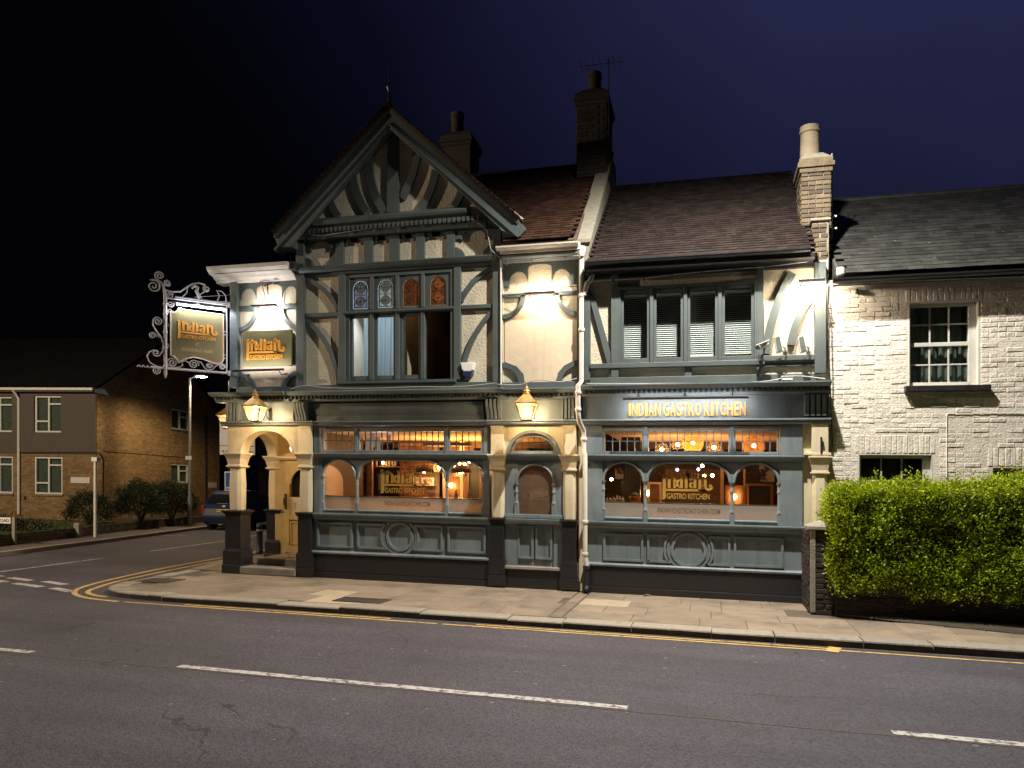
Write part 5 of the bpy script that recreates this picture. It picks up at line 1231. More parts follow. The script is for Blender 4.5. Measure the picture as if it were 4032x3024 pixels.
# ---- ground floor interior
shell('interior_floor', WOOD, (-7.10, 1.70, 0.2, 6.0, 0.15, 0.25)); shell('interior_floor', WOOD, (-8.85, -7.10, 1.95, 6.0, 0.15, 0.25)); shell('interior_ceiling', CEILING, (-7.10, 1.70, 0.2, 6.0, 2.74, 2.82)); shell('interior_ceiling', CEILING, (-8.85, -7.10, 1.95, 6.0, 2.74, 2.82))
shell('interior_wall', DARKROOM, (-7.12, -7.08, 0.2, 1.95, 0.2, 2.74)); shell('interior_wall', ROOMWALL, (1.66, 1.70, 0.25, 6.0, 0.2, 2.74)); shell('interior_wall', DARKROOM, (-2.45, -2.38, 0.2, 4.6, 0.2, 2.74))
shell('interior_wall', DARKROOM, (-8.85, 1.70, 4.6, 4.7, 0.2, 2.74)); shell('interior_wall', DARKROOM, (-8.85, -7.12, 1.91, 1.95, 0.2, 2.74))
# pale arched niche in the flank wall, seen through the first arch
nv = [(-7.074, y, z) for y, z in [(0.22, 1.2), (1.02, 1.2), (1.02, 1.78)] + [(0.40 + 0.62 * math.cos(R(k * 10)), 1.78 + 0.33 * math.sin(R(k * 10))) for k in range(1, 10)] + [(0.22, 2.11)]]
MB().add(nv + [(x + 0.01, y, z) for x, y, z in nv], [tuple(range(len(nv))), tuple(range(2 * len(nv) - 1, len(nv) - 1, -1))]).build('arched_niche', CEILING, pub)
# brick pier with dark joinery round it
ip = shell('interior_pier', DARKMORTAR, (-6.72, -5.86, 3.04, 3.3, 0.25, 2.74))
brick_wall('brick', ip, (-6.72, 3.04, 0), (1, 0, 0), (0, -1, 0), 0.86, 1.2, 2.72, lambda u, z: True, INBRICK, limit=140)
shell('partition', WOOD, (-5.86, -5.12, 3.52, 3.58, 0.25, 2.74)); shell('partition', ROOMWALL, (-5.12, -4.0, 4.0, 4.05, 0.25, 2.74))
for (x0, x1, y, z1, m) in ((-7.65, -7.48, 1.96, 2.74, WOOD), (-7.12, -7.0, 2.2, 2.74, WOOD), (-5.10, -5.03, 2.5, 2.74, CREAM), (-4.90, -4.64, 2.5, 2.35, BLACKP), (-1.60, -1.24, 1.8, 2.74, BLACKP), (-1.20, -1.14, 2.1, 2.74, WOOD), (0.26, 0.33, 3.6, 2.74, CEILING), (0.72, 0.76, 3.6, 2.2, CEILING), (-7.40, -7.22, 3.0, 2.0, BLACKP), (-1.95, -1.85, 1.2, 2.74, WOOD)):
    shell('interior_post', m, (x0, x1, y, y + 0.08, 0.25, z1))
shell('ceiling_track', BLACKP, (-5.65, -4.62, 1.75, 1.85, 2.56, 2.63)); shell('ceiling_beam', DARKROOM, (-7.0, 1.6, 3.3, 3.45, 2.60, 2.735))
MB().poly([(-2.3, 2.74), (-1.75, 2.74), (-1.10, 2.36), (-1.10, 2.20), (-2.3, 2.60)], 1.0, 1.08).build('stair_stringer', DARKROOM, pub)
def frame(x0, x1, y, z0, z1, m=WOOD, w=0.05, name='door_frame'):
    MB().box(x0, x0 + w, y - 0.05, y, z0, z1).box(x1 - w, x1, y - 0.05, y, z0, z1).box(x0 + w, x1 - w, y - 0.05, y, z1 - w, z1).build(name, m, pub)
for x0, x1, y, z1, m in ((-5.94, -5.68, 3.2, 2.1, CEILING), (-4.93, -4.60, 2.49, 2.40, WOOD), (-1.24, -0.94, 3.6, 1.90, CEILING), (0.78, 1.30, 3.6, 1.90, WOOD), (0.36, 0.72, 3.6, 1.86, WOOD)): frame(x0, x1, y, 0.25, z1, m)
shell('cupboard', WOOD, (-1.19, -0.99, 3.6, 3.68, 0.25, 1.85)); shell('cupboard', BLACKP, (0.83, 1.25, 3.62, 3.7, 0.25, 1.85)); shell('cupboard', ROOMWALL, (0.40, 0.70, 3.62, 3.7, 0.25, 1.82)); shell('counter', DARKROOM, (-0.9, 0.2, 3.0, 3.4, 0.25, 1.62))
shell('panelling', ROOMWALL, (-0.9, 0.26, 4.2, 4.25, 0.25, 2.2))
for (x0, x1, y, z) in ((-7.10, -6.55, 2.5, 2.13), (-7.10, -6.75, 3.2, 1.80), (-0.55, -0.02, 4.1, 1.98), (-0.55, -0.02, 4.1, 1.75), (-5.62, -5.20, 3.38, 1.95)):
    sh = shell('shelf', WOOD, (x0, x1, y, y + 0.12, z, z + 0.02)); x = x0 + 0.05
    while x < x1 - 0.03:
        h = random.uniform(0.14, 0.22); MB().lathe([(0.024, 0), (0.024, h * .6), (0.009, h * .78), (0.009, h)], (x, y + 0.05, z + 0.021), 8).build('shelf_bottle', random.choice((BRASS, CARGLASS, CLAYPOT, GREY, WINGOLD)), sh); x += random.uniform(0.06, 0.09)
for (x0, x1, y, z0, z1, m) in ((-7.02, -6.80, 2.6, 1.62, 1.98, NETDARK), (0.90, 1.16, 1.6, 1.92, 2.24, MURAL), (-1.68, -1.52, 1.5, 1.93, 2.26, MURAL)):
    p = shell('wall_picture', m, (x0, x1, y - 0.015, y, z0, z1)); MB().box(x0 - .03, x0, y - 0.03, y, z0 - .03, z1 + .03).box(x1, x1 + .03, y - 0.03, y, z0 - .03, z1 + .03).box(x0, x1, y - 0.03, y, z1, z1 + .03).box(x0, x1, y - 0.03, y, z0 - .03, z0).build('picture_frame', BLACKP, p)
# ================================================================== FITTINGS ON AND IN THE PUB
WARMGLOW = emitter('warm_bulb', (1.0, 0.62, 0.28), 60)
SOFTGLOW = emitter('soft_warm_bulb', (1.0, 0.45, 0.12), 25)
LEDWHITE = emitter('cool_led_strip', (0.86, 0.90, 1.0), 30)
STREETLED = emitter('street_led', (0.92, 1.0, 0.86), 60)
PHOSGLOW = emitter('blue_screen_glow', (0.30, 0.45, 1.0), 12)
# ---- brass wall lanterns
def lantern(x, y, ztop, label, wall=(0, 1), s=1.0, power=60):
    t = thing('wall_lantern', label, 'lantern', (x, y, ztop - 0.55 * s), 'brass lanterns on the pub walls')
    def sq(mb, w0, z0, w1, z1, cap=False):
        a, b = w0 / 2 * s, w1 / 2 * s; z0, z1 = ztop + z0 * s, ztop + z1 * s
        k = R(8); c_, s_ = math.cos(k), math.sin(k)
        def q(u, v, z): return (x + u * c_ - v * s_, y + u * s_ + v * c_, z)
        return mb.add([q(-a, -a, z0), q(a, -a, z0), q(a, a, z0), q(-a, a, z0), q(-b, -b, z1), q(b, -b, z1), q(b, b, z1), q(-b, b, z1)],
                      ([(0, 3, 2, 1), (4, 5, 6, 7)] if cap else []) + [(0, 1, 5, 4), (1, 2, 6, 5), (2, 3, 7, 6), (3, 0, 4, 7)])
    rf = sq(sq(sq(MB(), 0.37, -0.305, 0.37, -0.275, True), 0.345, -0.275, 0.13, -0.15, True), 0.13, -0.15, 0.10, -0.135, True)
    rf.build('lantern_roof', BRASS, t, 0.004)
    MB().lathe([(0.055 * s, -0.135 * s), (0.06 * s, -0.12 * s), (0.045 * s, -0.10 * s), (0.062 * s, -0.085 * s), (0.05 * s, -0.06 * s), (0.018 * s, -0.05 * s), (0.03 * s, -0.03 * s), (0.02 * s, -0.01 * s), (0.006 * s, 0.0), (0.012 * s, 0.02 * s), (0.002, 0.035 * s)], (x, y, ztop), 12).build('finial', BRASS, t, smooth=True)
    g = sq(MB(), 0.155, -0.555, 0.33, -0.306); g.build('lantern_glass', LANTERNGLASS, t)
    f = MB(); k = R(8); c_, s_ = math.cos(k), math.sin(k)
    for u, v in ((-1, -1), (1, -1), (1, 1), (-1, 1)):
        p = [(x + (u * a * c_ - v * a * s_) * s, y + (u * a * s_ + v * a * c_) * s, ztop + z * s) for a, z in ((0.080, -0.56), (0.168, -0.305))]
        f.tube(p, 0.009 * s, 6)
    f.build('corner_bar', DARKMETAL, t)
    sq(MB(), 0.17, -0.575, 0.17, -0.556, True).build('lantern_base', DARKMETAL, t)
    MB().ball((x, y, ztop - 0.385 * s), 0.034 * s, 10, 6).build('bulb', WARMGLOW, t, smooth=True)
    wx, wy = x + wall[0] * 0.50, y + wall[1] * 0.50
    b = MB()
    if wall[1]:
        b.box(x - 0.03 + 0.0, x + 0.03, wy - 0.03, wy, ztop - 0.54 * s, ztop - 0.28 * s)
        b.tube([(x, wy - 0.02, ztop - 0.33 * s), (x, (y + wy) / 2 + 0.08, ztop - 0.30 * s), (x, y + 0.17 * s, ztop - 0.30 * s)], 0.013, 8)
        b.tube([(x, wy - 0.02, ztop - 0.52 * s), (x, wy - 0.12, ztop - 0.46 * s), (x, wy - 0.17, ztop - 0.36 * s), (x, wy - 0.25, ztop - 0.32 * s)], 0.011, 8)
    else:
        b.box(wx - 0.03, wx, y - 0.03, y + 0.03, ztop - 0.54 * s, ztop - 0.28 * s)
        b.tube([(wx - 0.02, y, ztop - 0.33 * s), (x + 0.17 * s, y, ztop - 0.30 * s)], 0.013, 8)
    b.build('wall_bracket', DARKMETAL, t)
    lamp('lantern_light', 'POINT', (x, y, ztop - 0.40 * s), power, (1.0, 0.72, 0.38), 0.05)
    return t
lantern(-8.03, -0.52, 3.44, 'brass lantern over the corner porch arch', power=85)
lantern(-2.90, -0.53, 3.43, 'brass lantern above the small arched door', power=85)
lantern(-9.62, 0.90, 3.42, 'brass lantern on the side road flank, half hidden by the corner', wall=(1, 0), power=40)
t = thing('porch_lamp', 'small glowing glass lantern inside the porch by the right pillar', 'lamp', (-7.74, 0.30, 2.35))
MB().lathe([(0.045, 0.0), (0.065, 0.05), (0.062, 0.10)], (-7.74, 0.30, 2.36), 10).build('lamp_glass', emitter('porch_glass', (1.0, 0.75, 0.45), 14), t, smooth=True)
MB().lathe([(0.07, 0.10), (0.03, 0.15), (0.012, 0.17)], (-7.74, 0.30, 2.36), 10).tube([(-7.74, 0.30, 2.52), (-7.74, 0.30, 2.58), (-7.45, 0.22, 2.58)], 0.008, 6).build('lamp_cap', DARKMETAL, t)
lamp('porch_light', 'POINT', (-7.85, 0.55, 2.42), 22, (1.0, 0.66, 0.30), 0.06)
# ---- wash lights: slim bars held off the wall, lit above and below
def wash(x0, x1, z, y, label, up, down, col=(1.0, 0.86, 0.68), vis=True):
    t = thing('wall_wash_light', label, 'wall light', ((x0 + x1) / 2, y, z), 'slim light bars washing the plaster')
    MB().box(x0, x1, y - 0.035, y + 0.035, z - 0.018, z + 0.018).build('housing', DARKMETAL, t, 0.004)
    MB().box(x0 + 0.02, x1 - 0.02, y - 0.02, y + 0.02, z + 0.0185, z + 0.0225).build('led_strip', emitter('wash_led', col, 3.0), t)
    for x in (x0 + 0.06, x1 - 0.06): MB().box(x - 0.012, x + 0.012, y + 0.0355, 0.10, z - 0.01, z + 0.01).build('wall_arm', DARKMETAL, t)
    if up: lamp('wash_up', 'AREA', ((x0 + x1) / 2, y, z + 0.03), up, col, x1 - x0, rot=(125, 0, 0), sy=0.05)
    if down: lamp('wash_down', 'AREA', ((x0 + x1) / 2, y, z - 0.03), down, col, x1 - x0, rot=(40, 0, 0), sy=0.05)
wash(-3.03, -2.50, 5.07, -0.14, 'slim light bar washing the plaster over the small door', 13, 13, (1.0, 0.80, 0.58))
wash(-8.36, -7.84, 5.10, -0.14, 'slim light bar on the corner bay above the square olive sign', 9, 24, (1.0, 0.95, 0.92))
wash(1.36, 1.74, 5.02, -0.26, 'slim light bar at the top right corner beside the white house', 7, 55, (1.0, 0.84, 0.64))
# sign light bars
def bar_light(x0, x1, z, y, label, power, aim, m=DARKMETAL, n=3, yw=-0.02, dz=0.0):
    t = thing('sign_light_bar', label, 'sign light', ((x0 + x1) / 2, y, z), 'black trough lights for the signs')
    MB().tube([(x0, y, z), (x1, y, z)], 0.024, 10).build('trough', m, t)
    for i in range(n):
        x = x0 + (x1 - x0) * (0.12 + 0.76 * i / max(1, n - 1))
        MB().tube([(x, y, z + 0.02), (x, (y + yw) / 2, z + dz + (0.06 if dz >= 0 else -0.02)), (x, yw, z + dz + 0.02)], 0.009, 6).lathe([(0.035, 0), (0.035, 0.018)], (x, yw + 0.01, z + dz + 0.01), 10).build('arm', m, t)
    MB().box(x0 + 0.03, x1 - 0.03, y + 0.0235, y + 0.0265, z - 0.012, z + 0.004).build('led_strip', emitter('trough_led', (0.86, 0.90, 1.0), 4.0), t)
    lamp('sign_light', 'AREA', ((x0 + x1) / 2, y + (0 if aim == 'up' else 0.01), z + (0.04 if aim == 'up' else -0.06)), power, (1.0, 0.97, 0.95), x1 - x0, rot=((150, 0, 0) if aim == 'up' else (55, 0, 0)), sy=(0.04 if aim == 'up' else 0.16))
bar_light(-1.33, 0.62, 3.225, -0.36, 'black trough light over the INDIAN GASTRO KITCHEN letters', 16, 'down', yw=-0.02, dz=0.03)
bar_light(-8.72, -7.63, 3.87, -0.22, 'dark trough light under the square olive sign', 7, 'up', n=2, yw=0.06, dz=-0.06)
# ---- signs
t = thing('square_sign', 'square olive sign with raised orange INDIAN GASTRO KITCHEN letters on the corner bay', 'sign', (-8.09, 0.02, 3.96))
MB().box(-8.62, -7.57, -0.06, -0.01, 3.965, 4.645).build('sign_board', OLIVE, t, 0.004)
MB().box(-8.60, -7.59, -0.0095, 0.074, 4.0, 4.1).box(-8.60, -7.59, -0.0095, 0.074, 4.5, 4.6).build('sign_batten', GREY, t)
m_ = MB(); logo(m_, -8.525, -7.72, 4.09, 4.49, lambda u, v, d: (u, -0.061 - d, v), 0.025); m_.build('raised_letters', GOLD, t)
t = thing('fascia_letters', 'raised gold INDIAN GASTRO KITCHEN letters along the right shop fascia', 'lettering', (-0.34, -0.01, 2.96))
for w_, a, b in (('INDIAN', -1.27, -0.745), ('GASTRO', -0.70, -0.10), ('KITCHEN', -0.055, 0.595)):
    n = len(w_); xs_ = []; wts = {'I': 0.45, 'N': 1.0, 'D': 1.0, 'A': 1.0, 'G': 1.0, 'S': 0.95, 'T': 0.85, 'R': 1.0, 'O': 1.0, 'K': 1.0, 'C': 0.95, 'H': 1.0, 'E': 0.85}
    tot = sum(wts[c] for c in w_) + 0.16 * (n - 1); k = (b - a) / tot; x = a
    for c in w_:
        lm = MB(); lettering(lm, c, x, x + wts[c] * k, 2.965, 3.185, lambda u, v, d: (u, -0.0105 - d, v), 0.035, 0.02)
        lm.build('letter', GOLD, t); x += (wts[c] + 0.16) * k
# ---- hanging sign in its wrought iron frame, set diagonally off the corner
Q = math.sqrt(0.5)
def hs(u, w, z): return (-8.95 - Q * u + Q * w * 1.0, -0.02 - Q * u - Q * w * 1.0, z)   # u out from the corner, w towards the street
hang = thing('hanging_sign', 'olive hanging sign AT KINGSFIELD ARMS in a scrolled iron frame off the corner', 'hanging sign', (-9.7, -0.77, 3.85))
def iron(name, pts, r=0.014, n=6): return MB().tube([hs(*p) for p in pts], r, n).build(name, IRON, hang, smooth=True)
def spiral(cu, cz, r0, turns, a0, s=1, n=26, r1=0.012, w=0.0):
    return [(cu + (r0 + (r1 - r0) * i / n) * math.cos(R(a0) + s * turns * 6.283 * i / n), w, cz + (r0 + (r1 - r0) * i / n) * math.sin(R(a0) + s * turns * 6.283 * i / n)) for i in range(n + 1)]
MB().tube([hs(1.115, 0, 3.74), hs(1.115, 0, 5.10), hs(1.125, 0, 5.25), hs(1.16, 0, 5.38), hs(1.21, 0, 5.45)], [0.030, 0.030, 0.028, 0.024, 0.018], 10).build('frame_post', IRON, hang, smooth=True)
for z in (5.02, 4.83, 4.50, 4.20, 3.86): MB().lathe([(0.038, 0), (0.042, 0.02), (0.038, 0.04)], hs(1.115, 0, z), 10).build('post_collar', IRON, hang, smooth=True)
MB().lathe([(0.002, -0.10), (0.028, -0.04), (0.03, 0.0)], hs(1.115, 0, 3.76), 10).build('post_tip', IRON, hang, smooth=True)
iron('frame_bar', [(1.34, 0, 3.848), (-0.02, 0, 3.853)], 0.024, 8); iron('frame_bar', [(1.10, 0, 5.16), (-0.03, 0, 5.17)], 0.018, 8); iron('frame_bar', [(0.04, 0, 3.86), (0.04, 0, 5.16)], 0.014, 8)
iron('spike', [(1.34 + 0.012 * i, 0.016 * math.sin(i * 1.05), 3.848 + 0.016 * math.cos(i * 1.05)) for i in range(22)], 0.012)
# head scrolls
iron('scroll', [(1.21, 0, 5.45)] + spiral(1.315, 5.345, 0.125, 1.9, 60)); iron('scroll', [(1.20, 0, 5.44), (1.26, 0, 5.48)] + spiral(1.215, 5.555, 0.085, 1.8, -70)); iron('scroll', [(1.17, 0, 5.38)] + spiral(1.085, 5.44, 0.062, 1.7, 200))
iron('crest', [(1.12, 0, 5.30), (1.0, 0, 5.285), (0.86, 0, 5.31), (0.76, 0, 5.40), (0.66, 0, 5.48), (0.54, 0, 5.52), (0.43, 0, 5.50)] + spiral(0.405, 5.43, 0.065, 1.6, 70, -1), 0.015)
iron('crest', spiral(1.03, 5.21, 0.065, 1.6, 150, -1) + [], 0.010)
iron('crest', [(0.74, 0, 5.40), (0.75, 0, 5.30), (0.84, 0, 5.20)], 0.010); iron('crest', [(0.42, 0, 5.39), (0.52, 0, 5.30), (0.47, 0, 5.18)], 0.011)
MB().tube([hs(0.66, 0, 5.40), hs(0.62, 0, 5.455), hs(0.56, 0, 5.43), hs(0.58, 0, 5.36), hs(0.54, 0, 5.27), hs(0.53, 0, 5.19)], [0.012, 0.034, 0.03, 0.034, 0.03, 0.012], 8).build('swan_scroll', IRON, hang, smooth=True)
iron('crest', [(0.22, 0, 5.20), (0.17, 0, 5.33), (0.22, 0, 5.42), (0.13, 0, 5.42), (0.06, 0, 5.35), (0.04, 0, 5.18)], 0.011)
# side scrolls
iron('scroll', spiral(1.245, 4.70, 0.085, 1.8, -20, 1)[::-1] + [(1.33, 0, 4.63), (1.27, 0, 4.52), (1.19, 0, 4.42), (1.155, 0, 4.30), (1.16, 0, 4.17), (1.20, 0, 4.11)] + spiral(1.27, 4.12, 0.07, 1.3, 200, 1))
iron('scroll', spiral(1.335, 4.43, 0.065, 1.8, 200, -1)[::-1] + [(1.26, 0, 4.45), (1.20, 0, 4.40)], 0.012)
iron('scroll', [(1.30, 0, 4.17), (1.39, 0, 4.12), (1.42, 0, 4.03), (1.38, 0, 3.93), (1.28, 0, 3.875), (1.20, 0, 3.86)], 0.013); iron('scroll', spiral(1.27, 3.79, 0.075, 1.9, 90, 1), 0.012)
for z in (4.66, 4.28): iron('ring', spiral(1.065, z, 0.035, 1.4, 180, 1, 16), 0.009)
for z in (4.62, 4.17): iron('ring', spiral(0.075, z, 0.035, 1.0, 0, 1, 16, 0.03), 0.009)
iron('scroll', spiral(1.03, 5.05, 0.06, 1.5, 150), 0.010); iron('scroll', spiral(1.04, 4.92, 0.05, 1.5, 170), 0.010); iron('scroll', spiral(0.55, 5.09, 0.04, 1.3, 0), 0.008); iron('scroll', spiral(0.09, 5.06, 0.05, 1.5, 0), 0.010)
for (cu, r0, a0, s_) in ((1.0, 0.09, -20, 1), (0.63, 0.09, 190, -1), (0.35, 0.06, 190, -1), (0.12, 0.06, 190, -1)): iron('bottom_scroll', spiral(cu, 3.965, r0, 1.9, a0, s_), 0.012)
iron('bottom_scroll', [(1.085, 0, 3.93), (1.0, 0, 3.875), (0.88, 0, 3.885), (0.82, 0, 3.93), (0.84, 0, 4.0), (0.77, 0, 4.02), (0.70, 0, 3.98)], 0.012); iron('bottom_scroll', [(0.60, 0, 4.03), (0.50, 0, 4.02), (0.44, 0, 3.92), (0.38, 0, 3.88), (0.30, 0, 3.90), (0.24, 0, 3.97), (0.15, 0, 4.02), (0.07, 0, 3.98)], 0.012)
# board
bp = [(1.035, 4.885), (0.965, 4.90), (0.915, 4.945), (0.885, 5.0), (0.865, 5.0), (0.80, 4.975), (0.099, 4.972), (0.099, 4.10), (0.135, 4.03), (0.20, 4.005), (0.29, 4.015), (0.46, 4.075), (0.64, 4.095), (0.80, 4.04), (0.89, 3.965), (0.93, 4.03), (0.97, 4.07), (1.035, 4.085)]
board = MB().add([hs(u, -0.02, z) for u, z in bp] + [hs(u, 0.02, z) for u, z in bp], [tuple(range(18)), tuple(range(35, 17, -1))] + [(i, i + 18, (i + 1) % 18 + 18, (i + 1) % 18) for i in range(18)]).build('sign_board', OLIVE, hang)
cu_, cz_ = 0.565, 4.51
edge = [(cu_ + (u - cu_) * 0.965, cz_ + (z - cz_) * 0.965) for u, z in bp]
MB().tube([hs(u, 0.021, z) for u, z in bp + bp[:1]], 0.010, 6).build('board_edge', IRON, board)
MB().tube([hs(u, 0.020, z) for u, z in edge + edge[:1]], 0.006, 6).build('gold_line', GOLD, board)
put = lambda u, v, d: hs(-u, 0.021 + d, v)
m_ = MB(); logo(m_, -0.915, -0.225, 4.43, 4.77, put, 0.016); m_.build('raised_letters', GOLD, board)
m_ = MB(); lettering(m_, 'AT', -0.61, -0.535, 4.315, 4.372, put, 0.002, 0.02); lettering(m_, 'KINGSFIELD ARMS', -0.835, -0.30, 4.20, 4.262, put, 0.002, 0.02); m_.build('faded_letters', FADEDGOLD, board)
MB().tube([hs(1.0, -0.03, 5.10), hs(0.02, -0.03, 5.11)], 0.03, 8).build('lamp_trough', BLACKP, hang)
MB().tube([hs(0.96, 0.07, 5.185), hs(0.0, 0.07, 5.19)], 0.016, 8).build('lamp_hood', IRON, hang)
MB().tube([hs(0.93, 0.05, 5.055), hs(0.52, 0.05, 5.058)], 0.017, 8).tube([hs(0.50, 0.05, 5.058), hs(0.10, 0.05, 5.062)], 0.017, 8).build('led_tube', LEDWHITE, hang)
lamp('hanging_sign_light', 'AREA', hs(0.52, 0.10, 5.06), 14, (0.90, 0.92, 1.0), 0.85, rot=(25, 0, 45), sy=0.05)
iron('stay', [(0.62, 0, 5.24), (-0.02, -0.15, 5.40), (-0.14, -0.14, 5.50)], 0.005); iron('stay', [(0.45, 0, 5.20), (-0.03, 0, 5.24)], 0.005)
for z in (3.85, 5.17): MB().box(-8.95, -8.91, -0.06, 0.04, z - 0.05, z + 0.05).build('wall_fixing', IRON, hang, 0.006)
# ---- festoon bulbs and cables along the eaves
def festoon(pts, bulbs, label, drop=0.05):
    t = thing('festoon_string', label, 'string lights', pts[0], 'strings of unlit festoon bulbs')
    MB().tube(pts, 0.007, 5).build('cable', CABLE, t)
    for (x, y, z) in bulbs:
        b = MB().lathe([(0.012, 0.03), (0.014, 0.0)], (x, y, z), 8).build('bulb_holder', DARKMETAL, t)
        MB().ball((x, y, z - 0.028), 0.026, 10, 6).build('bulb', LANTERNGLASS, t, smooth=True)
bl_ = [(-6.86, 6.31), (-6.29, 6.35), (-5.83, 6.375), (-5.35, 6.36), (-4.90, 6.40), (-4.42, 6.41), (-3.95, 6.40)]
festoon([(-7.1, -0.15, 6.36)] + [(x, -0.15, z + 0.02) for x, z in bl_] + [(-3.70, -0.15, 6.2), (-3.63, -0.15, 5.86), (-3.40, -0.15, 5.64)], [(x, -0.15, z) for x, z in bl_] + [(-3.63, -0.15, 5.84)], 'string of clear bulbs under the gable collar')
bl_ = [(-3.35, 5.62), (-2.91, 5.63), (-2.32, 5.63)]
festoon([(-3.45, -0.15, 5.64), (-2.10, -0.15, 5.66)], [(x, -0.15, z) for x, z in bl_], 'short string of bulbs under the gutter over the small door')
bl_ = [(-1.52, 5.20), (-1.02, 5.20), (-0.56, 5.235), (-0.10, 5.255), (0.40, 5.27), (0.90, 5.28)]
festoon([(-2.0, -0.15, 5.22)] + [(x, -0.15, z + 0.02) for x, z in bl_] + [(1.5, -0.15, 5.34)], [(x, -0.15, z) for x, z in bl_], 'string of bulbs under the eaves above the right casements')
def cable(pts, label, r=0.009, m=CABLE): return one('cable', MB().tube(smooth3(pts), r, 5), m, label, 'cable')
def smooth3(pts, n=5):
    res = []; P_ = [Vector(p) for p in pts]
    for i in range(len(P_) - 1):
        p0, p1, p2, p3 = P_[max(i - 1, 0)], P_[i], P_[i + 1], P_[min(i + 2, len(P_) - 1)]
        for k in range(n):
            t = k / n; res.append(0.5 * ((2 * p1) + (-p0 + p2) * t + (2 * p0 - 5 * p1 + 4 * p2 - p3) * t * t + (-p0 + 3 * p1 - 3 * p2 + p3) * t ** 3))
    return res + [P_[-1]]
cable([(-7.5, -0.2, 3.50), (-7.2, -0.2, 3.56), (-6.7, -0.22, 3.51), (-5.9, -0.2, 3.49), (-5.0, -0.2, 3.50), (-4.2, -0.2, 3.49), (-3.5, -0.22, 3.54)], 'grey cable lying loose on the cornice ledge under the gable window')
cable([(-3.5, -0.2, 3.52), (-3.1, -0.22, 3.50), (-2.8, -0.2, 3.58), (-2.4, -0.2, 3.54), (-2.12, -0.15, 3.60)], 'looped grey cable on the cornice ledge above the small door lantern')
cable([(-1.95, -0.2, 3.50), (-0.5, -0.22, 3.475), (0.8, -0.2, 3.48), (1.3, -0.2, 3.56), (1.75, -0.25, 3.50)], 'grey cable along the cornice ledge under the right casements')
cable([(-3.46, 0.0, 5.08), (-3.05, -0.1, 5.09), (-2.85, -0.16, 5.13), (-2.75, -0.16, 5.11), (-2.66, -0.16, 5.14), (-2.12, -0.02, 5.18)], 'thin dark cable crossing the plaster by the wash light over the small door', 0.006, BLACKP)
cable([(1.80, -0.06, 5.0), (1.82, -0.05, 4.4), (1.84, -0.04, 3.7), (1.86, 0.0, 3.3), (1.90, 0.07, 2.4)], 'dark cable hanging down the corner between pub and white house', 0.010, DARKMETAL)
cable([(-8.25, 0.02, 5.55), (-8.15, 0.0, 5.25), (-8.05, -0.08, 5.12)], 'dark cable dropping from the corner bay eaves to its light bar', 0.008, BLACKP)
# ---- alarm box, CCTV camera, floodlights
t = thing('alarm_box', 'white alarm box with navy lower half at the gable bay right foot', 'alarm box', (-4.08, -0.03, 3.66))
al = [(-4.21, 3.93), (-3.95, 3.93), (-3.985, 3.80), (-4.02, 3.77), (-4.14, 3.77), (-4.18, 3.80)]
MB().poly(al, -0.09, 0.035).build('cover', WHITE, t, 0.012)
MB().poly([(-4.175, 3.797), (-4.14, 3.768), (-4.02, 3.768), (-3.99, 3.797), (-4.01, 3.70), (-4.06, 3.665), (-4.10, 3.665), (-4.15, 3.70)], -0.085, 0.035).build('lower_cover', NAVY, t, 0.01)
t = thing('security_camera', 'white bullet security camera on a bracket at the right casement sill', 'security camera', (0.83, -0.3, 4.0))
MB().tube([(0.755, -0.36, 3.995), (0.90, -0.24, 4.06)], 0.045, 12).build('camera_body', WHITE, t, smooth=True)
MB().box(0.73, 0.92, -0.40, -0.20, 4.055, 4.068).map(lambda x, y, z: (x, y, z + (x - 0.83) * 0.4)).build('sun_shield', WHITE, t)
MB().tube([(0.752, -0.363, 3.994), (0.742, -0.372, 3.990)], 0.036, 12).build('lens', CARGLASS, t)
MB().tube([(0.85, -0.28, 3.99), (0.86, -0.22, 3.92), (0.82, -0.03, 3.88)], 0.014, 8).lathe([(0.035, -0.05), (0.035, 0.05)], (0.82, -0.05, 3.88), 10).build('bracket', DARKMETAL, t)
MB().tube(smooth3([(0.90, -0.24, 4.05), (0.86, -0.1, 3.95), (0.80, -0.05, 3.70), (0.83, -0.08, 3.52), (0.95, -0.2, 3.49)]), 0.008, 6).build('camera_cable', BLACKP, t)
for (x, z, lb) in ((1.085, 4.04, 'white tilted floodlight nearer the casement on the right bay'), (1.43, 4.03, 'white tilted floodlight nearer the white house corner post')):
    t = thing('floodlight', lb, 'floodlight', (x, -0.2, z), 'two floodlights on the right bay')
    h = MB().add([(x - .045, -0.31, z - .13), (x + .05, -0.31, z - .10), (x + .05, -0.19, z - .10), (x - .045, -0.19, z - .13), (x - .08, -0.29, z + .12), (x + .0, -0.29, z + .15), (x + .0, -0.19, z + .15), (x - .08, -0.19, z + .12)],
                 [(0, 3, 2, 1), (4, 5, 6, 7), (0, 1, 5, 4), (1, 2, 6, 5), (2, 3, 7, 6), (3, 0, 4, 7)])
    h.build('lamp_housing', WHITE, t, 0.008)
    MB().add([(x - .040, -0.312, z - .118), (x + .040, -0.312, z - .092), (x - .003, -0.293, z + .138), (x - .072, -0.293, z + .112)], [(0, 1, 2, 3)]).map(lambda a, b, c: (a, b - 0.004, c)).build('lens', NETDARK, t)
    MB().tube([(x + 0.02, -0.19, z), (x + 0.10, -0.10, z - 0.02), (x + 0.10, 0.02, z - 0.02)], 0.012, 8).box(x + .07, x + .13, -0.02, 0.03, z - .06, z + .06).build('bracket', IRON, t)
t = thing('junction_box', 'small white box lying on the cornice ledge under the right floodlights', 'junction box', (1.2, -0.2, 3.48))
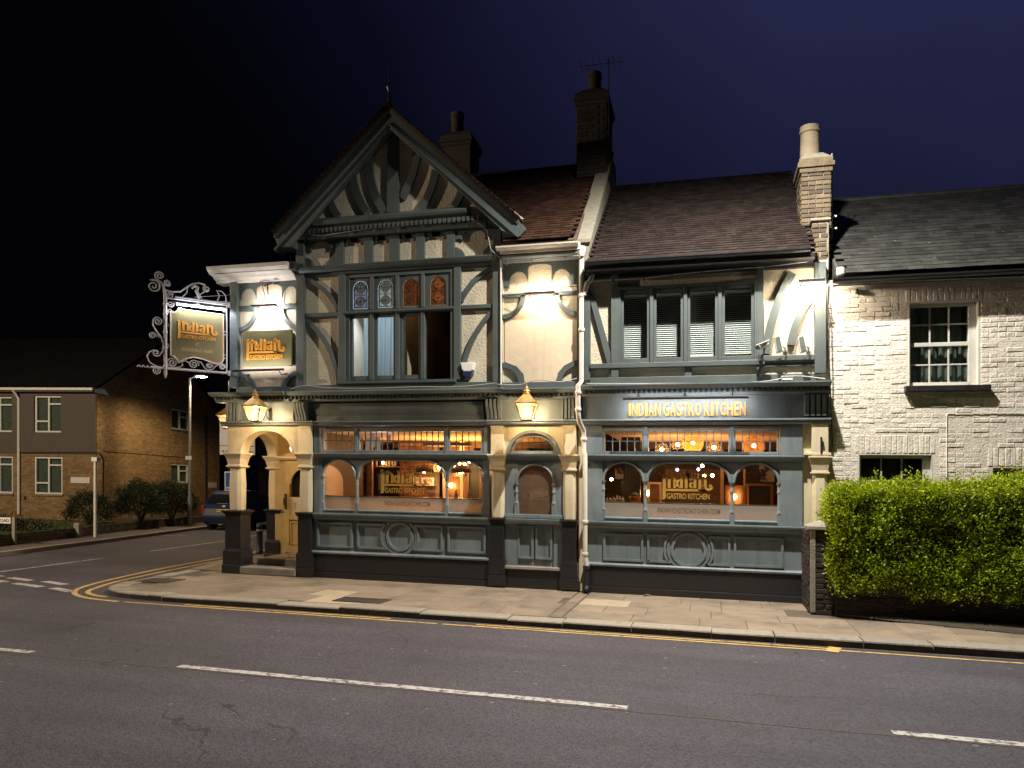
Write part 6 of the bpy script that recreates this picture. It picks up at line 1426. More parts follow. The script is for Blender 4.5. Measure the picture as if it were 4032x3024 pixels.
MB().box(1.12, 1.28, -0.26, -0.16, 3.492, 3.545).build('box_body', WHITE, t, 0.006); MB().box(1.11, 1.29, -0.27, -0.15, 3.5455, 3.557).build('box_lid', WHITE, t)
one('cable_tangle', MB().add([(-8.3 + .05 * i + random.uniform(-.02, .02), -0.02, 5.58) for i in range(0)] or [(0, 0, 0)], []).tube([(-8.28, 0.0, 5.58), (-8.15, -0.05, 5.50), (-8.02, 0.0, 5.56)], 0.02, 6).tube([(-8.12, 0.0, 5.58), (-8.08, -0.05, 5.42), (-8.10, 0.0, 5.34)], 0.015, 6).tube([(-8.0, 0.0, 5.57), (-7.93, -0.06, 5.52), (-7.86, 0.0, 5.57)], 0.018, 6), DARKMETAL, 'tangle of dark fittings beneath the corner bay eaves', 'fittings')
# ---- lamps and things seen inside
def pendant(x, y, z, kind, label, power=0):
    t = thing('pendant_lamp', label, 'pendant lamp', (x, y, z), 'pendant lamps inside the pub')
    top = 2.74
    MB().tube([(x, y, top), (x, y, z + 0.12)], 0.006, 5).build('flex', BLACKP, t)
    MB().ball((x, y, z), 0.035, 8, 6).build('bulb', WARMGLOW, t, smooth=True)
    s = MB()
    if kind == 'dome':
        s.lathe([(0.02, 0.14), (0.09, 0.12), (0.16, 0.06), (0.19, -0.02)], (x, y, z), 18, cap=False); m = DARKROOM
        for k in range(18):
            a = k / 18 * 6.283; s.tube([(x + .02 * math.cos(a), y + .02 * math.sin(a), z + .14), (x + .17 * math.cos(a), y + .17 * math.sin(a), z + .05), (x + .2 * math.cos(a), y + .2 * math.sin(a), z - .03)], 0.006, 4)
    else:
        w = {'globe': 0.125, 'basket': 0.19, 'bell': 0.11}[kind]; m = LANTERNGLASS if kind != 'basket' else WICKER
        s.lathe([(0.03, 0.9 * w), (0.7 * w, 0.75 * w), (w, 0.2 * w), (w * 0.98, -0.3 * w), (0.75 * w, -0.75 * w)], (x, y, z), 18, cap=False)
    s.build('lamp_shade', m, t, smooth=kind != 'dome')
    if power: lamp('pendant_light', 'POINT', (x, y, z - 0.06), power, (1.0, 0.48, 0.15), 0.06)
WICKER = film('wicker_shade', (0.55, 0.26, 0.06), 0.55, 0.35)
AMBERGLASS = film('amber_shade', (0.9, 0.45, 0.08), 0.7, 0.35)
pendant(-5.52, 1.5, 2.03, 'dome', 'dark ribbed dome pendant in front of the brick pier, first window', 14)
pendant(-4.72, 1.5, 2.03, 'dome', 'dark ribbed dome pendant in the right arch of the first window', 26)
pendant(-5.08, 1.75, 2.03, 'dome', 'dark ribbed dome pendant half behind the right colonnette of the first window', 14)
pendant(-5.69, 2.8, 2.14, 'globe', 'glowing glass pendant behind the ribbed domes, left of the colonnette', 18)
pendant(-5.22, 2.8, 2.04, 'globe', 'glowing glass pendant low behind the right arch of the first window', 18)
pendant(-0.81, 1.4, 2.49, 'globe', 'amber glass pendant low in the left of the right fanlight', 8)
pendant(-0.53, 1.45, 2.58, 'bell', 'small amber pendant beside the large wicker shade', 6)
pendant(-0.26, 1.5, 2.62, 'basket', 'large wicker basket pendant in the middle of the right fanlight', 10)
pendant(0.11, 1.4, 2.53, 'globe', 'amber glass pendant right of the wicker shade', 8)
pendant(0.80, 1.4, 2.56, 'basket', 'dim patterned pendant in the right end of the fanlight', 0)
lamp('ceiling_glow', 'AREA', (-5.0, 2.4, 2.30), 175, (1.0, 0.40, 0.09), 1.8, rot=(180, 0, 0), sy=1.6)
lamp('ceiling_glow', 'AREA', (-6.9, 2.6, 2.30), 9, (1.0, 0.50, 0.26), 1.2, rot=(180, 0, 0), sy=1.4)
lamp('niche_light', 'POINT', (-6.75, 0.6, 2.3), 5, (1.0, 0.66, 0.42), 0.05)
lamp('ceiling_glow', 'AREA', (-0.2, 2.2, 2.30), 42, (1.0, 0.36, 0.12), 2.4, rot=(180, 0, 0), sy=1.6)
lamp('film_backlight', 'AREA', (-5.0, 0.75, 2.1), 20, (1.0, 0.55, 0.28), 3.2, rot=(-60, 0, 0), sy=0.3)  # added lamps without a fitting, they backlight the frosted film
lamp('film_backlight', 'AREA', (-0.3, 0.75, 2.15), 16, (1.0, 0.55, 0.35), 2.4, rot=(-60, 0, 0), sy=0.3)
def sconce(x, y, z, label, power):
    t = thing('wall_sconce', label, 'wall lamp', (x, y, z), 'warm wall lamps inside the pub')
    MB().ball((x, y - 0.08, z), 0.042, 8, 6).build('bulb', WARMGLOW, t, smooth=True)
    MB().box(x - .03, x + .03, y - 0.02, y, z - .08, z + .08).tube([(x, y - .02, z + .05), (x, y - .08, z + .07), (x, y - .08, z + .045)], 0.008, 6).build('sconce_arm', BRASS, t)
    lamp('sconce_light', 'POINT', (x, y - 0.14, z), power, (1.0, 0.42, 0.12), 0.05)
sconce(-5.65, 3.52, 1.75, 'bare glowing wall lamp low in the right arch of the first window', 10)
sconce(-1.12, 2.08, 1.68, 'glowing wall lamp by the left colonnette of the right window', 6)
sconce(0.55, 3.62, 1.62, 'glowing wall lamp in the right arch of the right window', 9)
sconce(-1.90, 1.2, 1.62, 'small warm lamp at the left edge of the right window, by the white pots', 2)
for i, (x, y, z, c) in enumerate(((-0.58, 2.6, 2.145, 'b'), (-0.175, 2.6, 2.157, 'b'), (-0.096, 2.0, 2.21, 'w'), (-0.06, 2.0, 2.02, 'w'), (-5.13, 2.2, 2.17, 'w'), (-4.89, 2.2, 2.20, 'w'), (-5.04, 2.3, 2.22, 'w'), (-4.79, 2.2, 2.26, 'w'), (-1.775, 1.7, 1.93, 'w'), (-1.70, 1.7, 1.985, 'w'), (0.09, 2.0, 2.03, 'w'), (-6.83, 2.4, 2.22, 'w'))):
    t = thing('bare_bulb', ('left blue-white spotlight high in the middle arch of the right window', 'right blue-white spotlight high in the middle arch of the right window', 'upper amber bulb of the cluster right of the gold logo', 'lower amber bulb hanging across the gold logo', 'bulb by the right colonnette in the right arch of the first window', 'bulb above the ribbed dome, right arch of the first window', 'second bulb from the left in the right arch of the first window', 'rightmost bulb near the dark door in the first window', 'lower bulb of the pair in the left arch of the right window', 'upper bulb of the pair in the left arch of the right window', 'small amber bulb right of the gold logo, right window', 'small bulb over the bottle shelves in the first window')[i], 'light bulb', (x, y, z), 'small bulbs hanging inside the pub')
    MB().tube([(x, y, 2.74), (x, y, z + 0.03)], 0.004, 4).build('flex', BLACKP, t)
    MB().ball((x, y, z), 0.030, 8, 6).build('bulb', PHOSGLOW if c == 'b' else WARMGLOW, t, smooth=True)
lamp('shelf_light', 'POINT', (-6.83, 2.35, 2.32), 5, (1.0, 0.55, 0.25), 0.04)
lamp('back_door_light', 'POINT', (-1.0, 3.1, 2.2), 9, (1.0, 0.50, 0.16), 0.05)
# post-office style plaque with Devanagari lettering, brick wall behind it
t = thing('interior_plaque', 'white plaque with red Hindi lettering hung inside the first window', 'plaque', (-6.12, 3.0, 1.75))
MB().box(-6.37, -5.88, 2.99, 3.01, 1.735, 1.915).build('plaque_board', SIGNWHITE, t, 0.004)
m_ = MB(); lettering(m_, 'टिकट ऑफिस', -6.33, -5.92, 1.82, 1.90, lambda u, v, d: (u, 2.987 - d, v), 0.0, 0.01); m_.build('plaque_lettering', SIGNRED, t)
MB().box(-6.30, -5.98, 2.984, 2.989, 1.76, 1.785).build('plaque_arrow', SIGNRED, t)
# table settings behind the frosted film
def bottle(x, y, z, h, r, m, label): return one('bottle', MB().lathe([(r, 0), (r, h * .55), (r * .45, h * .72), (r * .4, h * .95), (r * .5, h)], (x, y, z), 10), m, label, 'bottle', 'small bottles along the window ledge')
shell('window_table', WOOD, (-1.80, -1.08, 0.30, 0.85, 1.48, 1.52), (-4.75, -4.1, 0.5, 1.0, 1.48, 1.52))
for i, (dx, h) in enumerate(((-1.70, .07), (-1.64, .08), (-1.58, .09), (-1.52, .12), (-1.47, .11), (-1.42, .10))):
    bottle(dx, 0.45, 1.521, h, 0.026, WHITE, ('squat white pot at the far left of the right window ledge', 'second white pot in the row on the right window ledge', 'third white pot in the row on the right window ledge', 'tallest white cruet in the row on the right window ledge', 'fifth white cruet in the row on the right window ledge', 'last white cruet in the row by the dark basket')[i])
bottle(-4.56, 0.7, 1.521, 0.16, 0.03, CLAYPOT, 'left amber bottle on the table in the right arch of the first window')
bottle(-4.30, 0.7, 1.521, 0.20, 0.035, CLAYPOT, 'right amber bottle on the table in the right arch of the first window')
t = thing('bread_basket', 'dark basket of napkins on the ledge left of the first right-window colonnette', 'basket', (-1.22, 0.5, 1.52))
MB().lathe([(0.07, 0), (0.11, 0.10), (0.115, 0.11)], (-1.22, 0.5, 1.521), 14).build('basket_bowl', WICKER, t); MB().ball((-1.22, 0.5, 1.62), 0.08, 10, 6).build('napkins', NETDARK, t)
shell('window_sheet', CURTAIN, (-6.15, -6.06, 0.13, 0.135, 2.385, 2.62), (-6.05, -5.95, 0.13, 0.135, 2.44, 2.70), (-5.94, -5.84, 0.13, 0.135, 2.385, 2.64), (-5.72, -5.63, 0.13, 0.135, 2.55, 2.67))
lamp('sheet_glow', 'POINT', (-5.95, 0.42, 2.50), 5, (0.50, 0.66, 1.0), 0.05)
# ---- lights in the rooms above
lamp('upper_room_screen', 'AREA', (-6.3, 1.4, 5.3), 40, (0.62, 0.78, 1.0), 0.6, rot=(-35, 0, 0), sy=0.4)
lamp('upper_room_amber', 'POINT', (-4.92, 0.36, 5.36), 2.2, (1.0, 0.50, 0.14), 0.08)
t = thing('wardrobe', 'dark furniture shapes behind the right gable casement', 'wardrobe', (-4.9, 1.6, 3.5))
MB().box(-5.30, -4.72, 1.5, 1.9, 3.45, 4.70).build('carcass', DARKROOM, t, 0.01); MB().box(-5.0, -4.75, 1.45, 1.495, 3.5, 4.65).build('door', DARKROOM, t)
# ================================================================== THE WHITE BRICK HOUSE
wh = thing('white_brick_house', 'white painted brick house with slate roof behind the hedge', 'house', (4, 0.1, 0))
HX1 = 8.0
holes = [(2.99, 3.951, 3.41, 4.70), (2.281, 3.322, 0.85, 2.365), (4.121, 5.10, 0.85, 2.18), (5.6, 6.56, 3.41, 4.70)]
holed(MB(), 1.835, HX1, -0.1, 5.1, holes, 0.10, 0.32).build('wall', WHITEMORTAR, wh)
sold = [(2.22, 3.40, 2.365, 2.66), (4.06, 5.16, 2.18, 2.47), (2.94, 4.0, 4.70, 4.90)]
def okw(u, z):
    x = 1.84 + u
    return not any(h[0] - 0.01 < x < h[1] + 0.01 and h[2] - 0.035 < z < h[3] + 0.03 for h in holes + sold)
brick_wall('brick', wh, (1.84, 0.10, 0), (1, 0, 0), (0, -1, 0), HX1 - 1.85, 0.0, 4.98, okw, WHITEBRICK, limit=290, proud=0.005, rough=0.006)
sb = brick_meshes('soldier_brick', WHITEBRICK, (1, 0, 0), (0, -1, 0), 0.066, 0.275, 0.03, 0.006, 4, 0.004)
sb2 = brick_meshes('soldier_brick', WHITEBRICK, (1, 0, 0), (0, -1, 0), 0.066, 0.19, 0.03, 0.006, 4, 0.004)
for (a, b, z0, z1), mm in zip(sold, (sb, sb, sb2)):
    x = a + 0.038
    while x < b - 0.03:
        o = bpy.data.objects.new('soldier_brick', random.choice(mm)); COL.objects.link(o); o.parent = wh; o.location = Vector((x, 0.10, (z0 + z1) / 2 + 0.005)) - world_loc(wh); x += 0.076
for h in holes:                                        # plastered reveals
    MB().box(h[0], h[0] + 0.012, 0.098, 0.30, h[2], h[3]).box(h[1] - 0.012, h[1], 0.098, 0.30, h[2], h[3]).box(h[0] + 0.012, h[1] - 0.012, 0.098, 0.30, h[3] - 0.012, h[3]).build('window_reveal', SASHPAINT, wh)
def sash(x0, x1, z0, z1, zm, cols, rows_t, rows_b, label=None):
    w = MB(); w.box(x0, x0 + 0.055, 0.19, 0.27, z0, z1).box(x1 - 0.115, x1, 0.19, 0.27, z0, z1).box(x0 + 0.055, x1 - 0.115, 0.19, 0.27, z1 - 0.06, z1).box(x0 + 0.055, x1 - 0.115, 0.17, 0.27, z0, z0 + 0.065)
    w = w.build('sash_window', SASHPAINT, wh, 0.004)
    if label: w['label'] = label
    g0, g1 = x0 + 0.055, x1 - 0.115
    MB().box(g0, g1, 0.195, 0.25, zm - 0.03, zm + 0.03).build('meeting_rail', SASHPAINT, w, 0.004)
    for (za, zb, r, y) in ((zm + 0.03, z1 - 0.06, rows_t, 0.215), (z0 + 0.065, zm - 0.03, rows_b, 0.235)):
        for i in range(1, cols): x = g0 + (g1 - g0) * i / cols; MB().box(x - 0.010, x + 0.010, y - 0.012, y + 0.012, za, zb).build('glazing_bar', SASHPAINT, w)
        for j in range(1, r): z = za + (zb - za) * j / r; MB().box(g0, g1, y - 0.011, y + 0.011, z - 0.010, z + 0.010).build('glazing_bar', SASHPAINT, w)
        for i in range(cols):
            for j in range(r): MB().box(g0 + (g1 - g0) * i / cols, g0 + (g1 - g0) * (i + 1) / cols, y - 0.002, y + 0.002, za + (zb - za) * j / r, za + (zb - za) * (j + 1) / r).build('pane', GLASS, w)
    return w
sash(2.99, 3.951, 3.41, 4.70, 4.06, 3, 2, 2, 'upper sash window over the hedge')
sash(2.281, 3.322, 0.85, 2.365, 1.58, 3, 2, 2, 'lower sash window half hidden by the hedge')
sash(4.121, 5.10, 0.85, 2.18, 1.5, 3, 2, 2, 'lower window at the right edge'); sash(5.6, 6.56, 3.41, 4.70, 4.06, 3, 2, 2)
for i, (a, b, za, zb) in enumerate(((3.0, 3.94, 3.45, 4.68), (2.29, 3.31, 0.9, 2.35))):
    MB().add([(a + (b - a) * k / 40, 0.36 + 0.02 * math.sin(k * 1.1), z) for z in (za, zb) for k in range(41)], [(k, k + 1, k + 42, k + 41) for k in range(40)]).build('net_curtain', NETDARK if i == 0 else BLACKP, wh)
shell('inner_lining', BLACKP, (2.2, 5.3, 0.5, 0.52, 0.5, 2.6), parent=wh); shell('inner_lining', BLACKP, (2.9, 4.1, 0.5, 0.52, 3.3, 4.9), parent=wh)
shell('window_sill', BLACKP, (2.92, 4.075, -0.02, 0.20, 3.315, 3.405), parent=wh, bevel=0.01)
MB().tube([(6.0, 0.085, 2.985), (3.52, 0.085, 2.985), (3.51, 0.085, 2.97), (3.51, 0.085, 1.2)], 0.007, 5).build('cable', WHITE, wh)
MB().box(2.235, 2.255, 0.0, 0.10, 4.86, 4.93).build('gutter_bracket', BLACKP, wh)
MB().xprof([(0.12, 5.0), (-0.10, 5.0), (-0.10, 4.96), (-0.13, 4.96), (-0.13, 5.10), (0.12, 5.16)], 1.90, HX1).build('fascia', BLACKP, wh)
A = [R(180 + 180 * i / 8) for i in range(9)]
MB().xprof([(-0.20 + 0.065 * math.cos(a), 5.04 + 0.065 * math.sin(a)) for a in A] + [(-0.20 + 0.055 * math.cos(a), 5.04 + 0.055 * math.sin(a)) for a in reversed(A)], 1.86, HX1).build('gutter', BLACKP, wh)
MB().tube([(1.80, -0.14, 4.97), (2.6, -0.13, 4.98), (5.0, -0.13, 4.95)], 0.012, 6).build('eaves_cable', CABLE, wh)
MB().lathe([(0.06, 0.12), (0.06, 0.02), (0.05, 0.0)], (1.97, -0.22, 5.08), 12).build('pipe_cap', WHITE, wh)
rf = MB().xprof([(-0.14, 5.10), (2.75, 7.22), (6.0, 4.9), (6.0, 4.8), (0.1, 5.0)], 1.95, HX1).build('roof', DARKMORTAR, wh)
tile_roof('roof_slate', rf, 1.97, HX1, -0.24, 5.095, 3.6, 0.735, SLATE, 0.235, 0.150, 0.011, limit=300, jitter=0.012)
MB().tube([(1.96, 2.75, 7.26), (HX1, 2.75, 7.26)], 0.09, 10).build('ridge_tiles', SLATE, rf)
shell('side_wall', WHITEMORTAR, (HX1 - 0.2, HX1, 0.3, 5.9, 0, 5.0), parent=wh)
# ---- boundary pier and low wall, dark strip, hedge
t = thing('boundary_wall', 'dark brick pier and low wall under the hedge beside the pub', 'wall', (1.6, -1.0, 0))
MB().box(1.448, 1.762, -0.992, -0.68, -0.05, 1.215).build('pier_core', DARKMORTAR, t)
brick_wall('brick', t, (1.515, -1.0, 0), (1, 0, 0), (0, -1, 0), 0.25, 0.0, 1.2, lambda u, z: True, PIERBRICK, limit=60, rough=0.005)
brick_wall('brick', t, (1.44, -0.03, 0), (0, -1, 0), (-1, 0, 0), 0.96, 0.0, 1.2, lambda u, z: True, PIERBRICK, limit=80, rough=0.005)
MB().box(1.435, 1.508, -1.018, -0.99, 0.02, 1.215).build('rendered_edge', CONCRETE, t, 0.006)
MB().box(1.448, 1.56, -0.68, -0.03, -0.05, 1.20).build('wall_core', DARKMORTAR, t)
MB().add([(1.40, -1.05, 1.22), (1.80, -1.05, 1.22), (1.80, -0.64, 1.22), (1.40, -0.64, 1.22), (1.40, -1.05, 1.27), (1.80, -1.05, 1.27), (1.80, -0.64, 1.27), (1.40, -0.64, 1.27), (1.60, -0.84, 1.36)],
         [(0, 3, 2, 1), (0, 1, 5, 4), (1, 2, 6, 5), (2, 3, 7, 6), (3, 0, 4, 7), (4, 5, 8), (5, 6, 8), (6, 7, 8), (7, 4, 8)]).build('pier_cap', CONCRETE, t, 0.008)
MB().box(1.77, 7.5, -1.042, -0.85, -0.05, 0.36).build('wall_core', DARKMORTAR, t)
brick_wall('brick', t, (1.77, -1.05, 0), (1, 0, 0), (0, -1, 0), 5.7, 0.0, 0.36, lambda u, z: True, PIERBRICK, limit=100, rough=0.006)
struct('dark_verge', MB().add([(1.80, -1.08, 0.012), (3.0, -1.45, 0.012), (4.3, -1.85, 0.012), (7.5, -2.3, 0.012), (7.5, -1.05, 0.03), (1.80, -1.05, 0.03)], [(0, 1, 2, 3, 4, 5)]), SOIL)  # dark ground strip before the low wall, widening to the right
hd = thing('privet_hedge', 'tall clipped bright green privet hedge in front of the white house', 'hedge', (4, -0.9, 0.3))
from mathutils import noise
def hedge_leaves(N, leafsize, fpos, m, name, parent, per=18, spread=0.055):
    mb = MB()
    for _ in range(N):
        c, nrm = fpos()
        for _ in range(per):
            d = Vector((random.gauss(0, 1), random.gauss(0, 1), random.gauss(0, 1))) * spread
            p = c + d
            ax = (nrm * 0.7 + Vector((random.uniform(-1, 1), random.uniform(-1, 1), random.uniform(-0.4, 1)))).normalized()
            sd = ax.cross(Vector((random.uniform(-1, 1), random.uniform(-1, 1), random.uniform(-1, 1)))).normalized()
            l = leafsize * random.uniform(0.7, 1.35); w = l * 0.30
            mb.add([p, p + ax * l * 0.5 + sd * w, p + ax * l, p + ax * l * 0.5 - sd * w], [(0, 1, 2, 3)])
    o = mb.build(name, m, parent); o['kind'] = 'stuff'; return o
def htop(x): return 1.77 + 0.045 * (x - 1.7) + 0.06 * noise.noise(Vector((x * 1.3, 0, 0))) + (0.16 * max(0, x - 3.8))
def hfront(x, z): return -1.18 - 0.10 * (x - 1.7) * 0.6 - 0.10 * noise.noise(Vector((x * 1.1, z * 1.4, 3))) - 0.05 * noise.noise(Vector((x * 4, z * 4, 7)))
def hpos():
    while True:
        p, n = hpos0()
        g = noise.noise(Vector((p.x * 3.3, p.y * 3.3, p.z * 3.6 + 4))) + 0.5 * noise.noise(Vector((p.x * 8, p.y * 8, p.z * 8)))
        if g > -0.22 or random.random() < 0.22: return p, n
def hpos0():
    k = random.random()
    if k < 0.66:
        x = random.uniform(1.72, 6.4) if random.random() < 0.25 else random.uniform(1.72, 4.8); z = 0.36 + 0.07 * noise.noise(Vector((x * 2, 5, 0))) + (htop(x) - 0.36) * random.random() ** 0.95
        y = hfront(x, z) + abs(random.gauss(0, 0.05)); n = Vector((0, -1, 0.25))
        lump = noise.noise(Vector((x * 7, y * 7, z * 7)))
        y -= 0.05 * lump; x0_ = 1.75 + 0.05 * noise.noise(Vector((z * 3, 0, 9)))
        return Vector((max(x, x0_), y, z)), n
    if k < 0.88:
        x = random.uniform(1.75, 4.9) if random.random() < 0.8 else random.uniform(4.9, 6.4); y = random.uniform(-1.12, -0.45); return Vector((x, y, htop(x) + random.gauss(0, 0.03))), Vector((0, -0.2, 1))
    z = random.uniform(0.5, 1.75); y = random.uniform(-1.15, -0.5); return Vector((1.73 + 0.06 * noise.noise(Vector((y * 4, z * 4, 0))) + abs(random.gauss(0, 0.03)), y, z)), Vector((-1, 0, 0.2))
hedge_leaves(4100, 0.040, hpos, LEAF, 'leaves', hd, 18, 0.045)
sh_ = []
for _ in range(110):                                   # stray shoots above the clipped top
    x = random.uniform(1.75, 5.2); y = random.uniform(-1.15, -0.6); h = random.uniform(0.05, 0.20) * (0.5 + random.random()); dx = random.uniform(-.05, .05)
    sh_ += [(Vector((x + dx * t / 5, y, htop(x) + h * t / 5)), Vector((dx, -0.2, 1))) for t in range(6)]
it_ = iter(sh_)
hedge_leaves(len(sh_), 0.036, lambda: next(it_), LEAF, 'shoots', hd, 4, 0.012)
core = MB()
def tops(x): return htop(x) - 0.10
n = 24; vs = []
for i in range(n + 1):
    x = 1.86 + 4.6 * i / n
    for y, z in ((-1.06 - 0.06 * (x - 1.7), 0.32), (-1.06 - 0.06 * (x - 1.7), tops(x)), (-0.50, tops(x)), (-0.50, 0.32)): vs.append((x, y, z))
core.add(vs, [(4 * i + k, 4 * i + (k + 1) % 4, 4 * i + 4 + (k + 1) % 4, 4 * i + 4 + k) for i in range(n) for k in range(4)] + [(0, 3, 2, 1), (4 * n, 4 * n + 1, 4 * n + 2, 4 * n + 3)])
core.build('inner_twigs', TWIG, hd)
st = MB()
for i in range(26):
    x = 1.9 + i * 0.17; st.tube([(x, -0.92, 0.34), (x + random.uniform(-.05, .05), -0.98, 0.7)], 0.014, 5)
st.build('stems', TWIG, hd)

# ================================================================== THE HOUSE ACROSS THE SIDE ROAD
C0 = Vector((-21.55, 9.78, 0)); nn_ = math.hypot(1, .15); E1 = Vector((-.15 / nn_, 1 / nn_, 0)); E2 = Vector((-1 / nn_, -.15 / nn_, 0))
def LB(g, f, z): v = C0 + E1 * g + E2 * f; return (v.x, v.y, z)
bh = thing('brick_corner_house', 'two-storey buff brick house with grey rendered upper front across the side road', 'house', (C0.x, C0.y, 0.3))
def lshell(name, m, *boxes, parent=None, bevel=0):
    mb = MB()
    for b in boxes: mb.box(*b)
    return mb.map(LB).build(name, m, parent or bh, bevel)
GW, FL = 8.9, 16.0
gh = [(4.80, 6.20, 3.94, 4.82), (4.75, 6.15, 1.62, 2.44)]
# gable wall: panels round its windows, and the triangle
def gwall():
    mb = holed(MB(), 0.0, GW, 0.0, 5.04, gh, 0.0, 0.3)      # x=g, y=f, z
    return mb.map(LB).build('gable_wall', BUFFMORTAR, bh)
gwall()
MB().add([LB(0, 0, 5.04), LB(GW, 0, 5.04), LB(GW / 2, 0, 7.62), LB(0, 0.3, 5.04), LB(GW, 0.3, 5.04), LB(GW / 2, 0.3, 7.62)], [(0, 1, 2), (3, 5, 4), (0, 1, 4, 3), (1, 2, 5, 4), (2, 0, 3, 5)]).build('gable_peak', BUFFMORTAR, bh)
def okg(u, z):
    if z > 5.04 and not (abs(u - GW / 2) < (7.55 - z) / (7.62 - 5.04) * GW / 2 - 0.05): return False
    return not any(h[0] - .01 < u < h[1] + .01 and h[2] - .03 < z < h[3] + .03 for h in gh)
brick_wall('brick', bh, C0, E1, -E2, GW, 0.2, 7.5, okg, BUFFBRICK, limit=260, rough=0.004)
fh = [(1.36, 2.48, 1.15, 2.52), (1.38, 2.46, 3.42, 4.77), (3.34, 4.46, 1.15, 2.52), (3.34, 4.42, 3.42, 4.73), (8.0, 9.1, 1.15, 2.52), (8.0, 9.1, 3.42, 4.75)]
holed(MB(), 0.30, FL, 0.0, 2.64, fh, 0.0, 0.3).map(lambda x, y, z: LB(y, x, z)).build('front_wall', BUFFMORTAR, bh)
def okf(u, z): return not any(h[0] - .01 < u + .0 < h[1] + .01 and h[2] - .03 < z < h[3] + .03 for h in fh)
brick_wall('brick', bh, C0, E2, -E1, 6.0, 0.2, 2.6, okf, BUFFBRICK, limit=40, rough=0.004)
holed(MB(), 0.02, FL, 2.64, 5.04, fh, -0.05, 0.3).map(lambda x, y, z: LB(y, x, z)).build('rendered_front', RENDER, bh)
def lwin(a, b, z0, z1, face, label=None, light_right=True):
    """white casement window: a tall fixed pane with a low light, and an opening light with a small top light"""
    fr = (lambda x, y, z: LB(y, x, z)) if face == 'front' else (lambda x, y, z: LB(x, y, z))
    y0, y1 = 0.03, 0.10; w = 0.06
    s = 1 if face == 'gable' else -1
    mid = (a + b) / 2
    f = MB(); f.box(a, a + w, y0, y1, z0, z1).box(b - w, b, y0, y1, z0, z1).box(a + w, b - w, y0, y1, z0, z0 + w).box(a + w, b - w, y0, y1, z1 - w, z1).box(mid - w / 2, mid + w / 2, y0, y1, z0 + w, z1 - w)
    fo = f.map(fr).build('window', UPVC, bh)
    if label: fo['label'] = label
    la, lb = (mid + w / 2, b - w) if face == 'front' else (mid + w / 2, b - w)
    ta, tb = (a + w, mid - w / 2) if face == 'front' else (mid + w / 2, b - w)   # part with the small top light
    MB().box(ta, tb, y0, y1, z1 - 0.33, z1 - 0.27).map(fr).build('window_bar', UPVC, fo)
    if face == 'front': MB().box(la, lb, y0, y1, z0 + 0.38, z0 + 0.44).map(fr).build('window_bar', UPVC, fo)
    MB().box(a + w, b - w, 0.06, 0.065, z0 + w, z1 - w).map(fr).build('pane', GLASS, fo)
    MB().box(a + w, b - w, 0.14, 0.15, z0 + w, z1 - w).map(fr).build('net_curtain', NETDARK if face == 'front' or z0 < 3 else BLACKP, fo)
    MB().box(a - .05, b + .05, -0.06, 0.03, z0 - 0.07, z0 - 0.005).map(fr).build('window_sill', BUFFMORTAR if z0 < 3 else RENDER, fo)
for i, h in enumerate(fh[:4]): lwin(*h, 'front', ('ground window by the white plaque', 'upper window above the white plaque', None, None)[i])
for i, h in enumerate(gh): lwin(*h, 'gable', ('upper gable window', 'lower gable window above the shrubs')[i])
lshell('back_wall', BUFFMORTAR, (GW - .3, GW, 0.3, FL, 0, 5.04))
# roof slopes, eaves gutter and verge
MB().add([LB(-0.30, -0.12, 5.00), LB(-0.30, FL, 5.00), LB(GW / 2, FL, 7.78), LB(GW / 2, -0.12, 7.78), LB(GW + .3, FL, 5.0), LB(GW + .3, -0.12, 5.0),
          LB(-0.30, -0.12, 4.92), LB(-0.30, FL, 4.92), LB(GW / 2, FL, 7.68), LB(GW / 2, -0.12, 7.68), LB(GW + .3, FL, 4.92), LB(GW + .3, -0.12, 4.92)],
         [(0, 1, 2, 3), (3, 2, 4, 5), (6, 9, 8, 7), (9, 11, 10, 8), (0, 3, 9, 6), (3, 5, 11, 9), (0, 6, 7, 1), (5, 4, 10, 11)]).build('roof', ROOFDARK, bh)
lshell('eaves_gutter', UPVC, (-0.40, -0.30, -0.10, FL, 4.93, 5.02)); lshell('eaves_soffit', RENDER, (-0.30, -0.05, -0.05, FL, 4.88, 4.915))
MB().add([LB(-0.3, -0.125, 4.86), LB(0.5, -0.125, 4.86), LB(0.25, -0.125, 5.05), LB(-0.3, -0.125, 5.0)], [(0, 1, 2, 3)]).build('verge_end', UPVC, bh)
MB().tube([LB(-0.34, 3.06, 4.95), LB(-0.20, 3.05, 4.80), LB(-0.08, 3.04, 4.65), LB(-0.08, 3.04, 0.4)], 0.045, 8).build('downpipe', UPVC, bh, smooth=True)
MB().tube([LB(-0.06, 3.0, 2.66), LB(-0.06, 1.5, 2.68), LB(-0.06, 0.0, 2.70), LB(0.15, -0.03, 2.68), LB(0.35, -0.03, 2.45), LB(0.30, -0.03, 0.5)], 0.018, 6).build('black_cable', BLACKP, bh)
MB().tube([LB(0.35, -0.02, 2.77), LB(6.0, -0.02, 2.74)], 0.012, 5).build('wall_cable', BLACKP, bh)
MB().tube([LB(7.6, -0.05, 4.8), LB(7.6, -0.05, 0.3)], 0.05, 8).build('soil_pipe', BLACKP, bh)
lshell('name_plaque', UPVC, (-0.02, 0.0, 0.27, 1.02, 1.58, 1.79)); lshell('street_plaque', UPVC, (7.85, 8.6, -0.02, 0.0, 1.40, 1.65))
lshell('air_vent', BLACKP, (-0.012, 0.0, 2.78, 2.88, 0.92, 1.05))
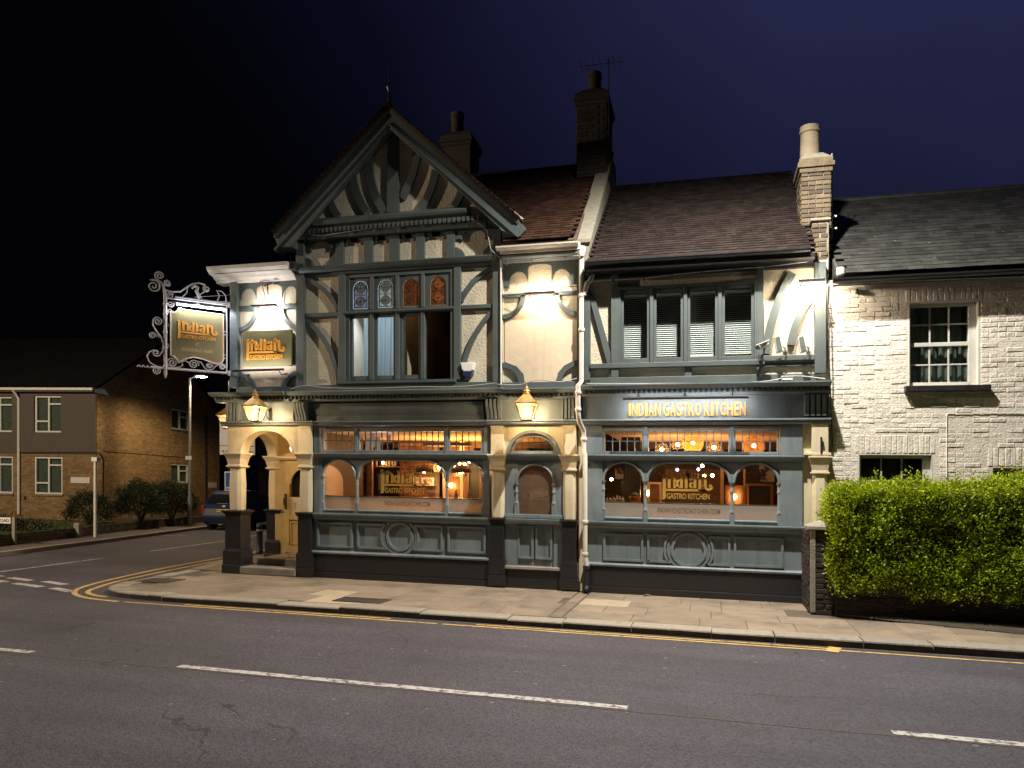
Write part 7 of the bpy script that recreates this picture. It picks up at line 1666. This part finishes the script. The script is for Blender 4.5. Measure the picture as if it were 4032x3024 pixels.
# dim house further up the side road
dk = thing('dark_terrace_house', 'dark terraced house further up the side road seen through the porch', 'house', (-24, 27, 0))
o_ = C0 + E1 * 17
def DB(x, y, z): return (-26 + x, 26.5 + y + 0.12 * x, z)
holed(MB(), 0, 12, -0.3, 6.4, [(2.2, 3.4, 0.7, 2.3), (5.2, 6.4, 0.7, 2.3), (2.2, 3.4, 3.4, 4.8), (5.2, 6.4, 3.4, 4.8)], 0, 0.3).map(DB).build('wall', DARKBRICK, dk)
MB().xprof([(-0.3, 6.3), (3.5, 8.6), (7, 6.3)], 0, 12).map(DB).build('roof', DARKMORTAR, dk)
for a, z in ((2.2, 0.7), (5.2, 0.7), (2.2, 3.4), (5.2, 3.4)):
    h = 1.6 if z < 1 else 1.4
    w_ = MB().box(a, a + 0.08, 0.1, 0.18, z, z + h).box(a + 1.12, a + 1.2, 0.1, 0.18, z, z + h).box(a + 0.08, a + 1.12, 0.1, 0.18, z, z + 0.08).box(a + 0.08, a + 1.12, 0.1, 0.18, z + h - 0.08, z + h).box(a + 0.56, a + 0.64, 0.1, 0.18, z + 0.08, z + h - 0.08).map(DB).build('window', CABLE, dk)
    MB().box(a + 0.08, a + 1.12, 0.13, 0.14, z + 0.08, z + h - 0.08).map(DB).build('pane', CARGLASS, w_)
# ---- shrubs in its garden
def shrub(x, y, z, rx, ry, h, n, label, name='garden_shrub', m=SHRUB, leaf=0.055):
    t = thing(name, label, 'shrub', (x, y, z), 'shrubs in the corner garden')
    def pos():
        a = random.uniform(0, 6.283); e = math.asin(random.uniform(-0.4, 1)); r = 0.82 + 0.3 * noise.noise(Vector((a * 2, e * 3, x))) + random.gauss(0, 0.06)
        d = Vector((math.cos(a) * math.cos(e), math.sin(a) * math.cos(e), math.sin(e)))
        return Vector((x + d.x * rx * r, y + d.y * ry * r, z + h * 0.42 + d.z * h * 0.58 * r)), d
    hedge_leaves(n, leaf, pos, m, 'leaves', t, 14, 0.07)
    tw = MB()
    for k in range(7):
        a = k * 0.9; tw.tube([(x, y, z - 0.05), (x + rx * .3 * math.cos(a), y + ry * .3 * math.sin(a), z + h * .4), (x + rx * .6 * math.cos(a), y + ry * .6 * math.sin(a), z + h * .75)], [0.03, 0.02, 0.008], 5)
    tw.build('stems', TWIG, t)
shrub(-19.75, 7.6, 0.18, 0.75, 0.6, 1.15, 420, 'wispy dark shrub in front of the white plaque')
shrub(-19.75, 9.9, 0.18, 0.85, 0.8, 1.55, 900, 'dense dark shrub against the gable, left of the lower window')
shrub(-20.0, 11.8, 0.18, 0.95, 0.9, 1.55, 900, 'dense dark shrub under the lower gable window by the lamp post')
shrub(-20.6, 4.6, 0.16, 2.6, 0.25, 0.42, 420, 'low dark clipped hedge across the lawn', 'low_hedge')
# ---- street furniture on the far side
t = thing('marker_post', 'tall slim white post with small cap box on the far pavement', 'post', (-17.8, 5.85, 0))
MB().tube([(-17.8, 5.85, 0), (-17.8, 5.85, 2.32)], 0.046, 10).build('post', UPVC, t, smooth=True); MB().box(-17.88, -17.68, 5.78, 5.92, 2.27, 2.40).build('cap_box', UPVC, t, 0.006)
def street_lamp(x, y, h, hx, label, g='lamp posts along the side road'):
    t = thing('street_lamp', label, 'street lamp', (x, y, 0), g)
    MB().lathe([(0.085, 0), (0.085, 1.1), (0.06, 1.2), (0.042, h)], (x, y, 0), 12).build('column', COLUMN, t, smooth=True)
    MB().tube([(x, y, h - 0.03), (x + hx * 0.5, y + 0.05, h + 0.03), (x + hx, y + 0.1, h + 0.06)], 0.025, 8).build('arm', IRON, t)
    MB().box(x + hx - 0.02, x + hx + 0.42, y - 0.02, y + 0.22, h + 0.05, h + 0.11).build('lamp_head', IRON, t, 0.015)
    MB().box(x + hx + 0.06, x + hx + 0.40, y + 0.0, y + 0.20, h + 0.036, h + 0.049).build('led_panel', STREETLED, t)
    return t
sl = street_lamp(-18.95, 11.5, 5.62, 0.22, 'grey street lamp column by the brick gable, lit head')
MB().box(-19.05, -18.78, 11.38, 11.40, 2.52, 2.66).build('number_plate', UPVC, sl)
street_lamp(-25.2, 22.5, 7.2, 0.22, 'further lit street lamp behind the hanging sign bracket')
t = thing('concrete_marker', 'short grey concrete marker post at the garden wall', 'bollard', (-18.12, 5.52, 0))
MB().box(-18.22, -18.02, 5.46, 5.60, -0.02, 0.43).build('marker_body', CONCRETE, t, 0.02)
t = thing('street_name_sign', 'low white street name plate ending in ROAD on grey posts', 'street sign', (-17.75, 2.86, 0))
MB().box(-19.0, -17.56, 2.84, 2.865, 0.55, 0.71).build('name_plate', SIGNWHITE, t, 0.004)
m_ = MB(); lettering(m_, 'ROAD', -17.98, -17.60, 0.59, 0.67, lambda u, v, d: (u, 2.8385 - d, v), 0.0, 0.02); m_.build('name_lettering', SIGNBLACK, t)
for x in (-17.50, -18.9): MB().box(x - 0.05, x + 0.05, 2.866, 2.93, -0.02, 0.72).build('sign_post', CONCRETE, t, 0.008)
# ---- signs and bollard on the near kerb
t = thing('parking_zone_sign', 'tall white controlled zone sign with red roundel behind the corner pillar', 'traffic sign', (-10.72, 2.95, 0))
MB().tube([(-10.72, 3.0, 0), (-10.72, 3.0, 3.45)], 0.038, 10).build('sign_post', IRON, t, smooth=True)
def zs(u, v, d): return (-10.84 + u * 0.97, 2.92 + u * 0.24 - d, v)
def zbox(mb, a, b, z0, z1, d0, d1): 
    return mb.add([zs(a, z0, d1), zs(b, z0, d1), zs(b, z0, d0), zs(a, z0, d0), zs(a, z1, d1), zs(b, z1, d1), zs(b, z1, d0), zs(a, z1, d0)], [(0, 3, 2, 1), (4, 5, 6, 7), (0, 1, 5, 4), (1, 2, 6, 5), (2, 3, 7, 6), (3, 0, 4, 7)])
zbox(MB(), -0.42, 0.42, 2.39, 3.41, -0.02, 0.0).build('zone_plate', SIGNWHITE, t)
m_ = MB(); lettering(m_, 'Controlled', -0.34, 0.36, 3.22, 3.34, zs, 0.003, 0.015); lettering(m_, 'ZONE', -0.17, 0.19, 3.05, 3.17, zs, 0.003, 0.015); lettering(m_, '8.30 am - 6.30 pm', -0.36, 0.37, 2.43, 2.50, zs, 0.003, 0.015)
zbox(m_, -0.42, 0.42, 2.595, 2.61, 0.0, 0.003); m_.build('zone_lettering', SIGNBLACK, t)
MB().add([zs(0.20 * math.cos(k * .2618), 2.84 + 0.20 * math.sin(k * .2618), 0.003) for k in range(24)], [tuple(range(24))]).build('roundel', SIGNRED, t)
MB().add([zs(0.145 * math.cos(k * .2618), 2.84 + 0.145 * math.sin(k * .2618), 0.005) for k in range(24)], [tuple(range(24))]).build('roundel_centre', SIGNBLUE, t)
t = thing('no_through_road_sign', 'square blue no through road sign with white border behind the corner pillar', 'traffic sign', (-10.86, 2.9, 1.53))
def zs2(u, v, d): return zs(u - 0.055, v, d + 0.0)
def zbox2(mb, a, b, z0, z1, d): return mb.add([zs2(a, z0, d), zs2(b, z0, d), zs2(b, z1, d), zs2(a, z1, d)], [(0, 1, 2, 3)])
zbox(MB(), -0.30, 0.19, 1.53, 1.99, -0.02, 0.0).build('sign_plate', SIGNBLUE, t)
b_ = MB(); zbox2(b_, -0.245, 0.245, 1.53, 1.555, .003); zbox2(b_, -0.245, 0.245, 1.965, 1.99, .003); zbox2(b_, -0.245, -0.22, 1.555, 1.965, .003); zbox2(b_, 0.22, 0.245, 1.555, 1.965, .003); zbox2(b_, -0.04, 0.04, 1.60, 1.84, .003); zbox2(b_, -0.20, -0.06, 1.585, 1.62, .003); b_.build('white_bands', SIGNWHITE, t)
r_ = MB(); zbox2(r_, -0.11, 0.11, 1.84, 1.92, .004); r_.build('red_bar', SIGNRED, t)
t = thing('street_bollard', 'black metal bollard on the side pavement seen through the porch', 'bollard', (-10.55, 3.4, 0))
MB().lathe([(0.085, 0), (0.085, 0.08), (0.072, 0.10), (0.072, 0.64), (0.08, 0.65), (0.08, 0.68), (0.06, 0.72), (0.01, 0.73)], (-10.55, 3.4, 0), 14).build('bollard_body', BLACKP, t, smooth=True)
MB().lathe([(0.074, 0.56), (0.074, 0.60)], (-10.55, 3.4, 0), 14, cap=False).build('reflective_band', CABLE, t)

# ================================================================== PARKED CAR
def car(ox, oy, ang, label):
    t = thing('parked_car', label, 'car', (ox, oy, RZ))
    ca_, sa_ = math.cos(ang), math.sin(ang)
    def W(x, y, z): return (ox + x * ca_ - y * sa_, oy + x * sa_ + y * ca_, RZ + z)   # y forward
    prof = [(0.05, 0.22, .78), (0.0, 0.34, .82), (-0.02, 0.55, .84), (0.02, 0.80, .845), (0.10, 0.96, .83), (0.34, 1.34, .66), (0.50, 1.44, .61), (1.2, 1.49, .60), (2.0, 1.44, .61), (2.75, 1.02, .78), (3.3, 0.92, .80), (3.75, 0.78, .80), (3.88, 0.55, .78), (3.86, 0.25, .76)]
    n = len(prof); vs = [W(-w, y, z) for y, z, w in prof] + [W(w, y, z) for y, z, w in prof]
    # side faces built from the belt down and cabin up so the flanks curve in
    low = [0, 1, 2, 3, 4, 9, 10, 11, 12, 13]; cab = [4, 5, 6, 7, 8, 9]
    fs = [(i, (i + 1) % n, n + (i + 1) % n, n + i) for i in range(n)] + [tuple(low), tuple(n + i for i in reversed(low)), tuple(cab), tuple(n + i for i in reversed(cab))]
    MB().add(vs, fs).build('car_body', CARBLUE, t, 0.03)
    def quad(name, pts, m, off=0.0): MB().add([W(*p) for p in pts], [tuple(range(len(pts)))]).build(name, m, t)
    quad('rear_window', [(-.70, 0.115, 1.01), (.70, 0.115, 1.01), (.60, 0.315, 1.335), (-.60, 0.315, 1.335)], CARGLASS)
    for s in (-1, 1):
        quad('side_window', [(s * .792, 0.50, 1.04), (s * .792, 1.45, 1.04), (s * .632, 1.35, 1.42), (s * .632, 0.62, 1.42)], CARGLASS)
        quad('side_window', [(s * .792, 1.52, 1.04), (s * .80, 2.50, 1.04), (s * .632, 2.0, 1.40), (s * .632, 1.42, 1.42)], CARGLASS)
        MB().box(s * .80 - .05, s * .80 + .05, -0.015, 0.10, 0.62, 0.92).map(W).build('tail_light', REDLAMP, t, 0.02)
        for y in (0.62, 3.10):
            MB().lathe([(0.20, -.09), (0.30, -.10), (0.315, -.06), (0.315, .06), (0.30, .10), (0.20, .09)], (0, 0, 0), 20).map(lambda a, b, c: W(s * .74 + c, y + a, 0.315 + b)).build('tyre', TYRE, t, smooth=True)
            MB().lathe([(0.20, -.08), (0.18, -.06), (0.05, -.075), (0.05, .075), (0.18, .06), (0.20, .08)], (0, 0, 0), 16).map(lambda a, b, c: W(s * .74 + c * 1.05, y + a, 0.315 + b)).build('rim', IRON, t)
        MB().box(s * .90 - .08, s * .90 + .08, 2.30, 2.42, 0.98, 1.10).map(W).build('wing_mirror', CARBLUE, t, 0.02)
    MB().box(-.80, .80, -0.06, 0.04, 0.30, 0.52).map(W).build('bumper', CARBLUE, t, 0.03)
    MB().box(-.55, .55, -0.065, 0.03, 0.23, 0.299).map(W).build('lower_valance', TYRE, t, 0.01)
    MB().box(-.26, .26, -0.042, -0.022, 0.68, 0.79).map(W).build('number_plate', PLATEY, t)
    m_ = MB(); lettering(m_, 'RA61 LZJ', -.235, .235, 0.70, 0.77, lambda u, v, d: W(u, -0.044 - d, v), 0.0, 0.015); m_.build('plate_lettering', SIGNBLACK, t)
    MB().lathe([(0.055, 0), (0.055, 0.01)], (0, 0, 0), 16).map(lambda a, b, c: W(a * 1.2, -0.005 - c, 0.90 + b * 0.7)).build('badge', WHITE, t)
    MB().box(-.30, .10, -0.0, 0.02, 0.985, 1.0).map(lambda x, y, z: W(x, y + 0.10, z)).build('wiper', IRON, t)
    MB().lathe([(0.01, 0), (0.004, 0.35)], (0, 0, 0), 6).map(lambda a, b, c: W(a, 0.62 - c * .3 + b, 1.46 + c)).build('roof_aerial', BLACKP, t)
car(-17.35, 11.35, 0.19, 'dark blue hatchback parked at the far kerb of the side road')

# ================================================================== shear every object and mesh vertically along x
done = set()
for o in list(COL.objects):
    o.location.z -= SHEAR * o.location.x
    if o.type == 'MESH' and o.data.name not in done:
        done.add(o.data.name)
        for v in o.data.vertices: v.co.z -= SHEAR * v.co.x
